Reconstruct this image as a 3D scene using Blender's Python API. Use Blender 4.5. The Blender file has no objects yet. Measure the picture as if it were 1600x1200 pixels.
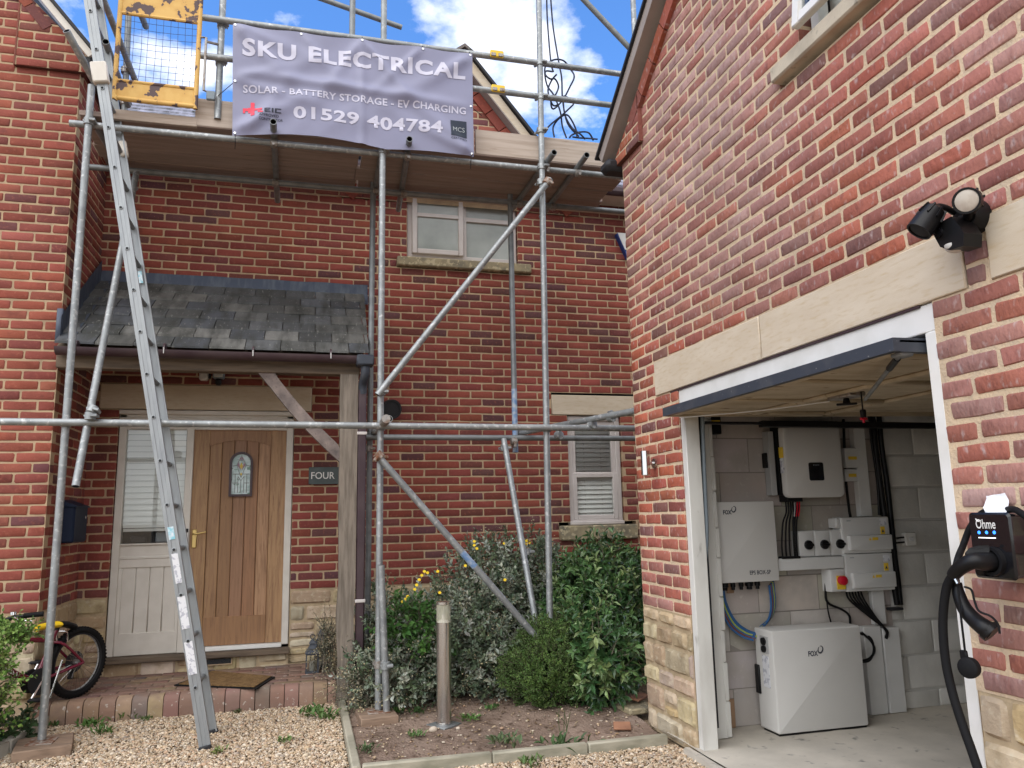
import bpy, bmesh, math, random
import numpy as np
from mathutils import Vector, Matrix, noise
random.seed(7)
rnd = random.random
def U_(a, b): return a + (b - a) * rnd()
C = bpy.context.scene.collection
sc = bpy.context.scene
R = math.radians
# ------------------------------------------------------------------ camera
EYE = Vector((0, 0, 1.38)); FPX = 1203.6
yaw, pitch, roll = R(15.0546779), R(9.58527494), R(-1.20622731)
cy, sy, cp, sp, cr, sr = math.cos(yaw), math.sin(yaw), math.cos(pitch), math.sin(pitch), math.cos(roll), math.sin(roll)
fwd = Vector((sy * cp, cy * cp, sp)); rt0 = Vector((cy, -sy, 0)); up0 = rt0.cross(fwd)
rgt = cr * rt0 + sr * up0; upv = -sr * rt0 + cr * up0
cam = bpy.data.objects.new("camera", bpy.data.cameras.new("camera")); C.objects.link(cam)
cam.matrix_world = Matrix(((rgt.x, upv.x, -fwd.x, EYE.x), (rgt.y, upv.y, -fwd.y, EYE.y), (rgt.z, upv.z, -fwd.z, EYE.z), (0, 0, 0, 1)))
cam.data.sensor_width = 36; cam.data.lens = FPX / 1600 * 36; cam.data.clip_start = .05; cam.data.clip_end = 3000
sc.camera = cam
def P(u, v, X=None, Y=None, Z=None):
    """world point on a plane of the place (X, Y or Z given) measured in the photograph"""
    d = rgt * ((u - 800) / FPX) - upv * ((v - 600) / FPX) + fwd
    if X is not None: t = (X - EYE.x) / d.x
    elif Y is not None: t = (Y - EYE.y) / d.y
    else: t = (Z - EYE.z) / d.z
    return EYE + d * t
# ------------------------------------------------------------------ world, sun, exposure
SUN_EL, SUN_AZ = R(50), R(228)          # azimuth measured clockwise from +Y
w = bpy.data.worlds.new("World"); sc.world = w; w.use_nodes = True
nt = w.node_tree; nt.nodes.clear()
def N(t, **k):
    n = nt.nodes.new(t)
    for a, b in k.items(): setattr(n, a, b)
    return n
out = N('ShaderNodeOutputWorld'); bg = N('ShaderNodeBackground'); nt.links.new(bg.outputs[0], out.inputs[0])
sky = N('ShaderNodeTexSky', sky_type='NISHITA'); sky.sun_disc = False
sky.sun_elevation = SUN_EL; sky.sun_rotation = SUN_AZ; sky.air_density = 1.0; sky.dust_density = .6; sky.ozone_density = 2.5
tc = N('ShaderNodeTexCoord'); sep = N('ShaderNodeSeparateXYZ'); nt.links.new(tc.outputs['Generated'], sep.inputs[0])
def mth(op, a, b=None):
    m = N('ShaderNodeMath', operation=op)
    for i, x in enumerate((a, b)):
        if x is None: continue
        if isinstance(x, (int, float)): m.inputs[i].default_value = x
        else: nt.links.new(x, m.inputs[i])
    return m.outputs[0]
zz = mth('ADD', mth('MAXIMUM', sep.outputs[2], 0.0), .22)
cx = mth('DIVIDE', sep.outputs[0], zz); cyy = mth('DIVIDE', sep.outputs[1], zz)
cmb = N('ShaderNodeCombineXYZ'); nt.links.new(cx, cmb.inputs[0]); nt.links.new(cyy, cmb.inputs[1])
CLOUD_OFF = (.17, 5.5, 1.0)
mp = N('ShaderNodeMapping'); mp.inputs['Location'].default_value = CLOUD_OFF; nt.links.new(cmb.outputs[0], mp.inputs[0])
nz = N('ShaderNodeTexNoise'); nz.inputs['Scale'].default_value = 2.6; nz.inputs['Detail'].default_value = 9; nz.inputs['Roughness'].default_value = .58
nt.links.new(mp.outputs[0], nz.inputs['Vector'])
rp = N('ShaderNodeValToRGB'); rp.color_ramp.elements[0].position = .475; rp.color_ramp.elements[1].position = .62
nt.links.new(nz.outputs['Fac'], rp.inputs[0])
hz = N('ShaderNodeMapRange'); hz.inputs[1].default_value = .0; hz.inputs[2].default_value = .22; hz.inputs[3].default_value = .75; hz.inputs[4].default_value = 0
nt.links.new(sep.outputs[2], hz.inputs[0])
fill_cloud = N('ShaderNodeMapRange'); fill_cloud.inputs[1].default_value = .25; fill_cloud.inputs[2].default_value = -.15; fill_cloud.inputs[3].default_value = 0; fill_cloud.inputs[4].default_value = .85
nt.links.new(sep.outputs[1], fill_cloud.inputs[0])          # unseen bright cloud added behind the viewer as neutral fill light
fac = mth('MAXIMUM', mth('MAXIMUM', rp.outputs[0], hz.outputs[0]), fill_cloud.outputs[0])
mixc = N('ShaderNodeMix', data_type='RGBA'); nt.links.new(fac, mixc.inputs[0])
tint = N('ShaderNodeMix', data_type='RGBA', blend_type='MULTIPLY'); tint.inputs[0].default_value = 1
nt.links.new(sky.outputs[0], tint.inputs[6]); tint.inputs[7].default_value = (.62, .98, 1.38, 1)
nt.links.new(tint.outputs[2], mixc.inputs[6]); mixc.inputs[7].default_value = (8.6, 8.45, 8.2, 1)
nt.links.new(mixc.outputs[2], bg.inputs[0]); bg.inputs[1].default_value = .108
sl = bpy.data.lights.new("sun", 'SUN'); sl.energy = .85; sl.angle = R(65); sl.color = (1, .965, .92)
so = bpy.data.objects.new("sun", sl); C.objects.link(so)
sd = Vector((math.sin(SUN_AZ) * math.cos(SUN_EL), math.cos(SUN_AZ) * math.cos(SUN_EL), math.sin(SUN_EL)))
so.rotation_euler = sd.to_track_quat('Z', 'Y').to_euler(); so.location = (0, -5, 12)
sc.view_settings.view_transform = 'Standard'; sc.view_settings.look = 'None'; sc.view_settings.gamma = 1
sc.view_settings.exposure = 1.12
# ------------------------------------------------------------------ materials
def material(name, col=(.5, .5, .5), rough=.6, metal=0, spec=.4, col2=None, vscale=6, vlo=.4, vhi=.65, bump=0, bscale=60, attr=False,
             stretch=(1, 1, 1), emit=None, estr=1, trans=0, alpha=1, col3=None, v3scale=20, v3lo=.55, v3hi=.6, bdist=.003, ior=1.45, detail=5, coat=0, weather=0):
    m = bpy.data.materials.new(name); m.use_nodes = True; t = m.node_tree; b = t.nodes['Principled BSDF']
    b.inputs['Roughness'].default_value = rough; b.inputs['Metallic'].default_value = metal
    b.inputs['Specular IOR Level'].default_value = spec; b.inputs['IOR'].default_value = ior
    b.inputs['Base Color'].default_value = (*col, 1); b.inputs['Transmission Weight'].default_value = trans; b.inputs['Alpha'].default_value = alpha
    b.inputs['Coat Weight'].default_value = coat
    src = None
    tcn = t.nodes.new('ShaderNodeTexCoord'); mpn = t.nodes.new('ShaderNodeMapping'); mpn.inputs['Scale'].default_value = stretch
    t.links.new(tcn.outputs['Object'], mpn.inputs[0])
    if attr:
        a = t.nodes.new('ShaderNodeAttribute'); a.attribute_name = 'Col'; src = a.outputs['Color']
    def noi(s, d=detail):
        n = t.nodes.new('ShaderNodeTexNoise'); n.inputs['Scale'].default_value = s; n.inputs['Detail'].default_value = d
        t.links.new(mpn.outputs[0], n.inputs['Vector']); return n.outputs['Fac']
    def mixn(fac, a, bcol, mode='MIX'):
        x = t.nodes.new('ShaderNodeMix'); x.data_type = 'RGBA'; x.blend_type = mode; t.links.new(fac, x.inputs[0])
        if a is None: x.inputs[6].default_value = (*col, 1)
        else: t.links.new(a, x.inputs[6])
        x.inputs[7].default_value = (*bcol, 1); return x.outputs[2]
    def rng(f, lo, hi, o0=0, o1=1):
        r = t.nodes.new('ShaderNodeMapRange'); r.inputs[1].default_value = lo; r.inputs[2].default_value = hi
        r.inputs[3].default_value = o0; r.inputs[4].default_value = o1; t.links.new(f, r.inputs[0]); return r.outputs[0]
    if col2: src = mixn(rng(noi(vscale), vlo, vhi), src, col2)
    if col3: src = mixn(rng(noi(v3scale), v3lo, v3hi), src, col3)
    if weather and src is not None:
        x = t.nodes.new('ShaderNodeMix'); x.data_type = 'RGBA'; x.blend_type = 'MULTIPLY'; x.inputs[0].default_value = 1; t.links.new(src, x.inputs[6])
        g_ = t.nodes.new('ShaderNodeTexNoise'); g_.inputs['Scale'].default_value = weather; g_.inputs['Detail'].default_value = 6; g_.inputs['Roughness'].default_value = .65
        mw = t.nodes.new('ShaderNodeMapping'); mw.inputs['Scale'].default_value = (1, 1, .55); t.links.new(tcn.outputs['Object'], mw.inputs[0]); t.links.new(mw.outputs[0], g_.inputs['Vector'])
        v_ = rng(g_.outputs['Fac'], .3, .7, .74, 1.14); cb_ = t.nodes.new('ShaderNodeCombineColor')
        for q_ in range(3): t.links.new(v_, cb_.inputs[q_])
        t.links.new(cb_.outputs[0], x.inputs[7]); src = x.outputs[2]
    if src is not None:
        t.links.new(src, b.inputs['Base Color'])
    if bump:
        bn = t.nodes.new('ShaderNodeBump'); bn.inputs['Strength'].default_value = bump; bn.inputs['Distance'].default_value = bdist
        t.links.new(noi(bscale, 6), bn.inputs['Height']); t.links.new(bn.outputs[0], b.inputs['Normal'])
    if emit:
        b.inputs['Emission Color'].default_value = (*emit, 1); b.inputs['Emission Strength'].default_value = estr
    return m
M = {}
M['brick'] = material('brick', attr=True, rough=.85, spec=.25, col2=(.15, .05, .045), vscale=9, vlo=.58, vhi=.9, col3=(.37, .13, .085), v3scale=45, v3lo=.56, v3hi=.9, bump=.55, bscale=70, bdist=.006, weather=1.3)
M['brick_bloom'] = material('brick_bloom', attr=True, rough=.75, spec=.3, col2=(.20, .075, .062), vscale=16, vlo=.55, vhi=.85, col3=(.56, .46, .44), v3scale=26, v3lo=.58, v3hi=.86, stretch=(1, 1.5, .8), bump=.75, bscale=42, bdist=.008, weather=1.1)
M['mortar_pale'] = material('pale_mortar', (.70, .54, .365), .95, spec=.1, col2=(.60, .475, .34), vscale=14, col3=(.46, .35, .25), v3scale=40, v3lo=.58, v3hi=.8, bump=.9, bscale=110, bdist=.005, weather=1.1)
M['sill_stone'] = material('sill_stone', (.54, .475, .37), .9, spec=.2, col2=(.36, .32, .25), vscale=5, vlo=.45, vhi=.75, col3=(.22, .20, .16), v3scale=28, v3lo=.62, v3hi=.8, bump=.4, bscale=80)
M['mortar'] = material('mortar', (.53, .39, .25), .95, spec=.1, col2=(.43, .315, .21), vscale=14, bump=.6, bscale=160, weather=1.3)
M['stone'] = material('limestone', attr=True, rough=.9, spec=.2, col2=(.30, .215, .12), vscale=9, vlo=.5, vhi=.8, col3=(.62, .54, .40), v3scale=30, v3lo=.55, v3hi=.8, bump=.7, bscale=45, bdist=.008, weather=2.2)
M['stone_mortar'] = material('stone_mortar', (.50, .39, .25), .95, col2=(.40, .31, .2), vscale=18, bump=.6, bscale=120)
M['lintel'] = material('dressed_stone', (.57, .48, .365), .85, spec=.2, col2=(.62, .535, .42), vscale=2.5, stretch=(1, 1, 5), col3=(.52, .41, .27), v3scale=14, v3lo=.5, v3hi=.8, bump=.25, bscale=120)
M['old_stone'] = material('weathered_stone', (.36, .30, .19), .92, spec=.2, col2=(.17, .155, .12), vscale=7, vlo=.4, vhi=.7, col3=(.48, .41, .27), v3scale=30, bump=.6, bscale=80)
M['slate'] = material('slate', attr=True, rough=.65, spec=.3, col2=(.050, .051, .046), vscale=5, vlo=.4, vhi=.7, stretch=(2.2, .6, .6), col3=(.26, .26, .24), v3scale=30, v3lo=.62, v3hi=.74, bump=.5, bscale=35, bdist=.004)
M['lead'] = material('lead', (.065, .08, .115), .5, .3, col2=(.12, .14, .17), vscale=9, vlo=.45, vhi=.75, stretch=(2, 2, .6), bump=.35, bscale=12, bdist=.01)
M['upvc'] = material('cream_upvc', (.60, .555, .53), .4, col2=(.55, .50, .475), vscale=5)
M['white'] = material('white_paint', (.78, .77, .74), .45, col2=(.70, .69, .65), vscale=6)
M['cream_paint'] = material('cream_paint', (.68, .64, .575), .45, col2=(.63, .59, .525), vscale=8)
M['dirty_white'] = material('dirty_white_paint', (.66, .65, .61), .65, col2=(.45, .43, .39), vscale=5, vlo=.5, vhi=.8, col3=(.24, .22, .19), v3scale=16, v3lo=.62, v3hi=.78, stretch=(1, 1, .35), bump=.3, bscale=30)
M['oak'] = material('oak', attr=True, rough=.5, col2=(.24, .13, .07), vscale=5, stretch=(9, 9, .7), vlo=.42, vhi=.75, col3=(.16, .08, .042), v3scale=12, v3lo=.58, v3hi=.8, bump=.2, bscale=20)
M['old_oak'] = material('weathered_oak', (.255, .215, .175), .85, col2=(.155, .13, .105), vscale=6, stretch=(7, 7, .6), col3=(.12, .095, .07), v3scale=16, v3lo=.58, v3hi=.8, bump=.5, bscale=18)
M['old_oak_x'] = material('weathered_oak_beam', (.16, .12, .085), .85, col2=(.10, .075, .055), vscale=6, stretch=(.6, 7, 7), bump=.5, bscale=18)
M['brace'] = material('weathered_brace', (.29, .235, .21), .85, col2=(.12, .10, .095), vscale=5, stretch=(2.5, 6, 2.5), vlo=.3, vhi=.75, col3=(.08, .065, .06), v3scale=26, v3lo=.58, v3hi=.8, bump=.5, bscale=18)
M['board'] = material('scaffold_board', (.33, .255, .22), .85, col2=(.27, .205, .175), vscale=3, stretch=(.5, 9, 9), col3=(.14, .10, .08), v3scale=9, v3lo=.62, v3hi=.75, bump=.35, bscale=25)
M['toe'] = material('toe_board_wood', (.50, .42, .355), .85, col2=(.40, .325, .265), vscale=4, stretch=(.5, 9, 9), col3=(.24, .17, .12), v3scale=10, v3lo=.63, v3hi=.75, bump=.3, bscale=25)
M['sole'] = material('sole_board_wood', (.30, .21, .15), .9, col2=(.20, .14, .10), vscale=5, stretch=(1, 6, 6), bump=.5, bscale=20)
M['galv'] = material('galvanised_steel', (.34, .36, .365), .5, .55, col2=(.24, .255, .265), vscale=14, vlo=.4, vhi=.75, col3=(.50, .51, .51), v3scale=34, v3lo=.57, v3hi=.66, bump=.12, bscale=60, weather=3)
M['galv_dull'] = material('dull_galvanised', (.25, .265, .27), .55, .55, col2=(.17, .18, .185), vscale=14, vlo=.4, vhi=.75, bump=.12, bscale=60)
M['coupler'] = material('coupler_steel', (.34, .32, .30), .5, .7, col2=(.20, .13, .09), vscale=30, vlo=.5, vhi=.7, bump=.2, bscale=80)
M['rust'] = material('rusty_steel', (.22, .10, .055), .8, .3, col2=(.40, .36, .32), vscale=30)
M['bluepaint'] = material('blue_paint_mark', (.16, .27, .47), .6, .2, col2=(.45, .5, .55), vscale=22)
M['alu'] = material('aluminium', (.34, .36, .37), .5, .55, col2=(.27, .285, .30), vscale=8, stretch=(3, 3, .5), vlo=.4, vhi=.7, bump=.08, bscale=60)
M['alu_in'] = material('aluminium_inner', (.24, .25, .255), .5, .6)
M['black'] = material('black_plastic', (.008, .008, .009), .4, spec=.3, bump=.05)
M['black_gloss'] = material('black_gloss', (.008, .008, .010), .12, spec=.6)
M['blackm'] = material('matt_black', (.02, .02, .023), .6)
M['rubber'] = material('rubber', (.009, .009, .01), .7, spec=.2, bump=.2, bscale=100)
M['dgrey'] = material('dark_grey_paint', (.045, .053, .07), .45, col2=(.08, .085, .095), vscale=10, vlo=.5, vhi=.8, col3=(.2, .2, .2), v3scale=60, v3lo=.68, v3hi=.74)
M['brownp'] = material('brown_plastic', (.058, .035, .042), .4, col2=(.075, .05, .055), vscale=6)
M['yellow'] = material('chipped_yellow_paint', (.66, .42, .13), .55, col2=(.56, .31, .08), vscale=9, col3=(.10, .065, .065), v3scale=9, v3lo=.545, v3hi=.56, bump=.2, bscale=30)
M['mesh_wire'] = material('wire', (.07, .08, .14), .5, .5)
M['banner'] = material('banner_vinyl', (.24, .245, .36), .42, spec=.5, col2=(.225, .23, .335), vscale=2)
M['ban_text'] = material('banner_print', (.56, .555, .67), .5)
M['red'] = material('red_print', (.75, .06, .10), .5)
M['ink'] = material('dark_print', (.035, .04, .06), .6)
M['navy'] = material('navy_print', (.012, .02, .04), .35)
M['greyprint'] = material('grey_print', (.35, .38, .4), .5)
M['glass'] = material('window_glass', (.55, .58, .56), .04, spec=.9, col2=(.50, .53, .52), vscale=1, ior=1.5)
def glassmat(name, tintc, mixf):
    m = bpy.data.materials.new(name); m.use_nodes = True; t = m.node_tree; t.nodes.clear()
    o = t.nodes.new('ShaderNodeOutputMaterial'); mx = t.nodes.new('ShaderNodeMixShader'); tr = t.nodes.new('ShaderNodeBsdfTransparent'); gl = t.nodes.new('ShaderNodeBsdfGlossy')
    tr.inputs[0].default_value = (*tintc, 1); gl.inputs['Roughness'].default_value = .015
    fr = t.nodes.new('ShaderNodeFresnel'); fr.inputs[0].default_value = 1.5
    ad = t.nodes.new('ShaderNodeMath'); ad.operation = 'ADD'; ad.use_clamp = True; ad.inputs[1].default_value = mixf
    t.links.new(fr.outputs[0], ad.inputs[0]); t.links.new(ad.outputs[0], mx.inputs[0]); t.links.new(tr.outputs[0], mx.inputs[1]); t.links.new(gl.outputs[0], mx.inputs[2]); t.links.new(mx.outputs[0], o.inputs[0])
    return m
M['pane'] = glassmat('pane_glass', (.96, .98, .97), .05)
M['soffit'] = material('verge_soffit', (.33, .285, .255), .7, col2=(.27, .23, .21), vscale=4)
M['block_joint'] = material('block_joint', (.52, .51, .48), .9)
M['bare_joint'] = material('bare_joint', (.27, .245, .22), .95)
M['clear'] = material('clear_plastic', (.62, .60, .47), .25, spec=.5, alpha=.42)
M['blind'] = material('blind', (.80, .80, .77), .6, col2=(.74, .74, .71), vscale=3)
M['frost'] = material('obscured_glass', (.46, .49, .47), .2, spec=.5, col2=(.28, .31, .29), vscale=2.2, vlo=.35, vhi=.7, bump=.1, bscale=30)
M['dark_in'] = material('dark_interior', (.02, .022, .025), .8)
M['steel'] = material('brushed_steel', (.64, .63, .615), .24, .95, stretch=(1, 1, .1), col2=(.58, .55, .52), vscale=40)
M['brass'] = material('brass', (.55, .40, .16), .35, .9)
M['inv'] = material('pale_grey_casing', (.63, .62, .595), .5, col2=(.60, .59, .565), vscale=3, bump=.03, bscale=300)
M['inv_side'] = material('mid_grey_casing', (.40, .40, .395), .5)
M['boxwhite'] = material('white_plastic', (.66, .66, .645), .4)
M['trunk'] = material('white_trunking', (.68, .68, .665), .4, col2=(.62, .62, .60), vscale=5)
M['warn'] = material('yellow_label', (.80, .55, .05), .5)
M['knobred'] = material('red_knob', (.55, .01, .03), .35)
M['cblue'] = material('blue_cable', (.03, .11, .27), .45)
M['cred'] = material('brown_cable', (.17, .05, .03), .45)
M['cgreen'] = material('green_yellow_cable', (.35, .42, .06), .45)
M['conduit'] = material('grey_conduit', (.20, .24, .27), .5)
M['block'] = material('bare_block', attr=True, rough=.95, spec=.15, col2=(.42, .38, .345), vscale=5, col3=(.56, .52, .47), v3scale=25, v3lo=.6, v3hi=.8, bump=.5, bscale=70, weather=.7)
M['blockp'] = material('painted_block', (.76, .745, .70), .8, spec=.2, col2=(.69, .675, .63), vscale=5, bump=.5, bscale=60, weather=1.4)
M['concrete'] = material('garage_concrete', (.60, .55, .47), .75, col2=(.48, .44, .38), vscale=2.3, vlo=.38, vhi=.7, col3=(.22, .21, .19), v3scale=13, v3lo=.63, v3hi=.74, bump=.25, bscale=60, weather=1.2)
M['ceil'] = material('plasterboard', (.72, .70, .66), .9)
M['gdoor'] = material('stained_door_back', (.50, .425, .31), .7, col2=(.36, .29, .19), vscale=3.5, stretch=(1, 3, 1), vlo=.42, vhi=.75, col3=(.16, .10, .05), v3scale=8, v3lo=.64, v3hi=.76, bump=.4, bscale=20)
M['soil'] = material('soil', (.25, .18, .14), .97, spec=.1, col2=(.32, .24, .19), vscale=5, col3=(.085, .055, .04), v3scale=16, v3lo=.55, v3hi=.75, bump=1, bscale=55, bdist=.02, weather=1.5)
M['gravel_base'] = material('gravel_bed', (.38, .28, .18), .95, spec=.1, col2=(.20, .15, .10), vscale=60, bump=1, bscale=70, bdist=.02)
M['pebble'] = material('pebble', attr=True, rough=.75, spec=.3, col2=(.30, .22, .14), vscale=40, vlo=.55, vhi=.8, bump=.3, bscale=200)
M['kerb'] = material('concrete_kerb', (.40, .375, .32), .9, col2=(.25, .24, .20), vscale=6, vlo=.45, vhi=.75, bump=.5, bscale=70)
M['edging'] = material('weathered_edging', (.40, .37, .29), .9, col2=(.25, .24, .18), vscale=5, stretch=(1, 1, 3), bump=.5, bscale=60)
M['paver'] = material('paver', attr=True, rough=.9, spec=.2, col2=(.24, .165, .13), vscale=5, col3=(.48, .42, .37), v3scale=34, v3lo=.64, v3hi=.7, bump=.5, bscale=70)
M['sand'] = material('paver_joint', (.12, .09, .065), .95)
M['coir'] = material('coir', (.24, .145, .06), 1, col2=(.15, .085, .035), vscale=30, bump=1, bscale=120, bdist=.01)
M['terracotta'] = material('terracotta', (.34, .17, .10), .85, col2=(.26, .13, .08), vscale=12, bump=.3)
M['leaf'] = material('leaf', attr=True, rough=.5, spec=.35)
M['leaf_gloss'] = material('glossy_leaf', attr=True, rough=.28, spec=.5)
M['twig'] = material('twig', attr=True, rough=.8)
M['bikered'] = material('bike_red', (.15, .008, .028), .25, spec=.6, coat=.4)
M['chrome'] = material('chrome', (.7, .7, .7), .2, 1)
M['byellow'] = material('bike_yellow', (.75, .50, .02), .4)
M['paper'] = material('paper', (.80, .81, .83), .8, col2=(.70, .71, .75), vscale=30, vlo=.5, vhi=.6)
M['sticker'] = material('sticker', (.72, .73, .76), .5, col2=(.45, .46, .52), vscale=45, vlo=.52, vhi=.58)
M['cyan'] = material('cyan_sticker', (.25, .55, .65), .4, col2=(.7, .75, .8), vscale=40)
M['signslate'] = material('sign_slate', (.075, .095, .095), .5, col2=(.10, .12, .12), vscale=10)
M['ledblue'] = material('led_blue', (.02, .10, .4), .3, emit=(.03, .20, 1), estr=1.6)
M['ledwhite'] = material('led_white', (.8, .8, .8), .3, emit=(1, 1, 1), estr=.6)
M['lamp_lens'] = material('lamp_lens', (.52, .47, .40), .35, col2=(.42, .36, .30), vscale=30)
M['postblue'] = material('post_box_blue', (.010, .016, .035), .5, spec=.15)
M['polished'] = material('polished_steel', (.55, .54, .53), .12, 1)
M['alarmw'] = material('alarm_white', (.70, .70, .68), .4)
M['alarmb'] = material('alarm_blue', (.02, .05, .22), .4)
M['stained'] = material('stained_glass', (.30, .42, .40), .12, spec=.8, col2=(.55, .66, .66), vscale=14, vlo=.4, vhi=.6, col3=(.09, .20, .13), v3scale=20, v3lo=.6, v3hi=.64)
M['leadcame'] = material('lead_came', (.22, .23, .22), .4, .6)
M['amber'] = material('amber_glass', (.60, .42, .05), .15)
M['mauve'] = material('mauve_glass', (.30, .16, .22), .15)
M['rope'] = material('rope', (.03, .04, .075), .8, col2=(.07, .08, .11), vscale=60, bump=.6, bscale=200)
M['bag'] = material('candle', (.55, .52, .47), .6)
M['flower'] = material('flower', (.85, .58, .02), .6)
M['cardboard'] = material('brown_board', (.33, .21, .13), .9)
# ------------------------------------------------------------------ mesh builder
WO = {}                                   # world origin of every object built
class MB:
    def __init__(s): s.v = []; s.f = []; s.m = []; s.c = []; s.mats = []; s.flat = False
    def mi(s, m):
        if m not in s.mats: s.mats.append(m)
        return s.mats.index(m)
    def add(s, vs, fs, m='galv', col=None, mx=None):
        o = len(s.v); k = s.mi(m)
        for p in vs:
            p = Vector(p)
            s.v.append(mx @ p if mx is not None else p)
        for f in fs: s.f.append([i + o for i in f]); s.m.append(k); s.c.append(col)
    def box(s, lo, hi, m, b=0, col=None, mx=None, seg=1):
        lo, hi = Vector(lo), Vector(hi)
        for i in range(3):
            if lo[i] > hi[i]: lo[i], hi[i] = hi[i], lo[i]
        if b <= 0:
            x0, y0, z0 = lo; x1, y1, z1 = hi
            s.add([(x0, y0, z0), (x1, y0, z0), (x1, y1, z0), (x0, y1, z0), (x0, y0, z1), (x1, y0, z1), (x1, y1, z1), (x0, y1, z1)],
                  [(0, 3, 2, 1), (4, 5, 6, 7), (0, 1, 5, 4), (1, 2, 6, 5), (2, 3, 7, 6), (3, 0, 4, 7)], m, col, mx); return
        bm = bmesh.new(); bmesh.ops.create_cube(bm, size=1)
        for v in bm.verts: v.co = Vector(((lo[i] + hi[i]) / 2 + v.co[i] * (hi[i] - lo[i]) for i in range(3)))
        b = min(b, min(hi - lo) * .49)
        bmesh.ops.bevel(bm, geom=bm.edges[:], offset=b, segments=seg, profile=.5, affect='EDGES')
        bm.verts.index_update()
        s.add([v.co.copy() for v in bm.verts], [[v.index for v in f.verts] for f in bm.faces], m, col, mx); bm.free()
    def beam(s, p, q, wd, ht, m, upd=(0, 0, 1), b=0, col=None):
        p, q, upd = Vector(p), Vector(q), Vector(upd); d = (q - p); L = d.length; d.normalize()
        x = d.cross(upd).normalized(); z = x.cross(d)
        mx = Matrix(((x.x, d.x, z.x, p.x), (x.y, d.y, z.y, p.y), (x.z, d.z, z.z, p.z), (0, 0, 0, 1)))
        s.box((-wd / 2, 0, -ht / 2), (wd / 2, L, ht / 2), m, b, col, mx)
    def sweep(s, pts, r, m, n=10, smooth=0, caps=True, col=None, hollow=False):
        pts = [Vector(p) for p in pts]
        rs = r if isinstance(r, (list, tuple)) else None
        if smooth:
            o = []; rr = []
            for i in range(len(pts) - 1):
                a = pts[max(i - 1, 0)]; b = pts[i]; c = pts[i + 1]; d = pts[min(i + 2, len(pts) - 1)]
                for k in range(smooth):
                    t = k / smooth
                    o.append(.5 * ((2 * b) + (c - a) * t + (2 * a - 5 * b + 4 * c - d) * t * t + (3 * b - a - 3 * c + d) * t ** 3))
                    if rs: rr.append(rs[i] + (rs[i + 1] - rs[i]) * t)
            o.append(pts[-1]); pts = o
            if rs: rr.append(rs[-1]); rs = rr
        vs = []; fs = []; prev = None
        for i, p in enumerate(pts):
            d = (pts[min(i + 1, len(pts) - 1)] - pts[max(i - 1, 0)])
            if d.length < 1e-9: d = Vector((0, 0, 1))
            d.normalize()
            if prev is None:
                x = d.orthogonal().normalized()
            else:
                x = (prev - d * prev.dot(d))
                x = x.normalized() if x.length > 1e-6 else d.orthogonal().normalized()
            prev = x; y = d.cross(x); q = rs[i] if rs else r
            for k in range(n):
                a = 2 * math.pi * k / n; vs.append(p + x * (q * math.cos(a)) + y * (q * math.sin(a)))
        for i in range(len(pts) - 1):
            for k in range(n):
                fs.append((i * n + k, i * n + (k + 1) % n, (i + 1) * n + (k + 1) % n, (i + 1) * n + k))
        if caps and not hollow:
            fs.append(tuple(range(n - 1, -1, -1))); fs.append(tuple(range((len(pts) - 1) * n, len(pts) * n)))
        s.add(vs, fs, m, col)
        if hollow:                        # open tube: inner wall, dark bore and rim at both ends
            for e, sg in ((0, 1), (len(pts) - 1, -1)):
                d = (pts[1] - pts[0] if e == 0 else pts[-1] - pts[-2]).normalized() * sg
                ring = vs[e * n:(e + 1) * n]; q = (rs[e] if rs else r)
                inn = [pts[e] + (v - pts[e]) * .84 for v in ring]; deep = [v + d * .12 for v in inn]
                s.add(ring + inn + deep, [(k, n + k, n + (k + 1) % n, (k + 1) % n) for k in range(n)], m, col)
                s.add(inn + deep, [(k, n + k, n + (k + 1) % n, (k + 1) % n) for k in range(n)] + [tuple(range(n, 2 * n))], 'dark_in', col)
    def tube(s, p, q, r, m, n=16, hollow=False, caps=True, col=None): s.sweep([p, q], r, m, n, 0, caps, col, hollow)
    def lathe(s, base, axis, prof, m, n=24, col=None):
        base, axis = Vector(base), Vector(axis).normalized(); x = axis.orthogonal().normalized(); y = axis.cross(x)
        vs = []; fs = []
        for (h, r) in prof:
            for k in range(n):
                a = 2 * math.pi * k / n; vs.append(base + axis * h + x * (r * math.cos(a)) + y * (r * math.sin(a)))
        for i in range(len(prof) - 1):
            for k in range(n): fs.append((i * n + k, i * n + (k + 1) % n, (i + 1) * n + (k + 1) % n, (i + 1) * n + k))
        fs.append(tuple(range(n - 1, -1, -1))); fs.append(tuple(range((len(prof) - 1) * n, len(prof) * n)))
        s.add(vs, fs, m, col)
    def prism(s, poly, d, m, col=None):
        poly = [Vector(p) for p in poly]; d = Vector(d); n = len(poly)
        s.add(poly + [p + d for p in poly], [tuple(range(n)), tuple(range(2 * n - 1, n - 1, -1))] + [(i, n + i, n + (i + 1) % n, (i + 1) % n) for i in range(n)], m, col)
    def quad(s, a, b, c, d, m, col=None): s.add([a, b, c, d], [(0, 1, 2, 3)], m, col)
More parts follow.
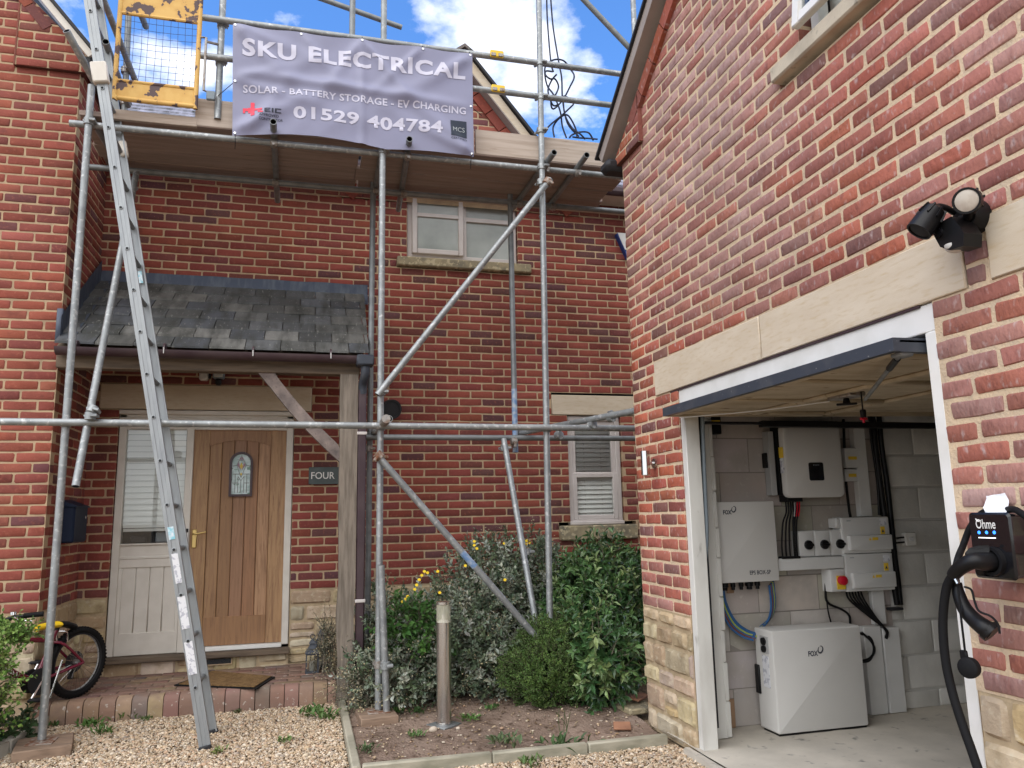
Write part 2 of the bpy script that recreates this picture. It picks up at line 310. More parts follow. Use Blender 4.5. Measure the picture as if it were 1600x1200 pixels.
    def build(s, name, parent=None, label=None, cat=None, group=None, kind=None, sharp=40, smooth=True, recalc=True):
        me = bpy.data.meshes.new(name)
        if parent is not None: org = WO[parent.name]
        else:
            xs = [p.x for p in s.v]; ys = [p.y for p in s.v]; zs = [p.z for p in s.v]
            org = Vector(((min(xs) + max(xs)) / 2, (min(ys) + max(ys)) / 2, min(zs)))
            if kind == 'structure': org = Vector((0, 0, 0))
        me.from_pydata([p - org for p in s.v], [], s.f)
        for k in s.mats: me.materials.append(M[k])
        me.polygons.foreach_set('material_index', s.m)
        if any(c is not None for c in s.c):
            at = me.color_attributes.new('Col', 'FLOAT_COLOR', 'CORNER'); arr = []
            for f, c in zip(s.f, s.c):
                c = c if c is not None else (.5, .5, .5)
                arr.extend((c[0], c[1], c[2], 1.0) * len(f))
            at.data.foreach_set('color', arr)
        if recalc:
            bm = bmesh.new(); bm.from_mesh(me); bmesh.ops.recalc_face_normals(bm, faces=bm.faces[:]); bm.to_mesh(me); bm.free()
        if smooth:
            me.polygons.foreach_set('use_smooth', [True] * len(me.polygons)); me.set_sharp_from_angle(angle=R(sharp))
        me.update()
        return link(name, me, parent, org, label, cat, group, kind)
def link(name, me, parent, org, label=None, cat=None, group=None, kind=None):
    o = bpy.data.objects.new(name, me); C.objects.link(o)
    if parent is not None: o.parent = parent
    else: o.location = org
    WO[o.name] = Vector(org); tag(o, label, cat, group, kind); return o
def tag(o, label=None, cat=None, group=None, kind=None):
    if label: o['label'] = label
    if cat: o['category'] = cat
    if group: o['group'] = group
    if kind: o['kind'] = kind
def thing(name, loc, label, cat, group=None):
    return link(name, None, None, Vector(loc), label, cat, group)
# text -> list of verts/faces in a box 0..1 x 0..1 (glyph extents)
def text_mesh(body, bold=0.0, spacing=1.0):
    cu = bpy.data.curves.new('t', 'FONT'); cu.body = body; cu.offset = bold; cu.resolution_u = 3; cu.space_character = spacing
    ob = bpy.data.objects.new('t', cu); C.objects.link(ob); bpy.context.view_layer.update()
    dg = bpy.context.evaluated_depsgraph_get(); me = bpy.data.meshes.new_from_object(ob.evaluated_get(dg))
    vs = [v.co.copy() for v in me.vertices]; fs = [tuple(p.vertices) for p in me.polygons]
    bpy.data.objects.remove(ob); bpy.data.curves.remove(cu); bpy.data.meshes.remove(me)
    x0 = min(v.x for v in vs); x1 = max(v.x for v in vs); y0 = min(v.y for v in vs); y1 = max(v.y for v in vs)
    return [((v.x - x0) / (x1 - x0), (v.y - y0) / (y1 - y0)) for v in vs], fs, (x1 - x0) / (y1 - y0)
def put_text(mb, body, O, X, Y, wd, ht, m, bold=.0, off=None, spacing=1.0):
    """O lower-left corner, X/Y unit directions, wd/ht size in metres (None keeps the shape)"""
    vs, fs, asp = text_mesh(body, bold, spacing)
    if wd is None: wd = ht * asp
    O, X, Y = Vector(O), Vector(X), Vector(Y)
    mb.add([O + X * (a * wd) + Y * (b * ht) for a, b in vs], fs, m)
# ------------------------------------------------------------------ masonry
def clip(poly, cpoly):
    res = poly; n = len(cpoly)
    for i in range(n):
        ax, ay = cpoly[i]; bx, by = cpoly[(i + 1) % n]; inp = res; res = []
        if not inp: return []
        sd_ = lambda p: (bx - ax) * (p[1] - ay) - (by - ay) * (p[0] - ax)
        for j in range(len(inp)):
            p, q = inp[j], inp[(j + 1) % len(inp)]; a, b = sd_(p), sd_(q)
            if a >= 0: res.append(p)
            if (a >= 0) != (b >= 0):
                t = a / (a - b); res.append((p[0] + (q[0] - p[0]) * t, p[1] + (q[1] - p[1]) * t))
    return res
PAL_RED = [((0.279, 0.076, 0.055), 5), ((0.305, 0.087, 0.060), 4), ((0.244, 0.070, 0.053), 4), ((0.205, 0.063, 0.053), 2), ((0.162, 0.064, 0.061), 1.2), ((0.301, 0.097, 0.070), 2)]
PAL_SHADE = [((0.244, 0.063, 0.048), 6), ((0.266, 0.070, 0.050), 5), ((0.218, 0.059, 0.047), 4), ((0.170, 0.057, 0.050), 2), ((0.131, 0.057, 0.057), 1.6)]  # darker copy of the red brick, shade of the main wall put into colour
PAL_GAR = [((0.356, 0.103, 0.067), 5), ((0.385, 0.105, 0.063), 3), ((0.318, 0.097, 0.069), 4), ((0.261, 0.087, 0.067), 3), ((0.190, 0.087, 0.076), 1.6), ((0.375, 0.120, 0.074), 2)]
PAL_PAVE = [((.28, .175, .135), 4), ((.24, .14, .115), 3), ((.32, .21, .155), 2), ((.19, .15, .14), 2), ((.32, .24, .15), 2)]
PAL_BLOCK = [((.50, .455, .415), 3), ((.47, .43, .395), 3), ((.53, .48, .435), 2)]
PAL_STONE = [((.50, .39, .25), 4), ((.55, .44, .30), 4), ((.45, .335, .20), 3), ((.58, .49, .36), 2), ((.51, .42, .31), 2)]
def pick(pal):
    t = rnd() * sum(w_ for _, w_ in pal)
    for c, w_ in pal:
        t -= w_
        if t <= 0: break
    k = U_(.85, 1.15); return (c[0] * k, c[1] * k * U_(.93, 1.07), c[2] * k * U_(.9, 1.1))
def masonry(mb, O, U, V, N_, poly, holes=(), bl=.225, bh=.075, j=.011, v0=0, u0=0, pal=PAL_RED, mat='brick', mmat='mortar', proud=.0045,
            jit=.0022, chamf=.008, ends=(), inset=.006, mortar=True, stag=.5, edge=.1, tone=None):
    O, U, V, N_ = Vector(O), Vector(U), Vector(V), Vector(N_)
    W3 = lambda u, v, d: O + U * u + V * v + N_ * d
    us = [p[0] for p in poly]; vs = [p[1] for p in poly]; um, uM, vm, vM = min(us), max(us), min(vs), max(vs)
    r0 = math.floor((vm - v0) / bh) - 1; r1 = math.ceil((vM - v0) / bh) + 1
    for r in range(r0, r1):
        a_, b_ = v0 + r * bh, v0 + (r + 1) * bh; mid = (a_ + b_) / 2
        if b_ < vm or a_ > vM: continue
        iv = [(um, uM)]; he = []
        for (h0, h1, k0, k1) in holes:
            if not (k0 < mid < k1): continue
            nv = []
            for (p, q) in iv:
                if h1 <= p or h0 >= q: nv.append((p, q)); continue
                if h0 > p: nv.append((p, h0)); he.append(h0)
                if h1 < q: nv.append((h1, q)); he.append(h1)
            iv = nv
        he += list(ends)
        for (p, q) in iv:
            if mortar:
                c = clip([(p, a_), (q, a_), (q, b_), (p, b_)], poly)
                if len(c) > 2: mb.add([W3(x, y, -proud) for x, y in c], [tuple(range(len(c)))], mmat)
                for e, sg in ((p, 1), (q, -1)):
                    if any(abs(e - h) < 1e-6 for h in he) and clip([(e - sg * -.001, mid)], poly):
                        x = e + sg * .005; mb.add([W3(x, a_, -proud), W3(x, b_, -proud), W3(x, b_, -edge - .02), W3(x, a_, -edge - .02)], [(0, 1, 2, 3)], mmat)
            k0 = math.floor((p - u0) / bl) - 1
            off = u0 + (stag * bl if r % 2 else 0)
            k = math.floor((p - off) / bl)
            while off + k * bl < q:
                bu0 = off + k * bl + j / 2; bu1 = off + (k + 1) * bl - j / 2; k += 1
                e0 = e1 = False
                if bu0 < p + .002: bu0 = p; e0 = True
                if bu1 > q - .002: bu1 = q; e1 = True
                if bu1 - bu0 < .035:
                    continue
                lo, hi = a_ + j / 2 + U_(-jit, jit) * .4, b_ - j / 2 + U_(-jit, jit) * .4
                cc = min(chamf, (bu1 - bu0) * .3, (hi - lo) * .3)
                J = lambda: U_(-jit, jit)
                c1, c2, c3, c4 = [cc * U_(.3, 1.2) for _ in range(4)]
                mu = (bu0 + bu1) / 2
                pl = [(bu0 + c1, lo + J()), (mu + J() * 3, lo + J()), (bu1 - c2, lo + J()), (bu1 + J(), lo + c2), (bu1 + J(), hi - c3), (bu1 - c3, hi + J()), (mu + J() * 3, hi + J()), (bu0 + c4, hi + J()), (bu0 + J(), hi - c4), (bu0 + J(), lo + c1)]
                full = all(len(clip([(x, y)] * 1, poly)) for x, y in ((bu0, lo), (bu1, lo), (bu1, hi), (bu0, hi)))
                if not full: pl = clip(pl, poly)
                if len(pl) < 3: continue
                mxu = sum(x for x, _ in pl) / len(pl); mxv = sum(y for _, y in pl) / len(pl)
                hw = max(abs(x - mxu) for x, _ in pl); hh = max(abs(y - mxv) for _, y in pl)
                if hw < .012 or hh < .008: continue
                def ins(d): return [(mxu + (x - mxu) * max(0, 1 - d / hw), mxv + (y - mxv) * max(0, 1 - d / hh)) for x, y in pl]
                ie = any(abs(e - bu0) < 1e-6 or abs(e - bu1) < 1e-6 for e in he) and (e0 or e1)
                dd = -edge if ie else -proud - .005
                n = len(pl); tu, tv = U_(-.008, .008), U_(-.015, .015); base = U_(-.0015, .0012)
                vsx = [W3(x, y, dd) for x, y in pl] + [W3(x, y, base - .0035) for x, y in ins(.0015)] + [W3(x, y, base + (x - mxu) * tu + (y - mxv) * tv) for x, y in ins(inset)]
                fs = [(i, (i + 1) % n, n + (i + 1) % n, n + i) for i in range(n)] + [(n + i, n + (i + 1) % n, 2 * n + (i + 1) % n, 2 * n + i) for i in range(n)] + [tuple(range(2 * n, 3 * n))]
                col_ = pick(pal)
                if tone:
                    t_ = max(0, min(1, tone[1](mxu, mxv) * U_(.25, 1.25))); k_ = U_(.85, 1.12); col_ = tuple(c_ + (b_ * k_ - c_) * t_ for c_, b_ in zip(col_, tone[0]))
                mb.add(vsx, fs, mat, col_)
def rubble(mb, O, U, V, N_, u0, u1, v0, v1, mat='stone', seed=0, cmin=.10, cmax=.17, lmin=.16, lmax=.42, depth=.009, endface=True, pal=PAL_STONE):
    O, U, V, N_ = Vector(O), Vector(U), Vector(V), Vector(N_); W3 = lambda u, v, d: O + U * u + V * v + N_ * d
    rs = random.Random(seed)
    mb.add([W3(u0, v0, -.007), W3(u1, v0, -.007), W3(u1, v1, -.007), W3(u0, v1, -.007)], [(0, 1, 2, 3)], 'stone_mortar')
    v = v1
    while v > v0 + .02:
        h = min(rs.uniform(cmin, cmax), v - v0)
        if v - h - v0 < .06: h = v - v0
        u = u0 - rs.uniform(0, .12)
        while u < u1:
            L = rs.uniform(lmin, lmax); a, b = max(u, u0), min(u + L, u1)
            if u1 - b < .09: b = u1; L = u1 - u
            u += L
            if b - a < .04: continue
            parts = [(v - h, v)]
            if h > .14 and rs.random() < .3: m_ = v - h * rs.uniform(.4, .6); parts = [(v - h, m_), (m_, v)]
            for (q0, q1) in parts:
                g = .005; x0, x1, y0, y1 = a + g, b - g, q0 + g, q1 - g
                nx = max(4, int((x1 - x0) / .018)); ny = max(4, int((y1 - y0) / .018)); sd2 = rs.uniform(0, 99)
                vs = []; fs = []; hx, hy = (x1 - x0) / 2, (y1 - y0) / 2; xm, ym = (x0 + x1) / 2, (y0 + y1) / 2
                tu, tv = rs.uniform(-.03, .03), rs.uniform(-.05, .05)
                for q in range(ny + 1):
                    for p in range(nx + 1):
                        sx_, sy_ = 2 * p / nx - 1, 2 * q / ny - 1
                        cx_ = sx_ * (1 - .035 * sy_ * sy_ * min(1, .05 / hx * 2)); cyy_ = sy_ * (1 - .06 * sx_ * sx_)
                        x = xm + hx * cx_; y = ym + hy * cyy_; e = min((1 - abs(sx_)) * hx, (1 - abs(sy_)) * hy)
                        wx, wy = noise.noise(Vector((x * 11, y * 11, sd2))) * .004, noise.noise(Vector((x * 11, y * 11, sd2 + 9))) * .004
                        d = -.012 if e < 1e-6 else min(1, .35 + e / .02) * depth + depth * .8 * noise.noise(Vector((x * 13, y * 13, sd2 + 5))) + .003 * noise.noise(Vector((x * 45, y * 45, sd2))) + ((x - xm) * tu + (y - ym) * tv if e > .004 else 0)
                        vs.append(W3(x + wx, y + wy, d))
                for q in range(ny):
                    for p in range(nx): i = q * (nx + 1) + p; fs.append((i, i + 1, i + nx + 2, i + nx + 1))
                col_ = pick(pal); mb.add(vs, fs, mat, col_)
                if endface:
                    for xx, sg in ((u0, 1), (u1, -1)):
                        if abs(x0 - xx) < .02 or abs(x1 - xx) < .02:
                            mb.add([W3(xx + sg * .004, q0, -.12), W3(xx + sg * .004, q1, -.12), W3(xx + sg * .006, q1, -.003), W3(xx + sg * .006, q0, -.003)], [(0, 1, 2, 3)], mat, col_)
        v -= h
XA, YA, ZA = Vector((1, 0, 0)), Vector((0, 1, 0)), Vector((0, 0, 1))
YM, YL, XG, XW = 7.21, 6.24, 2.19, -1.785       # main wall, wing front, garage front, wing return
ZS = .765                                       # top of the stone plinth

# ================================================================== GROUND
mb = MB(); mb.quad((-400, -400, -.012), (400, -400, -.012), (400, 400, -.012), (-400, 400, -.012), 'gravel_base'); mb.build('ground', kind='structure')
def pebbles(name, regions, count_per_m2, size, kind, pal, seed, zfun=lambda x, y: 0.0):
    rs = np.random.RandomState(seed)
    t = (1 + 5 ** .5) / 2
    iv = np.array([(-1, t, 0), (1, t, 0), (-1, -t, 0), (1, -t, 0), (0, -1, t), (0, 1, t), (0, -1, -t), (0, 1, -t), (t, 0, -1), (t, 0, 1), (-t, 0, -1), (-t, 0, 1)], float); iv /= np.linalg.norm(iv[0])
    iF = np.array([(0, 11, 5), (0, 5, 1), (0, 1, 7), (0, 7, 10), (0, 10, 11), (1, 5, 9), (5, 11, 4), (11, 10, 2), (10, 7, 6), (7, 1, 8), (3, 9, 4), (3, 4, 2), (3, 2, 6), (3, 6, 8), (3, 8, 9), (4, 9, 5), (2, 4, 11), (6, 2, 10), (8, 6, 7), (9, 8, 1)])
    pts = []
    for (poly, dens) in regions:
        xs = [p[0] for p in poly]; ys = [p[1] for p in poly]; ar = (max(xs) - min(xs)) * (max(ys) - min(ys))
        for _ in range(int(ar * count_per_m2 * dens)):
            x, y = rs.uniform(min(xs), max(xs)), rs.uniform(min(ys), max(ys))
            if clip([(x, y)], poly): pts.append((x, y))
    n = len(pts); pts = np.array(pts)
    V_ = iv[None] * (1 + rs.uniform(-.28, .28, (n, 12, 1)))
    s_ = size * np.exp(rs.normal(0, .33, (n, 1, 1))) * np.stack([rs.uniform(.8, 1.35, n), rs.uniform(.7, 1.1, n), rs.uniform(.45, .8, n)], -1)[:, None, :] / 2
    V_ = V_ * s_; a = rs.uniform(0, 6.283, n); b = rs.normal(0, .35, n)
    y2 = V_[:, :, 1] * np.cos(b)[:, None] - V_[:, :, 2] * np.sin(b)[:, None]; z2 = V_[:, :, 1] * np.sin(b)[:, None] + V_[:, :, 2] * np.cos(b)[:, None]
    x3 = V_[:, :, 0] * np.cos(a)[:, None] - y2 * np.sin(a)[:, None]; y3 = V_[:, :, 0] * np.sin(a)[:, None] + y2 * np.cos(a)[:, None]
    zb = np.array([zfun(*p) for p in pts])
    co = np.stack([x3 + pts[:, 0:1], y3 + pts[:, 1:2], z2 + zb[:, None] + rs.uniform(-.002, .006, (n, 1))], -1).reshape(-1, 3)
    F = (iF[None] + 12 * np.arange(n)[:, None, None]).reshape(-1, 3)
    me = bpy.data.meshes.new(name); me.vertices.add(len(co)); me.vertices.foreach_set('co', co.ravel())
    me.loops.add(F.size); me.loops.foreach_set('vertex_index', F.ravel().astype(np.int32))
    me.polygons.add(len(F)); me.polygons.foreach_set('loop_start', np.arange(0, F.size, 3, dtype=np.int32)); me.polygons.foreach_set('loop_total', np.full(len(F), 3, dtype=np.int32))
    me.update(calc_edges=True); me.validate()
    pa = np.array(pal)[rs.randint(0, len(pal), n)] * rs.uniform(.75, 1.2, (n, 1)) ; colr = np.concatenate([pa, np.ones((n, 1))], 1)
    at = me.color_attributes.new('Col', 'FLOAT_COLOR', 'CORNER'); at.data.foreach_set('color', np.repeat(colr, 60, 0).astype(np.float32).ravel())
    me.materials.append(M['pebble']); link(name, me, None, Vector((0, 0, 0)), kind=kind)
PALG = [(.53, .40, .27), (.60, .48, .35), (.48, .36, .23), (.64, .54, .42), (.44, .33, .22), (.56, .42, .29), (.40, .33, .27), (.62, .52, .38), (.50, .34, .23), (.66, .58, .47)]
pebbles('gravel', [([(-1.72, 4.1), (.27, 4.1), (.27, 6.26), (-1.72, 6.26)], 1.25), ([(.27, 3.7), (2.17, 3.7), (2.17, 4.5), (.27, 4.5)], 1.25), ([(-1.9, 3.2), (2.17, 3.2), (2.17, 4.1), (-1.9, 4.1)], .9)], 6400, .0138, 'stuff', PALG, 3)
# soil bed
def soilz(x, y): return .012 + .028 * noise.noise(Vector((x * 1.6, y * 1.6, 3))) + .012 * noise.noise(Vector((x * 6, y * 6, 1))) + .035 * max(0, min(1, (y - 4.8) / 1.0))
def sheet(name, x0, x1, y0, y1, st, m, zf, kind='structure'):
    mb = MB(); nx, ny = int((x1 - x0) / st), int((y1 - y0) / st); vs = []; fs = []
    for j in range(ny + 1):
        for i in range(nx + 1):
            x, y = x0 + (x1 - x0) * i / nx, y0 + (y1 - y0) * j / ny
            vs.append((x, y, zf(x, y) + .006 * noise.noise(Vector((x * 30, y * 30, 0)))))
    for j in range(ny):
        for i in range(nx): a = j * (nx + 1) + i; fs.append((a, a + 1, a + nx + 2, a + nx + 1))
    mb.add(vs, fs, m); mb.build(name, kind=kind, sharp=80, recalc=False)
sheet('soil_bed', .33, 2.17, 4.57, 7.19, .03, 'soil', soilz)
sheet('soil_border', -4.0, -1.75, 4.0, 6.2, .05, 'soil', lambda x, y: .02 + .03 * noise.noise(Vector((x * 2, y * 2, 8))))
pebbles('loose_stones', [([(.36, 4.62), (2.1, 4.62), (2.1, 5.9), (.36, 5.9)], 1)], 170, .013, 'stuff', PALG, 11, lambda x, y: soilz(x, y) + .004)
# brick paved step
mb = MB(); SX0, SX1, SY, SZ = -1.78, .26, 6.27, .15
masonry(mb, (0, 0, SZ), XA, YA, ZA, [(SX0, SY + .1), (SX1, SY + .1), (SX1, YM - .02), (SX0, YM - .02)], bl=.20, bh=.10, j=.006, v0=SY + .1, pal=PAL_PAVE, mat='paver', mmat='sand', proud=.006, chamf=.004, jit=.001)
mb.box((SX0, SY + .03, -.05), (SX1, YM - .02, SZ - .012), 'sand')
x = SX0
while x < SX1 - .03:
    x1 = min(x + .104, SX1); c = pick(PAL_PAVE); k = 1.1
    prof = [(-.02), ]
    vs = []; pr = [(SY + .0, -.03), (SY - .004, .06), (SY - .002, .11), (SY + .012, .138), (SY + .04, .150), (SY + .099, .152)]
    jx = U_(-.002, .002); jy = U_(-.004, .004)
    n = len(pr); a = [(x + .003, y + jy, z) for y, z in pr]; b = [(x1 - .003, y + jy, z) for y, z in pr]
    mb.add(a + b, [(i, i + 1, n + i + 1, n + i) for i in range(n - 1)] + [tuple(range(n)) + (), tuple(range(2 * n - 1, n - 1, -1))], 'paver', (c[0] * k, c[1] * k, c[2] * k)); x = x1
mb.build('brick_step', label='low brick paved doorstep with rounded front edge before the oak front door', cat='step', sharp=50)
# kerbs and edgings
def bar_thing(name, pts, wd, h, m, label, cat, z0=-.03, group=None, b=.008):
    mb = MB()
    for p, q in zip(pts[:-1], pts[1:]):
        p = Vector((p[0], p[1], (z0 + h) / 2)); q = Vector((q[0], q[1], (z0 + h) / 2)); d = (q - p).normalized() * .002
        mb.beam(p + d, q - d, wd, h - z0, m, b=b)
    return mb.build(name, label=label, cat=cat, group=group)
ka, kb = P(-30, 1215, Z=.08), P(75, 1122, Z=.08)
kpts = [(-2.6, 4.6), (-2.2, 4.95), (-1.92, 5.22), (-1.73, 5.62), (-1.70, 6.0), (-1.70, 6.24)]
bar_thing('edging_kerb', kpts, .07, .085, 'kerb', 'pale concrete edging kerb curving past the scaffold foot beside the bicycle', 'kerb')
bar_thing('bed_edging', [(.30, 4.50), (.30, 6.16)], .05, .06, 'edging', 'grey edging running from the oak porch post towards the camera beside gravel', 'edging', group='edgings round the flower bed')
bar_thing('bed_edging', [(.33, 4.53), (1.05, 4.515), (1.62, 4.51), (2.13, 4.515)], .05, .06, 'edging', 'long pale edging along the front of the soil bed ending at the garage corner', 'edging', group='edgings round the flower bed')
# ================================================================== HOUSE
house = thing('brick_house', (0, YM, 0), 'red brick house with stone plinth, oak front door, slate porch and steep gables', 'house')
# --- main wall
DX0, DX1, DZ0, DZ1 = -1.56, -.11, .29, 2.34            # door opening
WX0, WX1, WZ0, WZ1 = .905, 2.03, 3.87, 4.9             # upstairs window
VX0, VX1, VZ0, VZ1 = 2.50, 3.07, 1.262, 2.335          # small window
mb = MB()
masonry(mb, (0, YM, 0), XA, ZA, -YA, [(XW - .3, ZS), (6, ZS), (6, 4.44), (XW - .3, 4.44)],
        [(DX0, DX1, 0, DZ1), (DX0 - .16, .04, 2.34, 2.565), (WX0, WX1, 3.87, 9), (WX0 - .1, 2.16, 3.80, 3.87), (VX0, VX1, VZ0, VZ1), (VX0 - .16, VX1 + .2, 2.34, 2.545), (VX0 - .12, VX1 + .12, 1.115, 1.262)],
        v0=ZS, u0=.06, pal=PAL_SHADE)
# top course of headers standing up under the eaves
xx = XW - .2
while xx < 4.2:
    if not (WX0 - .02 < xx < WX1 - .02 or WX0 < xx + .21 < WX1):
        mb.box((xx + .006, YM - .012, 4.449), (xx + .216, YM + .08, 4.62), 'brick', .006, pick([((.22, .07, .06), 3), ((.19, .065, .055), 2)]))
    xx += .2235
mb.quad((XW, YM + .001, 4.44), (6, YM + .001, 4.44), (6, YM + .001, 4.7), (XW, YM + .001, 4.7), 'mortar')
# back of the wall behind openings
mb.build('main_wall', house)
mb = MB(); mb.box((XW - .3, YM + .22, 0), (6, YM + .24, 4.7), 'dark_in'); mb.build('inner_wall', house)
mb = MB()
for a, b in ((XW - .1, DX0), (DX1, 6)): rubble(mb, (0, YM, 0), XA, ZA, -YA, a, b, 0, ZS, seed=int(b * 10) + 3)
rubble(mb, (0, YM - .03, 0), XA, ZA, -YA, DX0, DX1, .1, .265, seed=5, cmin=.12, cmax=.2, endface=False)
mb.build('stone_plinth', house)
# --- lintels and sills
def slab(name, lo, hi, m, parent=house, b=.006, label=None):
    mb = MB(); mb.box(lo, hi, m, b); return mb.build(name, parent, label=label)
slab('lintel', (DX0 - .157, YM - .008, 2.343), (.037, YM + .1, 2.562), 'lintel')
slab('lintel', (VX0 - .157, YM - .008, 2.343), (VX1 + .197, YM + .1, 2.542), 'lintel')
slab('sill', (WX0 - .098, YM - .05, 3.775), (2.158, YM + .1, 3.868), 'old_stone', b=.012)
slab('sill', (VX0 - .118, YM - .05, 1.118), (VX1 + .118, YM + .1, 1.258), 'old_stone', b=.012)
# --- wing front and return wall
ET, SL = 4.98, 1.20
gp = [(-6, ZS), (XW, ZS), (XW, ET - .05), (-2.7, ET - .05 + .915 * SL), (-6, ET - .05 + .915 * SL + 3.96)]
mb = MB()
masonry(mb, (0, YL, 0), XA, ZA, -YA, gp, v0=ZS, u0=XW, pal=PAL_RED, ends=(XW,))
# corbelled kneeler at the eaves
masonry(mb, (0, YL - .028, 0), XA, ZA, -YA, [(-2.235, 4.865), (XW + .06, 4.865), (XW + .06, 5.0), (-2.235, 5.52)], v0=4.865, u0=-2.235, pal=PAL_SHADE, ends=(XW + .06, -2.235), edge=.05)
mb.add([(-2.235, YL - .036, 4.865), (XW + .06, YL - .036, 4.865), (XW + .06, YL + .05, 4.865), (-2.235, YL + .05, 4.865)], [(0, 1, 2, 3)], 'brick', (.10, .04, .035))  # underside coloured dark to paint the shadow line below the kneeler
# sloping course along the verge
d = Vector((-1, 0, SL)).normalized(); nrm = Vector((-SL, 0, -1)).normalized(); p0 = Vector((XW + .02, YL - .032, ET + .0))
k = .35
while k < 4.5:
    a = p0 + d * k + nrm * .02; b2 = a + d * .216; q = nrm * .075
    mb.prism([a, b2, b2 + q, a + q], (0, .06, 0), 'brick', pick(PAL_RED)); k += .225
mb.box((-2.2455, YL - .030, 4.868), (-2.2352, YL, 5.45), 'brick', 0, (.22, .08, .06)); mb.build('wing_wall', house)
mb = MB()
masonry(mb, (XW, 0, 0), -YA, ZA, XA, [(-YM + .004, ZS), (-YL - .103, ZS), (-YL - .103, 5.0), (-YM + .004, 5.0)], v0=ZS, u0=-YL - .103, pal=PAL_SHADE)
mb.build('return_wall', house)
mb = MB()
rubble(mb, (0, YL, 0), XA, ZA, -YA, -6, XW, 0, ZS, seed=21); rubble(mb, (XW, 0, 0), YA, ZA, XA, YL + .0, YM, 0, ZS, seed=22)
mb.build('wing_plinth', house)
# wing roof with verge board
mb = MB(); a = Vector((XW + .075, YL - .085, ET + .0)); b2 = a + d * 5
up = Vector((SL, 0, 1)).normalized()
mb.prism([a, b2, b2 + up * .04, a + up * .04], (0, .055, 0), 'cream_paint'); mb.prism([a + up * .002 - up * .012, b2 - up * .010, b2 + up * .0, a + up * .0], (0, .12, 0), 'cream_paint')
mb.build('verge_board', house)
mb = MB(); a2 = a + up * .042 + Vector((.015, -.02, -.015)); b3 = a2 + d * 5
mb.prism([a2, b3, b3 + up * .022, a2 + up * .022], (0, 3.5, 0), 'blackm')
mb.box((XW + .02, YL - .075, ET - .07), (XW + .10, YL + .95, ET + .01), 'blackm', .02)
mb.build('wing_roof', house)
# --- main roof, slate courses
mb = MB(); pit = math.tan(R(35)); y = 6.93; z = 4.64; i = 0
while y < 9.35:
    y2 = y + .21; c = [(.36, .36, .44), (.33, .33, .41), (.39, .39, .47)][i % 3]; xa = -4.0
    while xa < 5.5:
        xb = xa + .30; k = U_(.85, 1.15)
        mb.add([(xa + .002, y, z + .012), (xb - .002, y, z + .012), (xb - .002, y2 + .03, z + .21 * pit + .012), (xa + .002, y2 + .03, z + .21 * pit + .012), (xa + .002, y, z - .01), (xb - .002, y, z - .01)],
               [(0, 1, 2, 3), (4, 5, 1, 0)], 'slate', (c[0] * k, c[1] * k, c[2] * k)); xa = xb
    z += .21 * pit; y = y2; i += 1
mb.prism([(-4, y, z - .02), (-4, y + 2.6, z - 2.6 * pit - .02), (-4, y + 2.6, z - 2.6 * pit - .05), (-4, y, z - .05)], (9.7, 0, 0), 'slate', (.2, .2, .22))
mb.build('roof', house, sharp=20)
mb = MB(); mb.box((XW, 6.93, 4.58), (6, YM + .1, 4.62), 'cream_paint'); mb.box((XW, 6.84, 4.56), (WX0 - .4, 6.93, 4.66), 'brownp', .03); mb.box((WX1 + .4, 6.84, 4.56), (6, 6.93, 4.66), 'brownp', .03); mb.build('eaves', house)
# --- gablet above the upstairs window
gx, gz, gs = 1.47, 5.965, 1.235
mb = MB()
masonry(mb, (0, YM, 0), XA, ZA, -YA, [(gx - 1.25, gz - 1.25 * gs), (gx + 1.25, gz - 1.25 * gs), (gx, gz)], [(WX0, WX1, 3, 4.9)], v0=ZS, u0=.06, pal=PAL_RED)
for sg in (-1, 1):
    dd = Vector((sg, 0, -gs)).normalized(); nn = Vector((-sg * gs, 0, -1)).normalized(); p0 = Vector((gx, YM - .02, gz)); k = .1
    while k < 1.8:
        a = p0 + dd * k + nn * .03; b2 = a + dd * .214; q = nn * .1
        mb.prism([a, b2, b2 + q, a + q], (0, .05, 0), 'brick', pick(PAL_RED)); k += .225
mb.build('gablet_wall', house)
mb = MB()
for sg in (-1, 1):
    dd = Vector((sg, 0, -gs)).normalized(); uu = Vector((sg * gs, 0, 1)).normalized()
    a = Vector((gx, YM - .13, gz - .02)); b2 = a + dd * 1.52; mb.prism([a - uu * .012, b2 - uu * .012, b2, a], (0, .14, 0), 'soffit')
    mb.prism([a, b2, b2 + uu * .075, a + uu * .085], (0, .04, 0), 'lintel')
mb.prism([(gx - .11, YM - .15, gz + .01), (gx + .11, YM - .15, gz + .01), (gx + .09, YM - .15, gz + .05), (gx, YM - .15, gz + .12), (gx - .09, YM - .15, gz + .05)], (0, .05, 0), 'soffit')
mb.build('gablet_verge', house)
mb = MB()
for sg in (-1, 1):
    dd = Vector((sg, 0, -gs)).normalized(); uu = Vector((sg * gs, 0, 1)).normalized()
    a = Vector((gx, YM - .17, gz - .02)) + uu * .09; b2 = a + dd * 1.52
    mb.prism([a, b2, b2 + uu * .025, a + uu * .025], (0, 2.4, 0), 'blackm')
mb.prism([(gx - .12, YM - .18, gz + .035), (gx - .12, YM - .18, gz + .07), (gx, YM - .18, gz + .165), (gx + .12, YM - .18, gz + .07), (gx + .12, YM - .18, gz + .035), (gx, YM - .18, gz + .13)], (0, 2.4, 0), 'slate', (.15, .125, .115))
mb.build('gablet_roof', house)
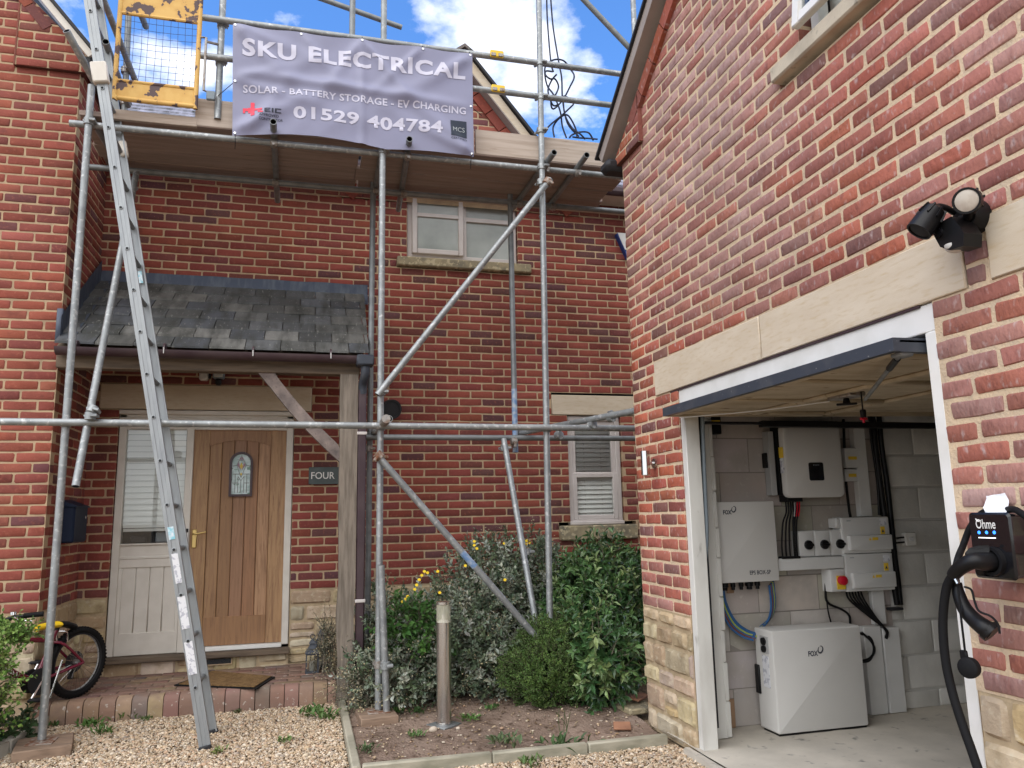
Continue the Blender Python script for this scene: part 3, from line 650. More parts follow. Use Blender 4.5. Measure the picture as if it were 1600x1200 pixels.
# --- windows
def frame_rect(mb, x0, x1, z0, z1, y, t, dep, m, b=.006):
    mb.box((x0, y, z0), (x0 + t, y + dep, z1), m, b); mb.box((x1 - t, y, z0), (x1, y + dep, z1), m, b)
    mb.box((x0 + t - .002, y + .001, z0), (x1 - t + .002, y + dep, z0 + t), m, b); mb.box((x0 + t - .002, y + .001, z1 - t), (x1 - t + .002, y + dep, z1), m, b)
yf = YM + .035
mb = MB(); frame_rect(mb, WX0 + .004, WX1 - .004, WZ0 + .003, 4.88, yf, .055, .06, 'upvc'); xm = P(721, 400, Y=yf).x + .03
mb.box((xm - .025, yf + .002, WZ0 + .05), (xm + .025, yf + .058, 4.83), 'upvc', .004)
mb.box((xm + .02, yf + .004, 4.30), (WX1 - .05, yf + .055, 4.345), 'upvc', .004)
wf = mb.build('window', house)
mb = MB(); s0, s1, t0, t1 = WX0 + .05, xm - .01, WZ0 + .05, 4.86      # opening casement standing slightly proud
frame_rect(mb, s0, s1, t0, t1, yf - .035, .055, .045, 'upvc', .008); mb.box((s0 + .05, yf - .030, 4.305), (s1 - .05, yf + .005, 4.345), 'upvc', .004); mb.build('casement', wf)
mb = MB(); mb.box((s0 + .05, yf - .012, t0 + .05), (s1 - .05, yf - .006, t1 - .05), 'frost'); mb.box((xm + .02, yf + .03, WZ0 + .05), (WX1 - .05, yf + .036, 4.84), 'frost'); mb.build('pane', wf)
mb = MB(); frame_rect(mb, VX0 + .004, VX1 - .004, VZ0 + .003, 2.335, yf, .05, .06, 'upvc')
mb.box((VX0 + .01, yf - .006, 2.29), (VX1 - .01, yf + .03, 2.333), 'upvc', .004); mb.box((VX0 - .0, yf - .03, VZ0), (VX1, yf + .0, VZ0 + .035), 'upvc', .006)
vw = mb.build('window', house)
zm = P(930, 742, Y=yf).z
mb = MB(); frame_rect(mb, VX0 + .05, VX1 - .05, VZ0 + .05, zm + .02, yf + .0, .045, .035, 'upvc', .005); frame_rect(mb, VX0 + .05, VX1 - .05, zm - .015, 2.29, yf + .02, .045, .035, 'upvc', .005); mb.build('sash', vw)
mb = MB(); [mb.quad((VX0 + .09, y_, a_), (VX1 - .09, y_, a_), (VX1 - .09, y_, b_), (VX0 + .09, y_, b_), 'pane') for y_, a_, b_ in ((yf + .022, VZ0 + .09, zm - .02), (yf + .042, zm + .02, 2.25))]; mb.build('pane', vw)
mb = MB(); z = VZ0 + .07
while z < 2.27:
    mb.add([(VX0 + .07, yf + .056, z), (VX1 - .07, yf + .056, z), (VX1 - .07, yf + .078, z + .046), (VX0 + .07, yf + .078, z + .046)], [(0, 1, 2, 3)], 'blind'); z += .046
mb.tube((VX0 + .38, yf + .07, VZ0 + .06), (VX0 + .38, yf + .07, 2.2), .002, 'upvc', 6); mb.tube((VX0 + .2, yf + .07, VZ0 + .06), (VX0 + .2, yf + .07, 2.2), .002, 'upvc', 6)
mb.build('blind', vw, recalc=False)
# --- front door with side light
yd = YM + .02
mb = MB()
mb.box((DX0 + .004, yd, DZ0), (DX0 + .064, yd + .09, DZ1 - .003), 'cream_paint', .005); mb.box((DX1 - .064, yd, DZ0 + .02), (DX1 - .004, yd + .09, DZ1 - .003), 'cream_paint', .005)
mx0, mx1 = -1.015, -.955
mb.box((mx0, yd + .001, DZ0), (mx1, yd + .09, 2.2), 'cream_paint', .005); mb.box((DX0 + .06, yd + .002, 2.17), (DX1 - .06, yd + .09, 2.25), 'cream_paint', .005)
for k, (z0, z1, pr) in enumerate(((2.245, 2.275, .012), (2.27, 2.3, .0), (2.297, DZ1 - .003, .03))): mb.box((DX0 + .0, yd - pr, z0), (DX1 - .0, yd + .08, z1), 'cream_paint', .006)
df = mb.build('door_frame', house)
mb = MB(); mb.box((DX0 - .02, YM - .085, .245), (DX1 + .01, YM + .1, .287), 'old_oak_x', .006); mb.build('threshold', df)
mb = MB(); mb.box((-.962, yd - .012, .29), (DX1 - .06, yd + .08, .325), 'white', .004); mb.build('threshold_bar', df)
# side light panel
mb = MB(); sx0, sx1 = DX0 + .062, mx0 + .002
mb.box((sx0, yd + .02, .29), (sx1, yd + .07, .47), 'cream_paint', .004); mb.box((sx0, yd + .02, 1.0), (sx1, yd + .07, 1.19), 'cream_paint', .004)
mb.box((sx0, yd + .012, 1.07), (sx1, yd + .04, 1.095), 'cream_paint', .006); mb.box((sx0, yd + .0, 1.185), (sx1, yd + .05, 1.20), 'cream_paint', .004)
nb = 4; wdt = (sx1 - sx0 - .05) / nb
mb.box((sx0, yd + .021, .46), (sx0 + .03, yd + .07, 1.0), 'cream_paint', .003)
mb.box((sx1 - .03, yd + .021, .46), (sx1, yd + .07, 1.0), 'cream_paint', .003)
for k in range(nb): mb.box((sx0 + .025 + k * wdt + .001, yd + .032, .46), (sx0 + .025 + (k + 1) * wdt - .001, yd + .06, 1.01), 'cream_paint', .006)
sp_ = mb.build('side_panel', house)
mb = MB(); mb.quad((sx0, yd + .03, 1.195), (sx1, yd + .03, 1.195), (sx1, yd + .03, 2.18), (sx0, yd + .03, 2.18), 'pane'); mb.build('pane', sp_)
mb = MB(); z = 1.33
while z < 2.17:
    mb.add([(sx0 + .005, yd + .055, z), (sx1 - .005, yd + .055, z), (sx1 - .005, yd + .077, z + .050), (sx0 + .005, yd + .077, z + .050)], [(0, 1, 2, 3)], 'blind'); z += .05
mb.box((sx0 + .005, yd + .07, 1.30), (sx1 - .005, yd + .10, 1.325), 'blind'); mb.build('blind', sp_, recalc=False)
mb = MB(); mb.box((sx0 + .25, yd + .15, 1.2), (sx0 + .40, yd + .18, 1.29), 'conduit', .01); mb.box((sx0 + .05, yd + .15, 1.2), (sx0 + .18, yd + .17, 1.26), 'blackm', .01); mb.build('indoor_clutter', sp_)
# oak door
OAK = [((.37, .21, .112), 3), ((.305, .168, .085), 2), ((.405, .24, .132), 2), ((.33, .184, .09), 2)]
lx0, lx1, lz0, lz1 = -.958, DX1 - .062, .328, 2.185; st = .135
mb = MB()
for a, b in ((lx0, lx0 + st), (lx1 - st, lx1)): mb.box((a, yd + .03, lz0), (b, yd + .075, lz1), 'oak', .003, pick(OAK))
mb.box((lx0 + st + .001, yd + .0305, lz0), (lx1 - st - .001, yd + .0745, lz0 + .235), 'oak', .004, (.32, .176, .088))
npl = 5; x0, x1 = lx0 + st, lx1 - st; wp = (x1 - x0) / npl
for k in range(npl): mb.box((x0 + k * wp + .0015, yd + .042, lz0 + .23), (x0 + (k + 1) * wp - .0015, yd + .07, lz1 - .05), 'oak', .005, pick(OAK))
mb.box((x0, yd + .055, lz0), (x1, yd + .074, lz1 - .02), 'dark_in')
n = 14; arc = []
for k in range(n + 1):
    t = k / n; x = x0 + (x1 - x0) * t; arc.append((x, yd + .031, 2.03 + .05 * (1 - (2 * t - 1) ** 2)))
top = [(x1 - .001, yd + .031, lz1), (x0 + .001, yd + .031, lz1)]
mb.prism(arc + top, (0, .04, 0), 'oak', (.34, .19, .098))
door = mb.build('front_door', house, sharp=30)
ga, gb = P(357, 776, Y=yd + .03), P(396, 706, Y=yd + .03); gx0, gx1, gz0, gz1 = ga.x, gb.x, ga.z, gb.z
def arch(x0, x1, z0, z1, y, n=12, ins=0):
    x0 += ins; x1 -= ins; z0 += ins; r = (x1 - x0) / 2; zc = z1 - ins - r * .95; o = [(x0, y, z0), (x1, y, z0)]
    for k in range(n + 1):
        a = math.pi * k / n; o.append(((x0 + x1) / 2 + r * math.cos(a), y, zc + r * .95 * math.sin(a)))
    return o
mb = MB(); o1 = arch(gx0, gx1, gz0, gz1, yd + .012); o2 = arch(gx0, gx1, gz0, gz1, yd + .012, ins=.02); o3 = [(x, yd + .045, z) for x, y, z in o2]; o0 = [(x, yd + .045, z) for x, y, z in o1]; n = len(o1)
mb.add(o1 + o2 + o3 + o0, [(i, (i + 1) % n, n + (i + 1) % n, n + i) for i in range(n)] + [(n + i, n + (i + 1) % n, 2 * n + (i + 1) % n, 2 * n + i) for i in range(n)] + [(i, 3 * n + i, 3 * n + (i + 1) % n, (i + 1) % n) for i in range(n)], 'brownp')
mb.build('glass_frame', door)
mb = MB(); gy = yd + .034; mb.prism(arch(gx0, gx1, gz0, gz1, gy, ins=.019), (0, .006, 0), 'stained')
gxm = (gx0 + gx1) / 2
def lead(a, b): mb.tube((gx0 + (gx1 - gx0) * a[0], gy - .002, gz0 + (gz1 - gz0) * a[1]), (gx0 + (gx1 - gx0) * b[0], gy - .002, gz0 + (gz1 - gz0) * b[1]), .0028, 'leadcame', 6)
for a, b in (((.25, .08), (.25, .5)), ((.37, .08), (.37, .45)), ((.63, .08), (.63, .45)), ((.75, .08), (.75, .5)), ((.5, .08), (.5, .35)), ((.14, .5), (.42, .5)), ((.58, .5), (.86, .5)), ((.5, .42), (.3, .7)), ((.5, .42), (.7, .7)), ((.3, .7), (.38, .8)), ((.7, .7), (.62, .8)), ((.38, .8), (.62, .8)), ((.5, .8), (.5, .93)), ((.14, .68), (.3, .7)), ((.7, .7), (.86, .68)), ((.14, .3), (.37, .3)), ((.63, .3), (.86, .3)), ((.37, .45), (.5, .35)), ((.63, .45), (.5, .35))): lead(a, b)
def gl(pts, m): mb.prism([(gx0 + (gx1 - gx0) * a, gy - .0015, gz0 + (gz1 - gz0) * b) for a, b in pts], (0, .002, 0), m)
gl([(.5, .6), (.58, .68), (.5, .76), (.42, .68)], 'amber'); gl([(.5, .46), (.55, .5), (.5, .54), (.45, .5)], 'amber'); gl([(.32, .70), (.4, .78), (.42, .70), (.48, .58)], 'mauve'); gl([(.68, .70), (.6, .78), (.58, .70), (.52, .58)], 'mauve')
gl([(.38, .82), (.48, .82), (.48, .9)], 'mauve'); gl([(.62, .82), (.52, .82), (.52, .9)], 'mauve')
mb.build('stained_glass', door)
h = P(303, 838, Y=yd); mb = MB(); mb.box((h.x - .02, yd + .018, h.z - .10), (h.x + .02, yd + .03, h.z + .06), 'brass', .006)
mb.sweep([(h.x, yd + .02, h.z + .02), (h.x, yd - .03, h.z + .02), (h.x + .03, yd - .035, h.z + .022), (h.x + .10, yd - .032, h.z + .035)], .008, 'brass', 10, 4); mb.build('handle', door)
# gadget beside the door handle
h2 = P(291, 838, Y=yd); mb = MB(); mb.box((mx0 + .01, yd - .02, h2.z - .06), (mx0 + .055, yd + .0, h2.z + .06), 'boxwhite', .005); mb.box((mx0 + .012, yd - .023, h2.z + .03), (mx0 + .053, yd + .0, h2.z + .065), 'blackm', .005); mb.build('door_bell', df)
# vent
mb = MB(); a, b = P(322, 1039, Y=YM), P(364, 1026, Y=YM); mb.box((a.x, YM - .055, a.z), (b.x, YM + .03, b.z), 'mortar', .003)
for k in range(6): z = a.z + .008 + k * (b.z - a.z - .012) / 6; mb.box((a.x + .01, YM - .058, z + .004), (b.x - .01, YM, z + .010), 'dark_in')
mb.build('air_brick', house)
# --- porch
PY0, PZ0, PY1, PZ1, PXR = 6.12, 2.665, 7.17, 3.45, .47
mb = MB(); mb.box((XW + .01, 6.155, 2.50), (.40, 6.265, 2.615), 'old_oak_x', .006); porch = mb.build('porch', house)
mb = MB(); i = 0; nrow = 7
for r in range(nrow):
    f0, f1 = r / nrow, (r + 1.25) / nrow; y0, z0 = PY0 + (PY1 - PY0) * f0, PZ0 + (PZ1 - PZ0) * f0; y1, z1 = PY0 + (PY1 - PY0) * min(f1, 1.04), PZ0 + (PZ1 - PZ0) * min(f1, 1.04)
    x = XW + .0 - (.13 if r % 2 else 0)
    xr = PXR + .03 * (r / nrow)
    while x < xr - .02:
        xa, xb = max(x, XW), min(x + .262, xr); x += .262
        if xb - xa < .03: continue
        k = U_(.75, 1.3); c0 = random.choice([(.105, .105, .10), (.09, .092, .093), (.135, .132, .122), (.10, .103, .106), (.08, .085, .094), (.155, .152, .142)])
        dy = U_(-.006, .004); e = U_(-.002, .004); th = .017
        A = [(xa + .003, y0 + dy, z0 + .022 + e), (xb - .003, y0 + dy + U_(-.004, .004), z0 + .022 + e), (xb - .003, y1, z1 + .002), (xa + .003, y1, z1 + .002)]
        mb.add(A + [(p[0], p[1], p[2] - th) for p in A], [(0, 1, 2, 3), (7, 6, 5, 4), (0, 4, 5, 1), (1, 5, 6, 2), (2, 6, 7, 3), (3, 7, 4, 0)], 'slate', (c0[0] * k, c0[1] * k, c0[2] * k))
mb.build('slate_roof', porch, sharp=20)
mb = MB(); mb.prism([(XW, PY0 + .03, PZ0 - .03), (XW, YM - .01, PZ1 + .0), (XW, YM - .01, PZ1 - .03), (XW, PY0 + .03, PZ0 - .06)], (PXR - XW - .04, 0, 0), 'old_oak_x')
mb.box((PXR - .07, PY0 + .06, PZ0 - .10), (PXR - .03, PY0 + .10, PZ0 - .02), 'brownp'); mb.build('porch_ceiling', porch)
# lead flashing: apron over the slates, upstand on the wall, stepped strip on the return wall
mb = MB(); nseg = 40; vs = []; xs = [XW + (PXR + .06 - XW) * k / nseg for k in range(nseg + 1)]
for x in xs:
    q = .006 * noise.noise(Vector((x * 4, 0, 0)))
    vs += [(x, YM - .012, 3.565 + q), (x, YM - .02, 3.47 + q), (x, YM - .05, 3.405), (x, YM - .13, 3.34 + q)]
fs = []
for k in range(nseg):
    for t in range(3): a = k * 4 + t; fs.append((a, a + 1, a + 5, a + 4))
mb.add(vs, fs, 'lead')
xv = XW + .012; pts = [(6.2, 2.72), (7.2, 3.48)]
mb.add([(xv, 6.2, 2.70), (xv, 7.2, 3.46), (xv, 7.2, 3.66), (xv, 6.2, 2.90), (xv + .10, 6.2, 2.745), (xv + .10, 7.2, 3.49)], [(0, 1, 2, 3), (0, 4, 5, 1)], 'lead')
mb.box((XW - .03, YL - .014, 2.72), (XW + .014, YL + .02, 2.96), 'lead', .004)
mb.build('lead_flashing', porch, recalc=False, sharp=60)
# gutter: half round channel with joints, downpipe
mb = MB(); gyc, gzc, gr = 6.075, 2.63, .055; vs = []; n = 12
for x in (XW + .03, PXR + .0):
    for rr in (gr, gr - .006):
        for k in range(n + 1):
            a = math.pi + math.pi * k / n; vs.append((x, gyc + rr * math.cos(a), gzc + rr * math.sin(a)))
m_ = n + 1; fs = []
for k in range(n): fs += [(k, k + 1, 2 * m_ + k + 1, 2 * m_ + k), (m_ + k, 3 * m_ + k, 3 * m_ + k + 1, m_ + k + 1)]
fs += [(0, 2 * m_, 3 * m_, m_), (n, m_ + n, 3 * m_ + n, 2 * m_ + n)]
mb.add(vs, fs, 'brownp')
for u in (116, 255, 395, 517):
    x = P(u, 560, Y=gyc - gr).x; mb.lathe((x - .008, gyc, gzc), XA, [(0, gr + .002), (.014, gr + .002)], 'brownp', 20); mb.box((x - .003, gyc - gr - .005, gzc - .03), (x + .003, gyc - gr + .0, gzc + .015), 'trunk')
gut = mb.build('gutter', porch)
mb = MB(); xd = PXR - .045; mb.box((xd - .06, gyc - .065, gzc - .075), (xd + .075, gyc + .065, gzc + .012), 'dgrey', .012); mb.sweep([(xd + .01, gyc, gzc - .06), (xd + .01, gyc, gzc - .14), (xd + .0, gyc + .08, gzc - .20), (xd, gyc + .10, gzc - .28)], .036, 'dgrey', 12, 3); mb.build('gutter_outlet', porch)
mb = MB(); mb.box((xd - .036, gyc + .07, .10), (xd + .03, gyc + .13, gzc - .24), 'brownp', .01)
for z in (2.02, .74): mb.box((xd - .042, gyc + .064, z), (xd + .036, gyc + .136, z + .025), 'upvc', .004)
mb.build('downpipe', porch)
mb = MB(); mb.sweep([(.315, 6.215, .02), (.305, 6.21, .6), (.318, 6.215, 1.5), (.318, 6.215, 2.5)], .001, 'old_oak', 4)
mb = MB(); vs = []; hs = [(.0, .262, .392, .07), (.35, .262, .385, .066), (.62, .245, .375, .065), (.9, .262, .385, .065), (1.5, .252, .386, .065), (2.1, .25, .387, .065), (2.502, .248, .388, .065)]
for z, a, b, t in hs: vs += [(a, 6.21 - t, z), (b, 6.21 - t, z), (b, 6.21 + t, z), (a, 6.21 + t, z)]
fs = [(0, 1, 2, 3)]
for k in range(len(hs) - 1):
    for t in range(4): fs.append((k * 4 + t, k * 4 + (t + 1) % 4, k * 4 + 4 + (t + 1) % 4, k * 4 + 4 + t))
mb.add(vs, fs, 'old_oak'); mb.build('porch_post', porch, sharp=30)
mb = MB(); n = 10; A = []; B = []
for k in range(n + 1):
    t = k / n; bow = .028 * math.sin(math.pi * t); px, pz = .26 + (-.31 - .26) * t, 1.865 + (2.50 - 1.865) * t
    A.append((px - .030 - bow * .6, 6.17, pz - .034 - bow * .5)); B.append((px + .030 - bow * .6, 6.17, pz + .034 - bow * .5))
A[0] = (.255, 6.17, 1.81); B[0] = (.255, 6.17, 1.92); A[-1] = (-.375, 6.17, 2.502); B[-1] = (-.25, 6.17, 2.502)
mb.prism(A + B[::-1], (0, .085, 0), 'brace'); mb.build('porch_brace', porch, sharp=30)
# --- fixtures on the house walls
mb = MB(); a = P(332, 597, Y=YM - .08); mb.box((a.x, YM - .10, 2.615), (a.x + .095, YM - .005, 2.70), 'conduit', .01); mb.box((a.x + .01, YM - .106, 2.625), (a.x + .085, YM - .09, 2.69), 'glass', .006); mb.box((a.x + .02, YM - .07, 2.56), (a.x + .07, YM - .02, 2.612), 'blackm', .01)
mb.box((a.x - .115, YM - .07, 2.60), (a.x - .04, YM - .005, 2.685), 'boxwhite', .012); mb.box((a.x - .045, YM - .05, 2.62), (a.x - .02, YM - .01, 2.66), 'blackm', .005)
mb.build('porch_light', label='small grey bulkhead light with white sensor box above the front door lintel', cat='light')
mb = MB(); a, b = P(482, 757, Y=YM - .02), P(483, 730, Y=YM - .02); mb.box((a.x, YM - .028, a.z), (a.x + .33, YM - .012, b.z), 'signslate', .003)
sg = mb.build('house_sign', label='grey slate sign reading FOUR on the brick wall, right end behind the porch post', cat='sign')
mb = MB(); put_text(mb, 'FOUR', (a.x + .022, YM - .030, a.z + .048), XA, ZA, .205, .062, 'white', .006); mb.build('lettering', sg)
mb = MB(); a = P(606, 640, Y=YM - .12); mb.lathe((a.x, YM - .02, a.z), (0, -1, 0), [(0, .05), (.03, .05), (.04, .03), (.06, .03)], 'blackm'); mb.lathe((a.x + .02, YM - .22, a.z - .01), (.25, -1, -.15), [(-.14, .045), (-.05, .085), (.03, .09), (.03, .075), (.02, .075)], 'blackm'); mb.build('wall_lamp', label='round black wall lamp on the brick wall half behind the middle scaffold pole', cat='lamp')
mb = MB(); c = P(972, 384, Y=YM - .04)
mb.prism([(c.x - .055, YM, c.z + .13), (c.x + .16, YM, c.z + .13), (c.x + .16, YM, c.z - .05), (c.x + .02, YM, c.z - .05)], (0, -.07, 0), 'alarmw'); mb.prism([(c.x - .065, YM, c.z + .12), (c.x - .055, YM, c.z + .13), (c.x + .02, YM, c.z - .05), (c.x + .16, YM, c.z - .05), (c.x + .16, YM, c.z - .14), (c.x + .05, YM, c.z - .14)], (0, -.062, 0), 'alarmb')
mb.build('alarm_box', label='white and blue burglar alarm box high on the brick wall by the garage corner', cat='alarm')
mb = MB(); y0, y1 = 6.50, 6.86; z0, z1 = 1.235, 1.53
mb.box((XW + .005, y0, z0), (XW + .12, y1, z1 - .02), 'postblue', .012); mb.prism([(XW + .005, y0 - .01, z1 - .022), (XW + .13, y0 - .01, z1 - .03), (XW + .13, y0 - .01, z1 - .02), (XW + .005, y0 - .01, z1 + .03)], (0, y1 - y0 + .02, 0), 'postblue')
pbx = mb.build('post_box', label='dark blue metal letter box on the shaded side wall left of the front door', cat='letter box', sharp=30)
mb = MB(); mb.lathe((XW + .119, (y0 + y1) / 2 + .1, z0 + .19), XA, [(0, .012), (.008, .012)], 'chrome', 12); mb.build('lock', pbx)
# ================================================================== SCAFFOLD
YF, YB, TR = 5.60, 6.37, .02415
ZL = 4.155
scaf = thing('scaffold', (.5, 5.9, 0), 'galvanised tube scaffold with timber platform standing against the brick house', 'scaffold')
def tube(name, p, q, m='galv', hollow=True, label=None, r=TR):
    mb = MB(); mb.tube(p, q, r, m, 18, hollow); return mb.build(name, scaf, label=label)
def coupler(p, ax=(0, 0, 1), m='coupler', to=(0, 1, 0)):
    p, ax, to = Vector(p), Vector(ax).normalized(), Vector(to).normalized(); mb = MB()
    mb.lathe(p - ax * .026, ax, [(0, TR + .003), (.003, TR + .009), (.049, TR + .009), (.052, TR + .003)], m, 16)
    s = ax.cross(to).normalized()
    mb.beam(p + s * .03 + to * -.02, p + s * .03 + to * .05, .042, .02, m, ax, b=.004)
    mb.tube(p - s * .028 - to * .045, p - s * .028 + to * .02, .007, m, 8); mb.lathe(p - s * .028 - to * .045, -to, [(0, .012), (.012, .012)], m, 6)
    mb.tube(p + s * .034 - to * .05, p + s * .034 + to * .02, .006, m, 8)
    return mb.build('coupler', scaf, sharp=30)
P1x, P2x, P3x = -1.527, .515, 1.775
tube('standard', (P1x, YF, .08), (P1x, YF, 4.43)); tube('standard', (P2x - .001, YF, .09), (P2x - .001, YF, 4.215)); tube('standard', (P3x - .025, YF, .05), (P3x + .045, YF, 6.4))
tube('standard', (P2x + .003, YF + .02, 4.5), (P2x + .003, YF + .02, 6.3)); tube('standard', (.284, YF + .25, 4.3), (.284, YF + .25, 6.3), 'galv_dull')
tube('standard', (-.69, YF + .05, 4.30), (-.69, YF + .05, 6.3)); tube('standard', (2.696, YF + .06, 4.3), (2.71, YF + .06, 6.4))
zb = P(578, 950, Y=YB).z
tube('standard', (P(574, 940, Y=YB).x, YB, .05), (P(583, 300, Y=YB).x, YB, 4.4), 'galv_dull'); i2 = P(801, 500, Y=YB).x
tube('standard', (i2, YB, 2.45), (i2, YB, 4.4), 'galv_dull'); tube('standard', (i2, YB, 1.9), (i2, YB, 2.45), 'bluepaint', label='scaffold tube length with worn blue paint')
mb = MB(); mb.tube((.52, YF - .06, 1.05), (.568, YF - .04, .075), TR, 'galv', 18, True); mb.build('standard', scaf)
# ledgers
tube('ledger', (-1.66, YF + .05, ZL), (2.62, YF + .05, ZL + .005)); tube('ledger', (-1.72, YB, ZL), (3.2, YB, ZL + .01), 'galv_dull')
tube('ledger', (-2.5, YF - .05, 2.03), (2.62, YF - .05, 2.02)); tube('ledger', (P(566, 684, Y=YB).x, YB - .05, 2.02), (3.2, YB - .05, 2.02), 'galv_dull')
# guard rails
tube('guard_rail', (-.83, YF - .0, 5.075), (2.75, YF - .0, 5.075)); tube('guard_rail', (-.83, YF, 4.765), (2.75, YF, 4.775))
for x, z in ((P(775, 95, Y=YF).x, 5.075), (P(777, 147, Y=YF).x, 4.77)):
    mb = MB(); mb.box((x - .055, YF - .045, z - .022), (x + .055, YF - .02, z + .035), 'warn', .005); mb.box((x - .05, YF - .05, z - .02), (x - .01, YF - .03, z + .01), 'coupler', .004); mb.box((x + .01, YF - .05, z - .02), (x + .05, YF - .03, z + .01), 'coupler', .004); mb.build('sleeve_coupler', scaf, label='yellow marked sleeve coupler joining two rail lengths')
a, b = P(553 - 45, 0, Y=YF + .9), P(628, 43, Y=YF + .9)
tube('guard_rail', a + (a - b) * .8, b, 'galv_dull')
# tubes at the left end of the platform, running back from the ladder
tube('guard_rail', P(104, 48, X=-1.62), P(150, 132, X=-1.50)); tube('guard_rail', P(158, -10, Y=YF + .1), P(212, 128, Y=YB + .1)); tube('guard_rail', P(165, 65, Y=YF), P(200, 165, Y=YB), 'galv_dull')
tube('standard', P(201, 20, Y=YB), P(194, 185, Y=YB), 'galv_dull'); tube('guard_rail', P(215, 10, Y=6.0), P(228, 42, Y=6.4), 'galv_dull')
tube('brace', P(905, -8, Y=YF + .1), P(990, 82, Y=YF + .1), 'galv_dull')
# transoms under the boards
for (u0, v0, u1, v1) in ((427, 190, 433, 303), (640, 217, 624, 318), (866, 238, 803, 323), (917, 242, 852, 330), (598, 232, 584, 305), (150, 200, 205, 285)):
    a, b = P(u0, v0, Z=4.206), P(u1, v1, Z=4.206)
    if u0 in (598, 150): a = Vector((a.x, 5.66, 4.206))
    tube('transom', a, b + (b - a) * .12, 'galv_dull')
    coupler((a.x + (b.x - a.x) * .15, YF + .05, ZL), XA); coupler((b.x, YB, ZL), XA)
# mid height transom towards the camera and tie tube
tube('transom', (.545, 5.29, 2.042), (.53, 6.5, 2.065)); tube('transom', P(1003, 640, Y=5.0), (1.765, 6.45, 2.07))
for u, v in ((955, 652), (925, 663), (873, 680)): coupler(P(u, v, Y=5.0 + (1003 - u) * .0068), (.33, -1, 0), 'galv')
# braces
a, b = P(590, 617, Y=YF - .06), P(860, 280, Y=YF - .06); tube('brace', a, b)
a, b = P(591, 713, Y=YF - .06), P(841, 999, Y=YF - .06); mdl = a.lerp(b, .52); md2 = a.lerp(b, .60)
tube('brace', a, mdl); tube('brace', mdl, md2, 'bluepaint', label='scaffold tube length with worn blue paint'); tube('brace', md2, b)
tube('brace', P(787, 686, Y=YB - .12), P(842, 1000, Y=5.75))
a, b = P(118, 760, Y=5.42), P(213, 270, Y=YB - .05); tube('brace', a, b)
# couplers
for p in ((P1x, YF, ZL), (P1x, YF, 2.03), (P2x, YF, 2.02), (P2x, YF, ZL), (P3x, YF, 2.02), (P3x + .02, YF, ZL), (P2x, YF - .02, 2.275), (P2x, YF - .02, 1.80), (P3x + .01, YF, 4.02), (P3x + .03, YF, 5.075), (P3x + .03, YF, 4.77), (P2x, YF, .38), (-.69, YF + .05, 5.075), (-.69, YF + .05, 4.765), (P3x + .02, YF, 4.47)):
    coupler(p, ZA, 'rust' if abs(p[2] - 1.80) < .01 else ('galv' if p[2] > 2 else 'coupler'), (0, -1, 0))
coupler((.555, YF - .05, .38), ZA, 'galv', (0, -1, 0))
pc = P(141, 650, Y=5.5); coupler(pc, ZA, 'galv', (0, -1, 0)); coupler(pc + Vector((.01, 0, .04)), (.3, .4, 1), 'galv', (0, -1, .2)); coupler(P(788, 700, Y=YB - .1), ZA, 'galv', (0, -1, 0)); coupler(P(803, 690, Y=YB - .1), XA, 'coupler', (0, -1, 0))
ib = P(576, 700, Y=YB).x; coupler((ib, YB, 2.02), ZA, 'coupler', (0, -1, 0)); coupler((i2, YB, 2.02), ZA, 'coupler', (0, -1, 0)); coupler((ib, YB, 1.93), ZA, 'coupler', (0, -1, 0)); coupler(P(195, 160, Y=YB), ZA, 'coupler', (0, -1, 0)); coupler(P(196, 110, Y=YB), ZA, 'coupler', (0, -1, 0))
coupler(P(855, 284, Y=YF - .06), (1, 0, 1.2), 'rust', (0, -1, 0)); coupler(P(592, 712, Y=YF - .06), (1, 0, -1), 'rust', (0, -1, 0)); coupler(P(824, 862, Y=6.1), (0, 0, 1), 'galv', (0, -1, 0))
for e in (-1.66, -1.72): pass
mb = MB(); mb.tube((.525, 5.29, 2.042), (.53, 5.60, 2.042), TR + .006, 'coupler', 14); mb.build('coupler', scaf)
# boards
ys = [5.66, 5.89, 6.12, 6.35]
for k, y in enumerate(ys):
    for (xa, xb) in ((-1.62, .35), (.36, 2.6)):
        mb = MB(); e = U_(-.02, .02); dz = U_(-.003, .003); mb.box((xa + e, y, 4.232 + dz), (xb + e, y + .222, 4.270 + dz), 'board', .004); mb.build('platform_board', scaf)
mb = MB(); mb.box((-1.5, 6.585, 4.232), (3.0, 6.62, 4.275), 'toe', .003); mb.build('platform_board', scaf)  # paler wood strip paints the light catching the inner deck edge
mb = MB(); mb.box((-1.45, YF + .052, 4.225), (-.83, YF + .085, 4.30), 'toe', .003); mb.build('platform_board', scaf)
mb = MB(); mb.box((-.845, YF + .055, 4.24), (1.25, YF + .09, 4.455), 'toe', .003); mb.build('toe_board', scaf); mb = MB(); mb.box((1.26, YF + .055, 4.24), (2.9, YF + .09, 4.45), 'toe', .003); mb.build('toe_board', scaf)
# base plates on the sole boards
for (x, y, z) in ((P1x, YF, .062), (P2x, YF, .075)):
    mb = MB(); mb.box((x - .075, y - .075, z), (x + .075, y + .075, z + .007), 'rust', .002); mb.tube((x, y, z + .005), (x, y, z + .06), .018, 'rust', 12); mb.build('base_plate', scaf)
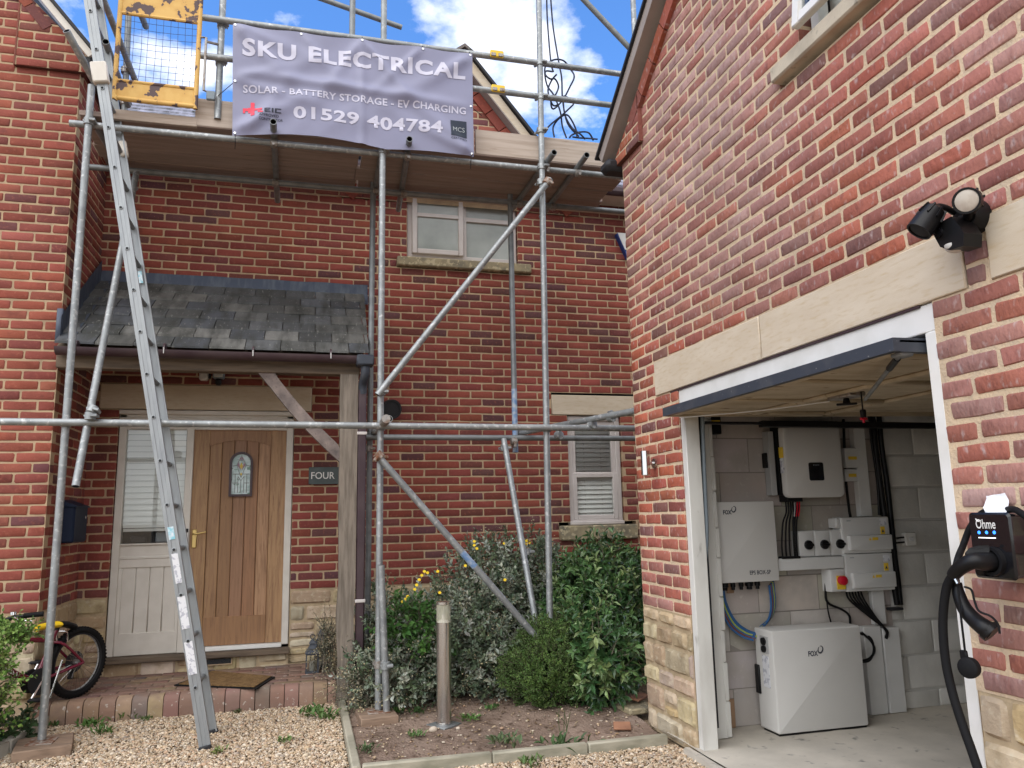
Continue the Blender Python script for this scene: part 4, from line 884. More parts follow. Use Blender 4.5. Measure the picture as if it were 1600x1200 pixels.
# yellow ladder gate
gy_ = YF - .02; g0, g1, gz0_, gz1_ = -1.372, -.835, 4.345, 5.35
mb = MB(); rr = .017
mb.sweep([(g0, gy_, gz1_), (g0, gy_, gz0_ + .07), (g0 + .02, gy_, gz0_ + .02), (g0 + .07, gy_, gz0_), (g1, gy_, gz0_)], rr, 'yellow', 10, 4); mb.tube((g1, gy_, gz0_ - .02), (g1, gy_, gz1_), rr, 'yellow', 10)
zp1 = P(250, 133, Y=gy_).z; zp2 = P(250, 28, Y=gy_).z
mb.tube((g0, gy_, zp1), (g1, gy_, zp1), .013, 'yellow', 8); mb.tube((g0, gy_, zp2), (g1, gy_, zp2), .013, 'yellow', 8)
gate = mb.build('ladder_gate', scaf, label='chipped yellow steel ladder access gate with wire mesh')
mb = MB(); mb.box((g0 + .01, gy_ - .004, gz0_ + .012), (g1 - .01, gy_ + .004, zp1 - .008), 'yellow'); mb.build('gate_panel', gate); mb = MB(); mb.box((g0 + .012, gy_ - .004, zp2 + .01), (g1 - .012, gy_ + .004, gz1_), 'yellow'); mb.build('gate_panel', gate)
mb = MB()
for k in range(1, 11):
    x = g0 + (g1 - g0) * k / 11; b = U_(-.006, .006); mb.sweep([(x, gy_, zp1), (x + b, gy_ + .012, (zp1 + zp2) / 2), (x, gy_, zp2)], .0016, 'mesh_wire', 5, 3)
for k in range(1, 10):
    z = zp1 + (zp2 - zp1) * k / 10; b = U_(-.006, .006); mb.sweep([(g0, gy_, z), (g0 + .27, gy_ + .012, z + b), (g1, gy_, z)], .0016, 'mesh_wire', 5, 3)
mb.build('gate_mesh', gate)
mb = MB(); hx = g1 + .05; mb.sweep([(g1, gy_, 4.90), (hx, gy_, 4.90), (hx, gy_, 4.48), (hx + .07, gy_ + .03, 4.47)], .010, 'coupler', 8); mb.box((hx + .02, gy_ - .01, 4.41), (hx + .08, gy_ + .02, 4.48), 'conduit', .006); mb.tube((hx, gy_, 4.87), (-.69, YF + .05, 4.9), .01, 'coupler', 8); mb.build('gate_hinge', gate)
# sole boards
mb = MB(); c = Vector((P1x, YF, 0)); a = R(12); mx = Matrix.Translation(c) @ Matrix.Rotation(a, 4, 'Z'); mb.box((-.14, -.17, .0), (.17, .16, .062), 'sole', .006, None, mx); mb.build('sole_board', label='brown timber sole board on gravel under the left scaffold pole', cat='board', group='sole boards under the scaffold')
mb = MB(); c = Vector((P2x - .02, YF, 0)); mx = Matrix.Translation(c) @ Matrix.Rotation(R(4), 4, 'Z'); mb.box((-.12, -.17, .01), (.13, .13, .075), 'sole', .006, None, mx); mb.build('sole_board', label='brown timber sole board on soil under the paired middle scaffold poles', cat='board', group='sole boards under the scaffold')
# ================================================================== LADDER
LX0, LS = -.556, -.1945; ltop = 5.9
lad = thing('ladder', (LX0, 5.52, 0), 'tall grey aluminium ladder leaning against the left end of the scaffold', 'ladder')
ld = Vector((LS, 0, 1)).normalized(); lw = Vector((1, 0, -LS)).normalized()
for y0, sgn in ((5.33, -1), (5.71, 1)):
    mb = MB(); p = Vector((LX0, y0, .012)); L = ltop / ld.z; yy = Vector((0, sgn, 0)); hw, t = .034, .027
    # C shaped rail: web outside, two flanges and a raised rib
    prof = [(-hw, 0), (-hw, t), (-hw + .010, t), (-hw + .010, .005), (hw - .010, .005), (hw - .010, t), (hw, t), (hw, 0), (.013, 0), (.011, .003), (-.011, .003), (-.013, 0)]
    vs = [p + lw * a - yy * b for a, b in prof]; mb.prism(vs, ld * L, 'alu'); st_ = mb.build('stile', lad, sharp=20)
    mb = MB(); mb.beam(p - ld * .014, p + ld * .012, .075, .036, 'blackm', (0, 1, 0), b=.006); mb.build('foot', st_)
zr = [P(825.75 * 0 + 184.5, 323.75, Y=5.33).z, P(217.5, 518, Y=5.33).z]; dzr = (zr[0] - zr[1]) / 3
z = zr[1] % dzr
while z < ltop - .1:
    if z > .1:
        c = Vector((LX0 + LS * z, 5.33, z)); mb = MB(); n = 12; pr = []
        for k in range(n): a = 2 * math.pi * k / n; pr.append(lw * (.013 * math.cos(a)) + ld * (.013 * math.sin(a)))
        mb.tube(c + YA * .004, c + YA * .376, .0155, 'alu_in', 12); mb.lathe(c + YA * .001, (0, -1, 0), [(0, .0125), (.0035, .0125), (.004, .011)], 'alu', 14); mb.lathe(c - YA * .0035, (0, -1, 0), [(0, .0085), (.0012, .0085)], 'dark_in', 12)
        mb.lathe(c + YA * .379, (0, 1, 0), [(0, .0125), (.0035, .0125)], 'alu', 12); mb.build('rung', lad)
    z += dzr
for (u, v, hgt, wd, m, y) in ((277, 888, .185, .038, 'sticker', 5.33), (288, 957, .20, .046, 'sticker', 5.33), (299, 1028, .20, .048, 'sticker', 5.33), (267, 833, .08, .036, 'cyan', 5.33), (215, 433, .085, .03, 'cyan', 5.68)):
    c = P(u, v, Y=y); c = Vector((LX0 + LS * c.z + (.0 if y < 5.5 else 0), y, c.z)); mb = MB(); yo = -.0018 if y < 5.5 else -.001
    a = c - ld * hgt / 2 - lw * wd / 2 + YA * yo; mb.prism([a, a + lw * wd, a + lw * wd + ld * hgt, a + ld * hgt], (0, .001, 0), m); mb.build('sticker', lad, recalc=True)
mb = MB(); c = Vector((LX0 + LS * 4.38, 5.33, 4.38)); mb.beam(c - ld * .075, c + ld * .075, .10, .06, 'cream_paint', (0, 1, 0), b=.008); mb.build('rail_bracket', lad); mb = MB(); c2 = Vector((LX0 + LS * 4.02 + .0, 5.71, 4.02)); mb.beam(c2 - ld * .06 + lw * .02, c2 + ld * .06 + lw * .02, .05, .05, 'cream_paint', (0, 1, 0), b=.008); mb.build('rail_bracket', lad)
# ================================================================== BANNER
BY = YF - .055
bTL, bTR, bBL, bBR = P(364, 37, Y=BY), P(738, 84, Y=BY), P(363, 212, Y=BY), P(740, 246, Y=BY)
def ban(u, v):                       # u right 0..1, v down 0..1
    p = bTL.lerp(bTR, u).lerp(bBL.lerp(bBR, u), v)
    sag = -.012 * math.sin(math.pi * u * 4) ** 2 * (1 - v) ** 6 * 1.0
    bot = .055 * math.sin(math.pi * min(1, max(0, u / .62))) * v ** 3 if u < .62 else .02 * math.sin(math.pi * (u - .62) / .38) * v ** 3
    d = 0.0
    d += -.030 * math.exp(-((v - (.44 + .08 * u)) / .05) ** 2) * math.sin(math.pi * u) ** .6     # horizontal fold
    d += -.012 * math.exp(-((u - .52) / .015) ** 2)
    for cx_, cz_, ang, amp, wd in ((0, 0, .8, .03, .10), (0, 0, .35, .02, .09), (.27, 0, .95, .022, .08), (1, .02, 2.5, .03, .10), (0, .97, -.55, .035, .10), (.05, 1, -1.0, .02, .08), (1, 1, 3.9, .035, .09), (1, 1, 3.6, .025, .08), (.52, 0, .9, .024, .06), (.52, 0, 2.1, .02, .07), (.78, 0, 2.3, .02, .06), (0, .5, .25, .018, .08), (0, .5, -.35, .018, .08)):
        ax, az = u - cx_, (v - cz_) * .5; al = ax * math.cos(ang) + az * math.sin(ang); pe = -ax * math.sin(ang) + az * math.cos(ang)
        if al > 0: d -= amp * math.exp(-(pe / (wd * (.22 + al * .5))) ** 2) * math.exp(-al / .38) * min(1, al / .05)
    d += .012 * noise.noise(Vector((u * 3, v * 2, 2))) + .004 * noise.noise(Vector((u * 10, v * 6, 5)))
    return p + Vector((0, d, sag + bot))
bann = None; mb = MB(); nx, ny = 96, 48; vs = []; fs = []
for j in range(ny + 1):
    for i in range(nx + 1): vs.append(ban(i / nx, j / ny))
for j in range(ny):
    for i in range(nx): a = j * (nx + 1) + i; fs.append((a, a + nx + 1, a + nx + 2, a + 1))
mb.add(vs, fs, 'banner')
bann = mb.build('banner', label='lilac grey vinyl banner reading SKU ELECTRICAL tied to the scaffold rails', cat='banner', recalc=False, sharp=180)
def ban_shape(name, items):
    mb = MB()
    for vs, fs, m in items:              # vs in banner u,v
        bm = bmesh.new(); vv = [bm.verts.new((u, v, 0)) for u, v in vs]
        for f in fs:
            try: bm.faces.new([vv[i] for i in f])
            except ValueError: pass
        bmesh.ops.triangulate(bm, faces=bm.faces[:])
        for _ in range(4):
            ed = [e for e in bm.edges if ((e.verts[0].co.x - e.verts[1].co.x) ** 2 + ((e.verts[0].co.y - e.verts[1].co.y) * .5) ** 2) ** .5 > .012]
            if not ed: break
            bmesh.ops.subdivide_edges(bm, edges=ed, cuts=1); bmesh.ops.triangulate(bm, faces=bm.faces[:])
        bm.verts.index_update()
        mb.add([ban(v.co.x, v.co.y) + Vector((0, -.0035, 0)) for v in bm.verts], [[v.index for v in f.verts] for f in bm.faces], m); bm.free()
    return mb.build(name, bann, recalc=False, sharp=180)
def bt(body, u0, u1, vb, vt, m='ban_text', bold=.018, dv=0.0, sp=1.0):
    vs, fs, asp = text_mesh(body, bold, sp); return ([(u0 + (u1 - u0) * a, vb + (vt - vb) * b + dv * a) for a, b in vs], fs, m)
def br(u0, u1, v0, v1, m): return ([(u0, v0), (u1, v0), (u1, v1), (u0, v1)], [(0, 1, 2, 3)], m)
ban_shape('lettering', [bt('SKU ELECTRICAL', .037, .967, .285, .135, bold=.04, dv=-.02, sp=1.12), bt('SOLAR - BATTERY STORAGE - EV CHARGING', .040, .967, .615, .55, bold=.02, dv=-.01, sp=1.05), bt('01529 404784', .238, .862, .835, .715, bold=.03, dv=-.01, sp=1.05)])
ban_shape('logo', [br(.070, .085, .70, .83, 'red'), br(.040, .070, .755, .780, 'red'), br(.040, .049, .755, .80, 'red'), br(.060, .070, .75, .80, 'red'), br(.085, .115, .755, .775, 'red'), br(.098, .108, .775, .80, 'red'), br(.108, .118, .79, .805, 'red'),
                   br(.124, .132, .760, .80, 'ink'), br(.132, .148, .760, .768, 'ink'), br(.132, .146, .777, .784, 'ink'), br(.132, .148, .793, .80, 'ink'), br(.153, .160, .760, .80, 'ink'), br(.165, .190, .760, .769, 'ink'), br(.165, .172, .769, .792, 'ink'), br(.165, .190, .791, .80, 'ink'), bt('APPROVED', .103, .180, .838, .815, 'ink', .01), bt('CONTRACTOR', .103, .196, .872, .85, 'ink', .01)])
ban_shape('emblem', [br(.898, .969, .675, .835, 'navy'), bt('CERTIFIED', .898, .969, .868, .848, 'ink', .012)])
mb = MB(); v_, f_, m_ = bt('MCS', .908, .96, .785, .74, 'greyprint', .0); mb.add([ban(u, v) + Vector((0, -.006, 0)) for u, v in v_], f_, 'greyprint'); mb.build('emblem_lettering', bann, recalc=False)
mb = MB()
for u in (.01, .27, .52, .78, .99):
    for v in ((.02,) if u not in (.01, .99) else (.02, .52, .98)):
        mb = MB(); c = ban(u, v); mb.lathe(c + Vector((0, -.002, 0)), (0, -1, 0), [(0, .010), (.003, .009), (.004, .004)], 'chrome', 12)
        if v < .1: mb.sweep([c, c + Vector((0, .02, .04)), c + Vector((0, .05, .05))], .003, 'blackm', 6)
        elif v > .9: mb.sweep([c, c + Vector((U_(-.01, .01), .0, -.06)), c + Vector((0, .05, -.10))], .003, 'blackm', 6)
        mb.build('eyelet', bann)
for (s_, e) in ((ban(.01, .52), Vector((-.69, YF + .02, 4.47))), (ban(.99, .52), ban(.99, .52) + Vector((.10, .05, -.04)))): mb = MB(); mb.sweep([s_, e], .003, 'blackm', 6); mb.build('tie_cord', bann)
# ================================================================== ROPE
mb = MB(); ry = YF + .09
def rp_(pts, y=ry): return [P(u, v, Y=y) + Vector((0, .03 * math.sin(i * 1.7), 0)) for i, (u, v) in enumerate(pts)]
RP = [[(854, -10), (857, 30), (860, 95), (863, 115)], [(860, -10), (866, 40), (873, 100), (876, 125), (880, 155), (888, 190), (903, 215)], [(863, 112), (855, 108), (852, 118), (858, 126), (868, 122), (874, 132), (868, 148), (860, 160), (866, 168), (880, 155), (889, 138), (897, 120), (893, 105), (880, 95), (862, 97), (852, 105), (856, 130), (864, 150), (874, 176), (880, 195), (886, 214)], [(850, 206), (862, 192), (876, 182), (890, 170), (897, 160), (892, 152), (880, 152)],
      [(866, 214), (866, 196), (873, 186), (884, 182), (896, 190), (903, 205), (900, 214)], [(890, 215), (896, 208), (906, 207), (918, 210), (928, 218)], [(870, 116), (864, 122), (856, 140), (857, 155), (865, 163), (872, 162)], [(880, 150), (884, 175), (893, 200), (905, 212), (915, 216)], [(895, 214), (908, 213), (920, 217), (932, 220)]]
for i, r_ in enumerate(RP): mb.sweep(rp_(r_, ry + .02 * (i % 3)), .0075, 'rope', 8, 5)
mb.build('rope', label='tangled dark blue rope hanging over the guard rails beside the tall scaffold pole', cat='rope')
# ================================================================== GARAGE
gar = thing('brick_garage', (XG, 3.2, 0), 'red brick gabled garage with cream stone lintel and half open up and over door', 'garage')
GY0, GY1, GZ1, GF = 2.235, 4.245, 2.115, .045
GC = 4.91
GS = .69
mb = MB(); nx_ = Vector((-1, 0, 0))
gpoly = [(-1.0, ZS), (GC, ZS), (GC, 3.97), (2.4, 3.97 + (GC - 2.4) * GS), (-1.0, 3.97 + (GC - 2.4) * GS - 3.4 * GS)]
masonry(mb, (XG, 0, 0), YA, ZA, nx_, gpoly, [(GY0, GY1, 0, 2.112), (2.07, 4.545, 2.112, 2.34), (1.0, 1.975, 2.112, 2.34), (1.5, 2.832, 3.5, 4.6), (1.4, 3.005, 3.415, 3.49)], v0=ZS, u0=GC, pal=PAL_GAR, mat='brick_bloom', mmat='mortar_pale', j=.0138, ends=(GC,), jit=.0032, tone=((.42, .265, .235), lambda u, v: .42 + 1.1 * noise.noise(Vector((u * .7 + 3, v * .55 + u * .35, 4)))))
masonry(mb, (XG - .028, 0, 0), YA, ZA, nx_, [(4.545, 3.89), (GC + .07, 3.89), (GC + .07, 3.95), (4.545, 4.24)], v0=3.89, u0=4.545, pal=PAL_GAR, mat='brick_bloom', mmat='mortar_pale', ends=(4.545, GC + .07), edge=.06)
mb.add([(XG - .036, 4.545, 3.888), (XG - .036, GC + .07, 3.888), (XG + .05, GC + .07, 3.888), (XG + .05, 4.545, 3.888)], [(0, 1, 2, 3)], 'brick', (.12, .05, .04))  # dark underside, shadow below the garage kneeler put into the colour
dg = Vector((0, -1, GS)).normalized(); ng = Vector((0, -GS, -1)).normalized(); k = .3; p0 = Vector((XG - .03, GC + .05, 3.985))
while k < 2.9:
    a = p0 + dg * k + ng * .02; b2 = a + dg * .214; q = ng * .1
    mb.prism([a, b2, b2 + q, a + q], (.06, 0, 0), 'brick_bloom', pick(PAL_GAR)); k += .225
mb.box((XG - .030, 4.535, 3.893), (XG, 4.5445, 4.235), 'brick_bloom', 0, (.26, .09, .07)); mb.build('garage_wall', gar)
mb = MB(); masonry(mb, (0, GC, 0), XA, ZA, YA, [(XG + .11, 0), (7.4, 0), (7.4, 3.9), (XG + .11, 3.9)], v0=ZS, u0=XG, pal=PAL_SHADE, mortar=True); mb.build('garage_side_wall', gar)
mb = MB(); rubble(mb, (XG, 0, 0), YA, ZA, nx_, GY1, GC, 0, ZS, seed=31, cmin=.09, cmax=.16, lmin=.16, lmax=.36, depth=.011); rubble(mb, (XG, 0, 0), YA, ZA, nx_, -1, GY0, 0, ZS, seed=37, cmin=.10, cmax=.17, lmin=.2, lmax=.4, depth=.010)
mb.box((XG + .10, GC - .13, 0), (7.4, GC - .0, ZS), 'stone_mortar'); mb.build('stone_plinth', gar)
mb = MB(); yj = P(1190, 540, X=XG).y
mb.box((XG - .007, yj + .004, 2.116), (XG + .1, 4.54, 2.337), 'lintel', .004); mb.box((XG - .006, 2.074, 2.116), (XG + .1, yj - .004, 2.337), 'lintel', .004); mb.build('lintel', gar)
mb = MB(); mb.box((XG - .006, 1.0, 2.116), (XG + .1, 1.971, 2.337), 'lintel', .004); mb.build('lintel', gar)
mb = MB(); mb.box((XG - .052, 1.4, 3.412), (XG + .1, 3.003, 3.495), 'sill_stone', .01); mb.build('sill', gar)
# gable verge and roof
vg = Vector((0, GS, 1)).normalized()
mb = MB(); a = Vector((XG - .10, GC + .14, 3.965)); b2 = a + dg * 3.2
mb.prism([a, b2, b2 + vg * .085, a + vg * .085], (.03, 0, 0), 'soffit'); mb.prism([a + XA * .03, b2 + XA * .03, b2 + XA * .10 , a + XA * .10], vg * .01, 'soffit'); mb.build('verge_board', gar)
mb = MB(); a2 = a + vg * .087 + Vector((-.02, .03, -.02)); b3 = a2 + dg * 3.25; mb.prism([a2, b3, b3 + vg * .02, a2 + vg * .02], (5.2, 0, 0), 'blackm')
mb.prism([b3, b3 + Vector((0, -3.3, -3.3 * GS)), b3 + Vector((0, -3.3, -3.3 * GS + .03)), b3 + vg * .03], (5.2, 0, 0), 'blackm'); mb.build('garage_roof', gar)
mb = MB(); mb.box((XG - .11, GC + .02, 3.86), (XG + 5, GC + .17, 3.955), 'blackm', .03); mb.build('gutter', gar)
# upper window
xf = XG + .07; mb = MB(); wy0, wy1, wz0, wz1 = 1.5, 2.826, 3.50, 4.58
mb.box((xf, wy1 - .06, wz0), (xf + .06, wy1, wz1), 'white', .005); mb.box((xf, wy0, wz0), (xf + .06, wy0 + .06, wz1), 'white', .005); mb.box((xf + .001, wy0 + .05, wz0), (xf + .06, wy1 - .05, wz0 + .06), 'white', .005); mb.box((xf + .001, wy0 + .05, wz1 - .06), (xf + .06, wy1 - .05, wz1), 'white', .005); mb.box((xf + .001, 2.12, wz0 + .05), (xf + .06, 2.18, wz1 - .05), 'white', .005)
gw = mb.build('window', gar)
mx = Matrix.Translation((xf - .005, 0, wz1 - .05)) @ Matrix.Rotation(R(7), 4, 'Y') @ Matrix.Translation((-(xf - .005), 0, -(wz1 - .05)))
mb = MB(); c0, c1 = 2.165, wy1 - .05; z0 = wz0 + .045; z1 = wz1 - .05
for lo, hi in (((xf - .03, c1 - .055, z0), (xf + .01, c1, z1)), ((xf - .03, c0, z0), (xf + .01, c0 + .055, z1)), ((xf - .029, c0 + .05, z0), (xf + .01, c1 - .05, z0 + .055)), ((xf - .029, c0 + .05, z1 - .055), (xf + .01, c1 - .05, z1))): mb.box(lo, hi, 'white', .006, None, mx)
mb.build('casement', gw)
mb = MB(); mb.box((xf - .012, c0 + .05, z0 + .05), (xf - .006, c1 - .05, z1 - .05), 'pane', 0, None, mx); mb.box((xf + .03, wy0 + .05, wz0 + .05), (xf + .036, 2.13, wz1 - .05), 'pane'); mb.build('pane', gw)
mb = MB(); mb.box((xf + .12, wy0, wz0), (xf + .14, wy1, wz1), 'blind'); mb.build('blind', gw)
# inside: floor, walls, ceiling
sheet('garage_floor', XG - .02, 7.2, .9, 4.60, .12, 'concrete', lambda x, y: GF)
mb = MB(); mb.box((XG - .06, GY0 - .02, -.03), (XG - .02, GY1 + .06, GF - .004), 'concrete', .008); mb.build('threshold', gar)
XS = P(1388, 900, Y=4.56).x
mb = MB(); masonry(mb, (0, 4.56, 0), XA, ZA, -YA, [(XG + .2, GF), (XS, GF), (XS, 2.4), (XG + .2, 2.4)], bl=.45, bh=.225, j=.0045, v0=GF, u0=2.62, pal=PAL_BLOCK, mat='block', mmat='bare_joint', proud=.003, chamf=.002, jit=.001, inset=.002); mb.build('bare_block_wall', gar)
mb = MB(); masonry(mb, (0, 4.57, 0), XA, ZA, -YA, [(XS, GF), (7.2, GF), (7.2, 2.4), (XS, 2.4)], bl=.45, bh=.225, j=.014, v0=GF + .115, u0=XS + .10, pal=[((.5, .5, .48), 1)], mat='blockp', mmat='block_joint', proud=.008, chamf=.008, jit=.003, inset=.008); mb.build('painted_block_wall', gar)
mb = MB(); mb.box((XG + .10, 4.60, 0), (7.3, GC - .14, 2.4), 'stone_mortar'); mb.box((7.2, .9, 0), (7.3, 4.6, 2.4), 'blockp'); mb.box((XG + .1, .85, 0), (7.2, .95, 2.4), 'blockp'); mb.box((XG + .1, .9, 2.40), (7.2, 4.6, 2.44), 'ceil'); mb.box((XG + .11, .9, 0), (XG + .2, GY0 - .01, 2.4), 'blockp'); mb.box((XG + .11, GY0 - .02, 2.13), (XG + .2, 4.6, 2.4), 'blockp'); mb.build('garage_lining', gar)
# pier with ragged white painted edge
mb = MB(); px0, px1 = XG + .115, P(1130, 900, Y=4.36).x - .03
mb.box((px0, 4.36, GF), (px1, 4.565, 2.4), 'dirty_white', .004)
z = GF
while z < 2.3:
    h = U_(.18, .24); mb.box((px1 - .012, 4.355, z + .004), (px1 + .020 + U_(-.005, .005), 4.45, min(z + h, 2.38)), 'dirty_white', .006); z += h
for k in range(8): mb.lathe((px0 + .075, 4.359, .25 + k * .24), (0, -1, 0), [(0, .005), (.002, .005)], 'dark_in', 8)
mb.build('pier', gar)
# timber frame round the opening
mb = MB(); mb.box((XG + .012, GY1 - .052, .0), (XG + .105, GY1 + .004, 2.006), 'dirty_white', .004); mb.box((XG + .004, GY0 - .004, .0), (XG + .105, GY0 + .05, 2.006), 'white', .004); mb.box((XG + .010, GY0 - .004, 2.008), (XG + .105, GY1 + .004, 2.113), 'white', .004)
mb.box((XG - .0, GY0 + .06, 2.105), (XG + .05, GY1 + .1, 2.116), 'brownp', .002); mb.build('garage_frame', gar)
mb = MB(); xc_ = XG + .125; mb.box((xc_ - .01, GY1 - .01, GF + .1), (xc_ + .012, GY1 + .10, 2.0), 'blackm'); Q = lambda u, v: P(u, v, Y=4.215)
mb.sweep([Q(1097, 650), Q(1101, 760), Q(1104, 830), Q(1102, 868), Q(1098, 885)], .013, 'conduit', 10, 4); mb.sweep([Q(1099, 885), Q(1104, 960), Q(1108, 1060), Q(1109, 1135)], .009, 'conduit', 8, 3)
for k in range(3): mb.sweep([Q(1092 + 2.5 * k, 860), Q(1097 + 2.5 * k, 960), Q(1102 + 2.5 * k, 1060), Q(1105 + 2 * k, 1142)], .006, 'rust' if k == 1 else 'blackm', 6, 3)
mb.build('door_track', gar)
# up and over door
dx0, dx1, dy0, dy1 = 2.065, 4.25, 2.30, 4.205
def dz_(x): return 1.961 + (x - dx0) * .014
mb = MB(); mb.prism([(dx0, dy0, dz_(dx0) - .022), (dx0, dy0, dz_(dx0) + .028), (dx1, dy0, dz_(dx1) + .028), (dx1, dy0, dz_(dx1) + .012), (dx0 + .03, dy0, dz_(dx0) + .012), (dx0 + .03, dy0, dz_(dx0) - .022)], (0, dy1 - dy0, 0), 'dgrey')
for y in (dy0, dy1 - .03): mb.prism([(dx0 + .03, y, dz_(dx0) - .024), (dx1, y, dz_(dx1) - .024), (dx1, y, dz_(dx1) + .02), (dx0 + .03, y, dz_(dx0) + .02)], (0, .03, 0), 'dgrey' if y == dy0 else 'gdoor')
gd = mb.build('garage_door', gar, sharp=25)
mb = MB(); mb.prism([(dx0 + .031, dy0 + .03, dz_(dx0) + .0), (dx1, dy0 + .03, dz_(dx1) + .0), (dx1, dy0 + .03, dz_(dx1) + .011), (dx0 + .031, dy0 + .03, dz_(dx0) + .011)], (0, dy1 - dy0 - .06, 0), 'gdoor')
for xr_ in (2.62, 3.15): mb.box((xr_, dy0 + .03, dz_(xr_) - .020), (xr_ + .06, dy1 - .03, dz_(xr_) + .005), 'gdoor', .012)
for yr in (2.42, 3.02, 3.62, 4.13): mb.box((dx0 + .035, yr, dz_(dx0) - .010), (3.15, yr + .05, dz_(3.0) + .004), 'gdoor', .008)
mb.box((dx0 + .03, dy0 + .03, dz_(dx0) - .02), (dx0 + .09, dy1 - .03, dz_(dx0) + .004), 'gdoor', .008)
mb.build('door_liner', gd)
mb = MB(); lk = P(1322, 621, Z=dz_(2.6) - .03); mb.box((lk.x - .05, lk.y - .09, lk.z - .005), (lk.x + .05, lk.y + .09, lk.z + .02), 'coupler', .006); mb.lathe((lk.x, lk.y, lk.z - .03), ZA, [(0, .02), (.03, .012)], 'black', 12); mb.beam((lk.x - .04, lk.y + .03, lk.z - .035), (lk.x + .04, lk.y - .03, lk.z - .035), .018, .012, 'black', b=.004); mb.build('lock', gd)
mb = MB(); a = P(1406, 555, Z=dz_(2.25) - .03); b2 = P(1352, 624, Z=dz_(2.7) - .10); mb.tube(a, b2, .009, 'galv_dull', 10); mb.box((a.x - .02, a.y - .03, a.z - .008), (a.x + .04, a.y + .03, a.z + .02), 'galv_dull', .006); mb.tube(a.lerp(b2, .06), a.lerp(b2, .26), .013, 'black', 10); mb.build('stay_arm', gd)
mb = MB(); c = P(1348, 640, Y=3.2); mb.tube(c + ZA * .09, c, .004, 'black', 6); mb.box((c.x - .012, c.y - .012, c.z - .04), (c.x + .012, c.y + .012, c.z + .0), 'black', .004); mb.beam((c.x - .02, c.y, c.z - .046), (c.x + .02, c.y, c.z - .046), .014, .012, 'knobred', b=.004); mb.tube((c.x, c.y, c.z - .04), (c.x, c.y, c.z - .065), .006, 'knobred', 8); mb.build('release_cord', gd)
mb = MB(); mb.sweep([lk + Vector((-.04, .08, -.01)), lk.lerp(Vector((dx0 + .05, dy1 - .05, lk.z - .02)), .5) - ZA * .012, Vector((dx0 + .08, dy1 - .06, lk.z - .012))], .0035, 'boxwhite', 6, 5); mb.build('door_cable', gd)
mb = MB(); mb.box((2.75, 4.22, 1.885), (4.9, 4.27, 1.925), 'black', .004); mb.box((2.35, 4.215, 1.90), (2.75, 4.26, 1.915), 'black', .004); mb.build('roller_track', gar)
mb = MB(); a = P(1114, 662, Y=4.5); mb.box((a.x - .04, 4.48, a.z - .07), (a.x + .05, 4.56, a.z + .05), 'black', .005); mb.box((a.x - .02, 4.477, a.z + .0), (a.x + .04, 4.481, a.z + .02), 'warn'); mb.build('junction_box', label='small black junction box with yellow label high on the wall inside the garage door', cat='box')
mb = MB()
for (u, v, w_, h_) in ((1141, 918, .05, .07), (1140, 1115, .075, .17)):
    c = P(u, v, Y=4.55); mb.box((c.x - w_ / 2, 4.548, c.z - h_ / 2), (c.x + w_ / 2, 4.558, c.z + h_ / 2), 'cardboard', .002)
mb.build('exposed_brick', gar)
# ------------------------------------------------------------------ electrical kit on the wall
def rrect(x0, x1, z0, z1, r, n=6):
    o = []
    for (cx_, cz_, a0) in ((x1 - r, z0 + r, -90), (x1 - r, z1 - r, 0), (x0 + r, z1 - r, 90), (x0 + r, z0 + r, 180)):
        for k in range(n + 1): a = R(a0 + 90 * k / n); o.append((cx_ + r * math.cos(a), cz_ + r * math.sin(a)))
    return o
def panel_box(mb, x0, x1, z0, z1, yb, yf_, r, bev, m):
    def ring(y, i): return [(x, y, z) for x, z in rrect(x0 + i, x1 - i, z0 + i, z1 - i, max(r - i, .002))]
    rs = [ring(yb, 0), ring(yf_ + bev, 0), ring(yf_ + bev * .3, bev * .3), ring(yf_, bev)]; n = len(rs[0]); vs = sum(rs, []); fs = []
    for k in range(3):
        for i in range(n): fs.append((k * n + i, k * n + (i + 1) % n, (k + 1) * n + (i + 1) % n, (k + 1) * n + i))
    fs.append(tuple(range(3 * n, 4 * n))); fs.append(tuple(range(n - 1, -1, -1))); mb.add(vs, fs, m)
def pxbox(u0, v0, u1, v1, Y):
    a, b = P(u0, v1, Y=Y), P(u1, v0, Y=Y); return a.x, b.x, a.z, b.z
# inverter
yv = 4.40; tl, tr_, bl, br_ = P(1222, 662, Y=yv), P(1313, 661, Y=yv), P(1231, 778, Y=yv), P(1320, 775, Y=yv)
ix0, ix1, iz0, iz1 = (tl.x + bl.x) / 2, (tr_.x + br_.x) / 2, bl.z, tl.z
mb = MB(); panel_box(mb, ix0, ix1, iz0, iz1, 4.45, yv, .04, .012, 'inv'); inv = mb.build('inverter', label='large rounded pale grey inverter with black display, highest unit on the garage wall', cat='inverter', sharp=30)
mb = MB(); mb.box((ix0 + .0, 4.452, iz0 + .02), (ix1 + .012, 4.548, iz1 + .005), 'black', .004)
for k in range(3): mb.box((ix0 - .006, 4.46 + k * .03, iz0 + .05), (ix0, 4.47 + k * .03, iz1 - .05), 'black')
mb.build('heat_sink', inv)
mb = MB(); dxx0, dxx1, dz0, dz1 = pxbox(1265.5, 722.5, 1286, 751, yv - .002); panel_box(mb, dxx0, dxx1, dz0, dz1, yv + .001, yv - .003, .012, .002, 'black_gloss'); dsp = mb.build('display', inv)
mb = MB(); put_text(mb, 'FOX', (dxx0 + (dxx1 - dxx0) * .3, yv - .0045, dz1 - .022), XA, ZA, (dxx1 - dxx0) * .42, .009, 'greyprint'); mb.build('lettering', dsp)
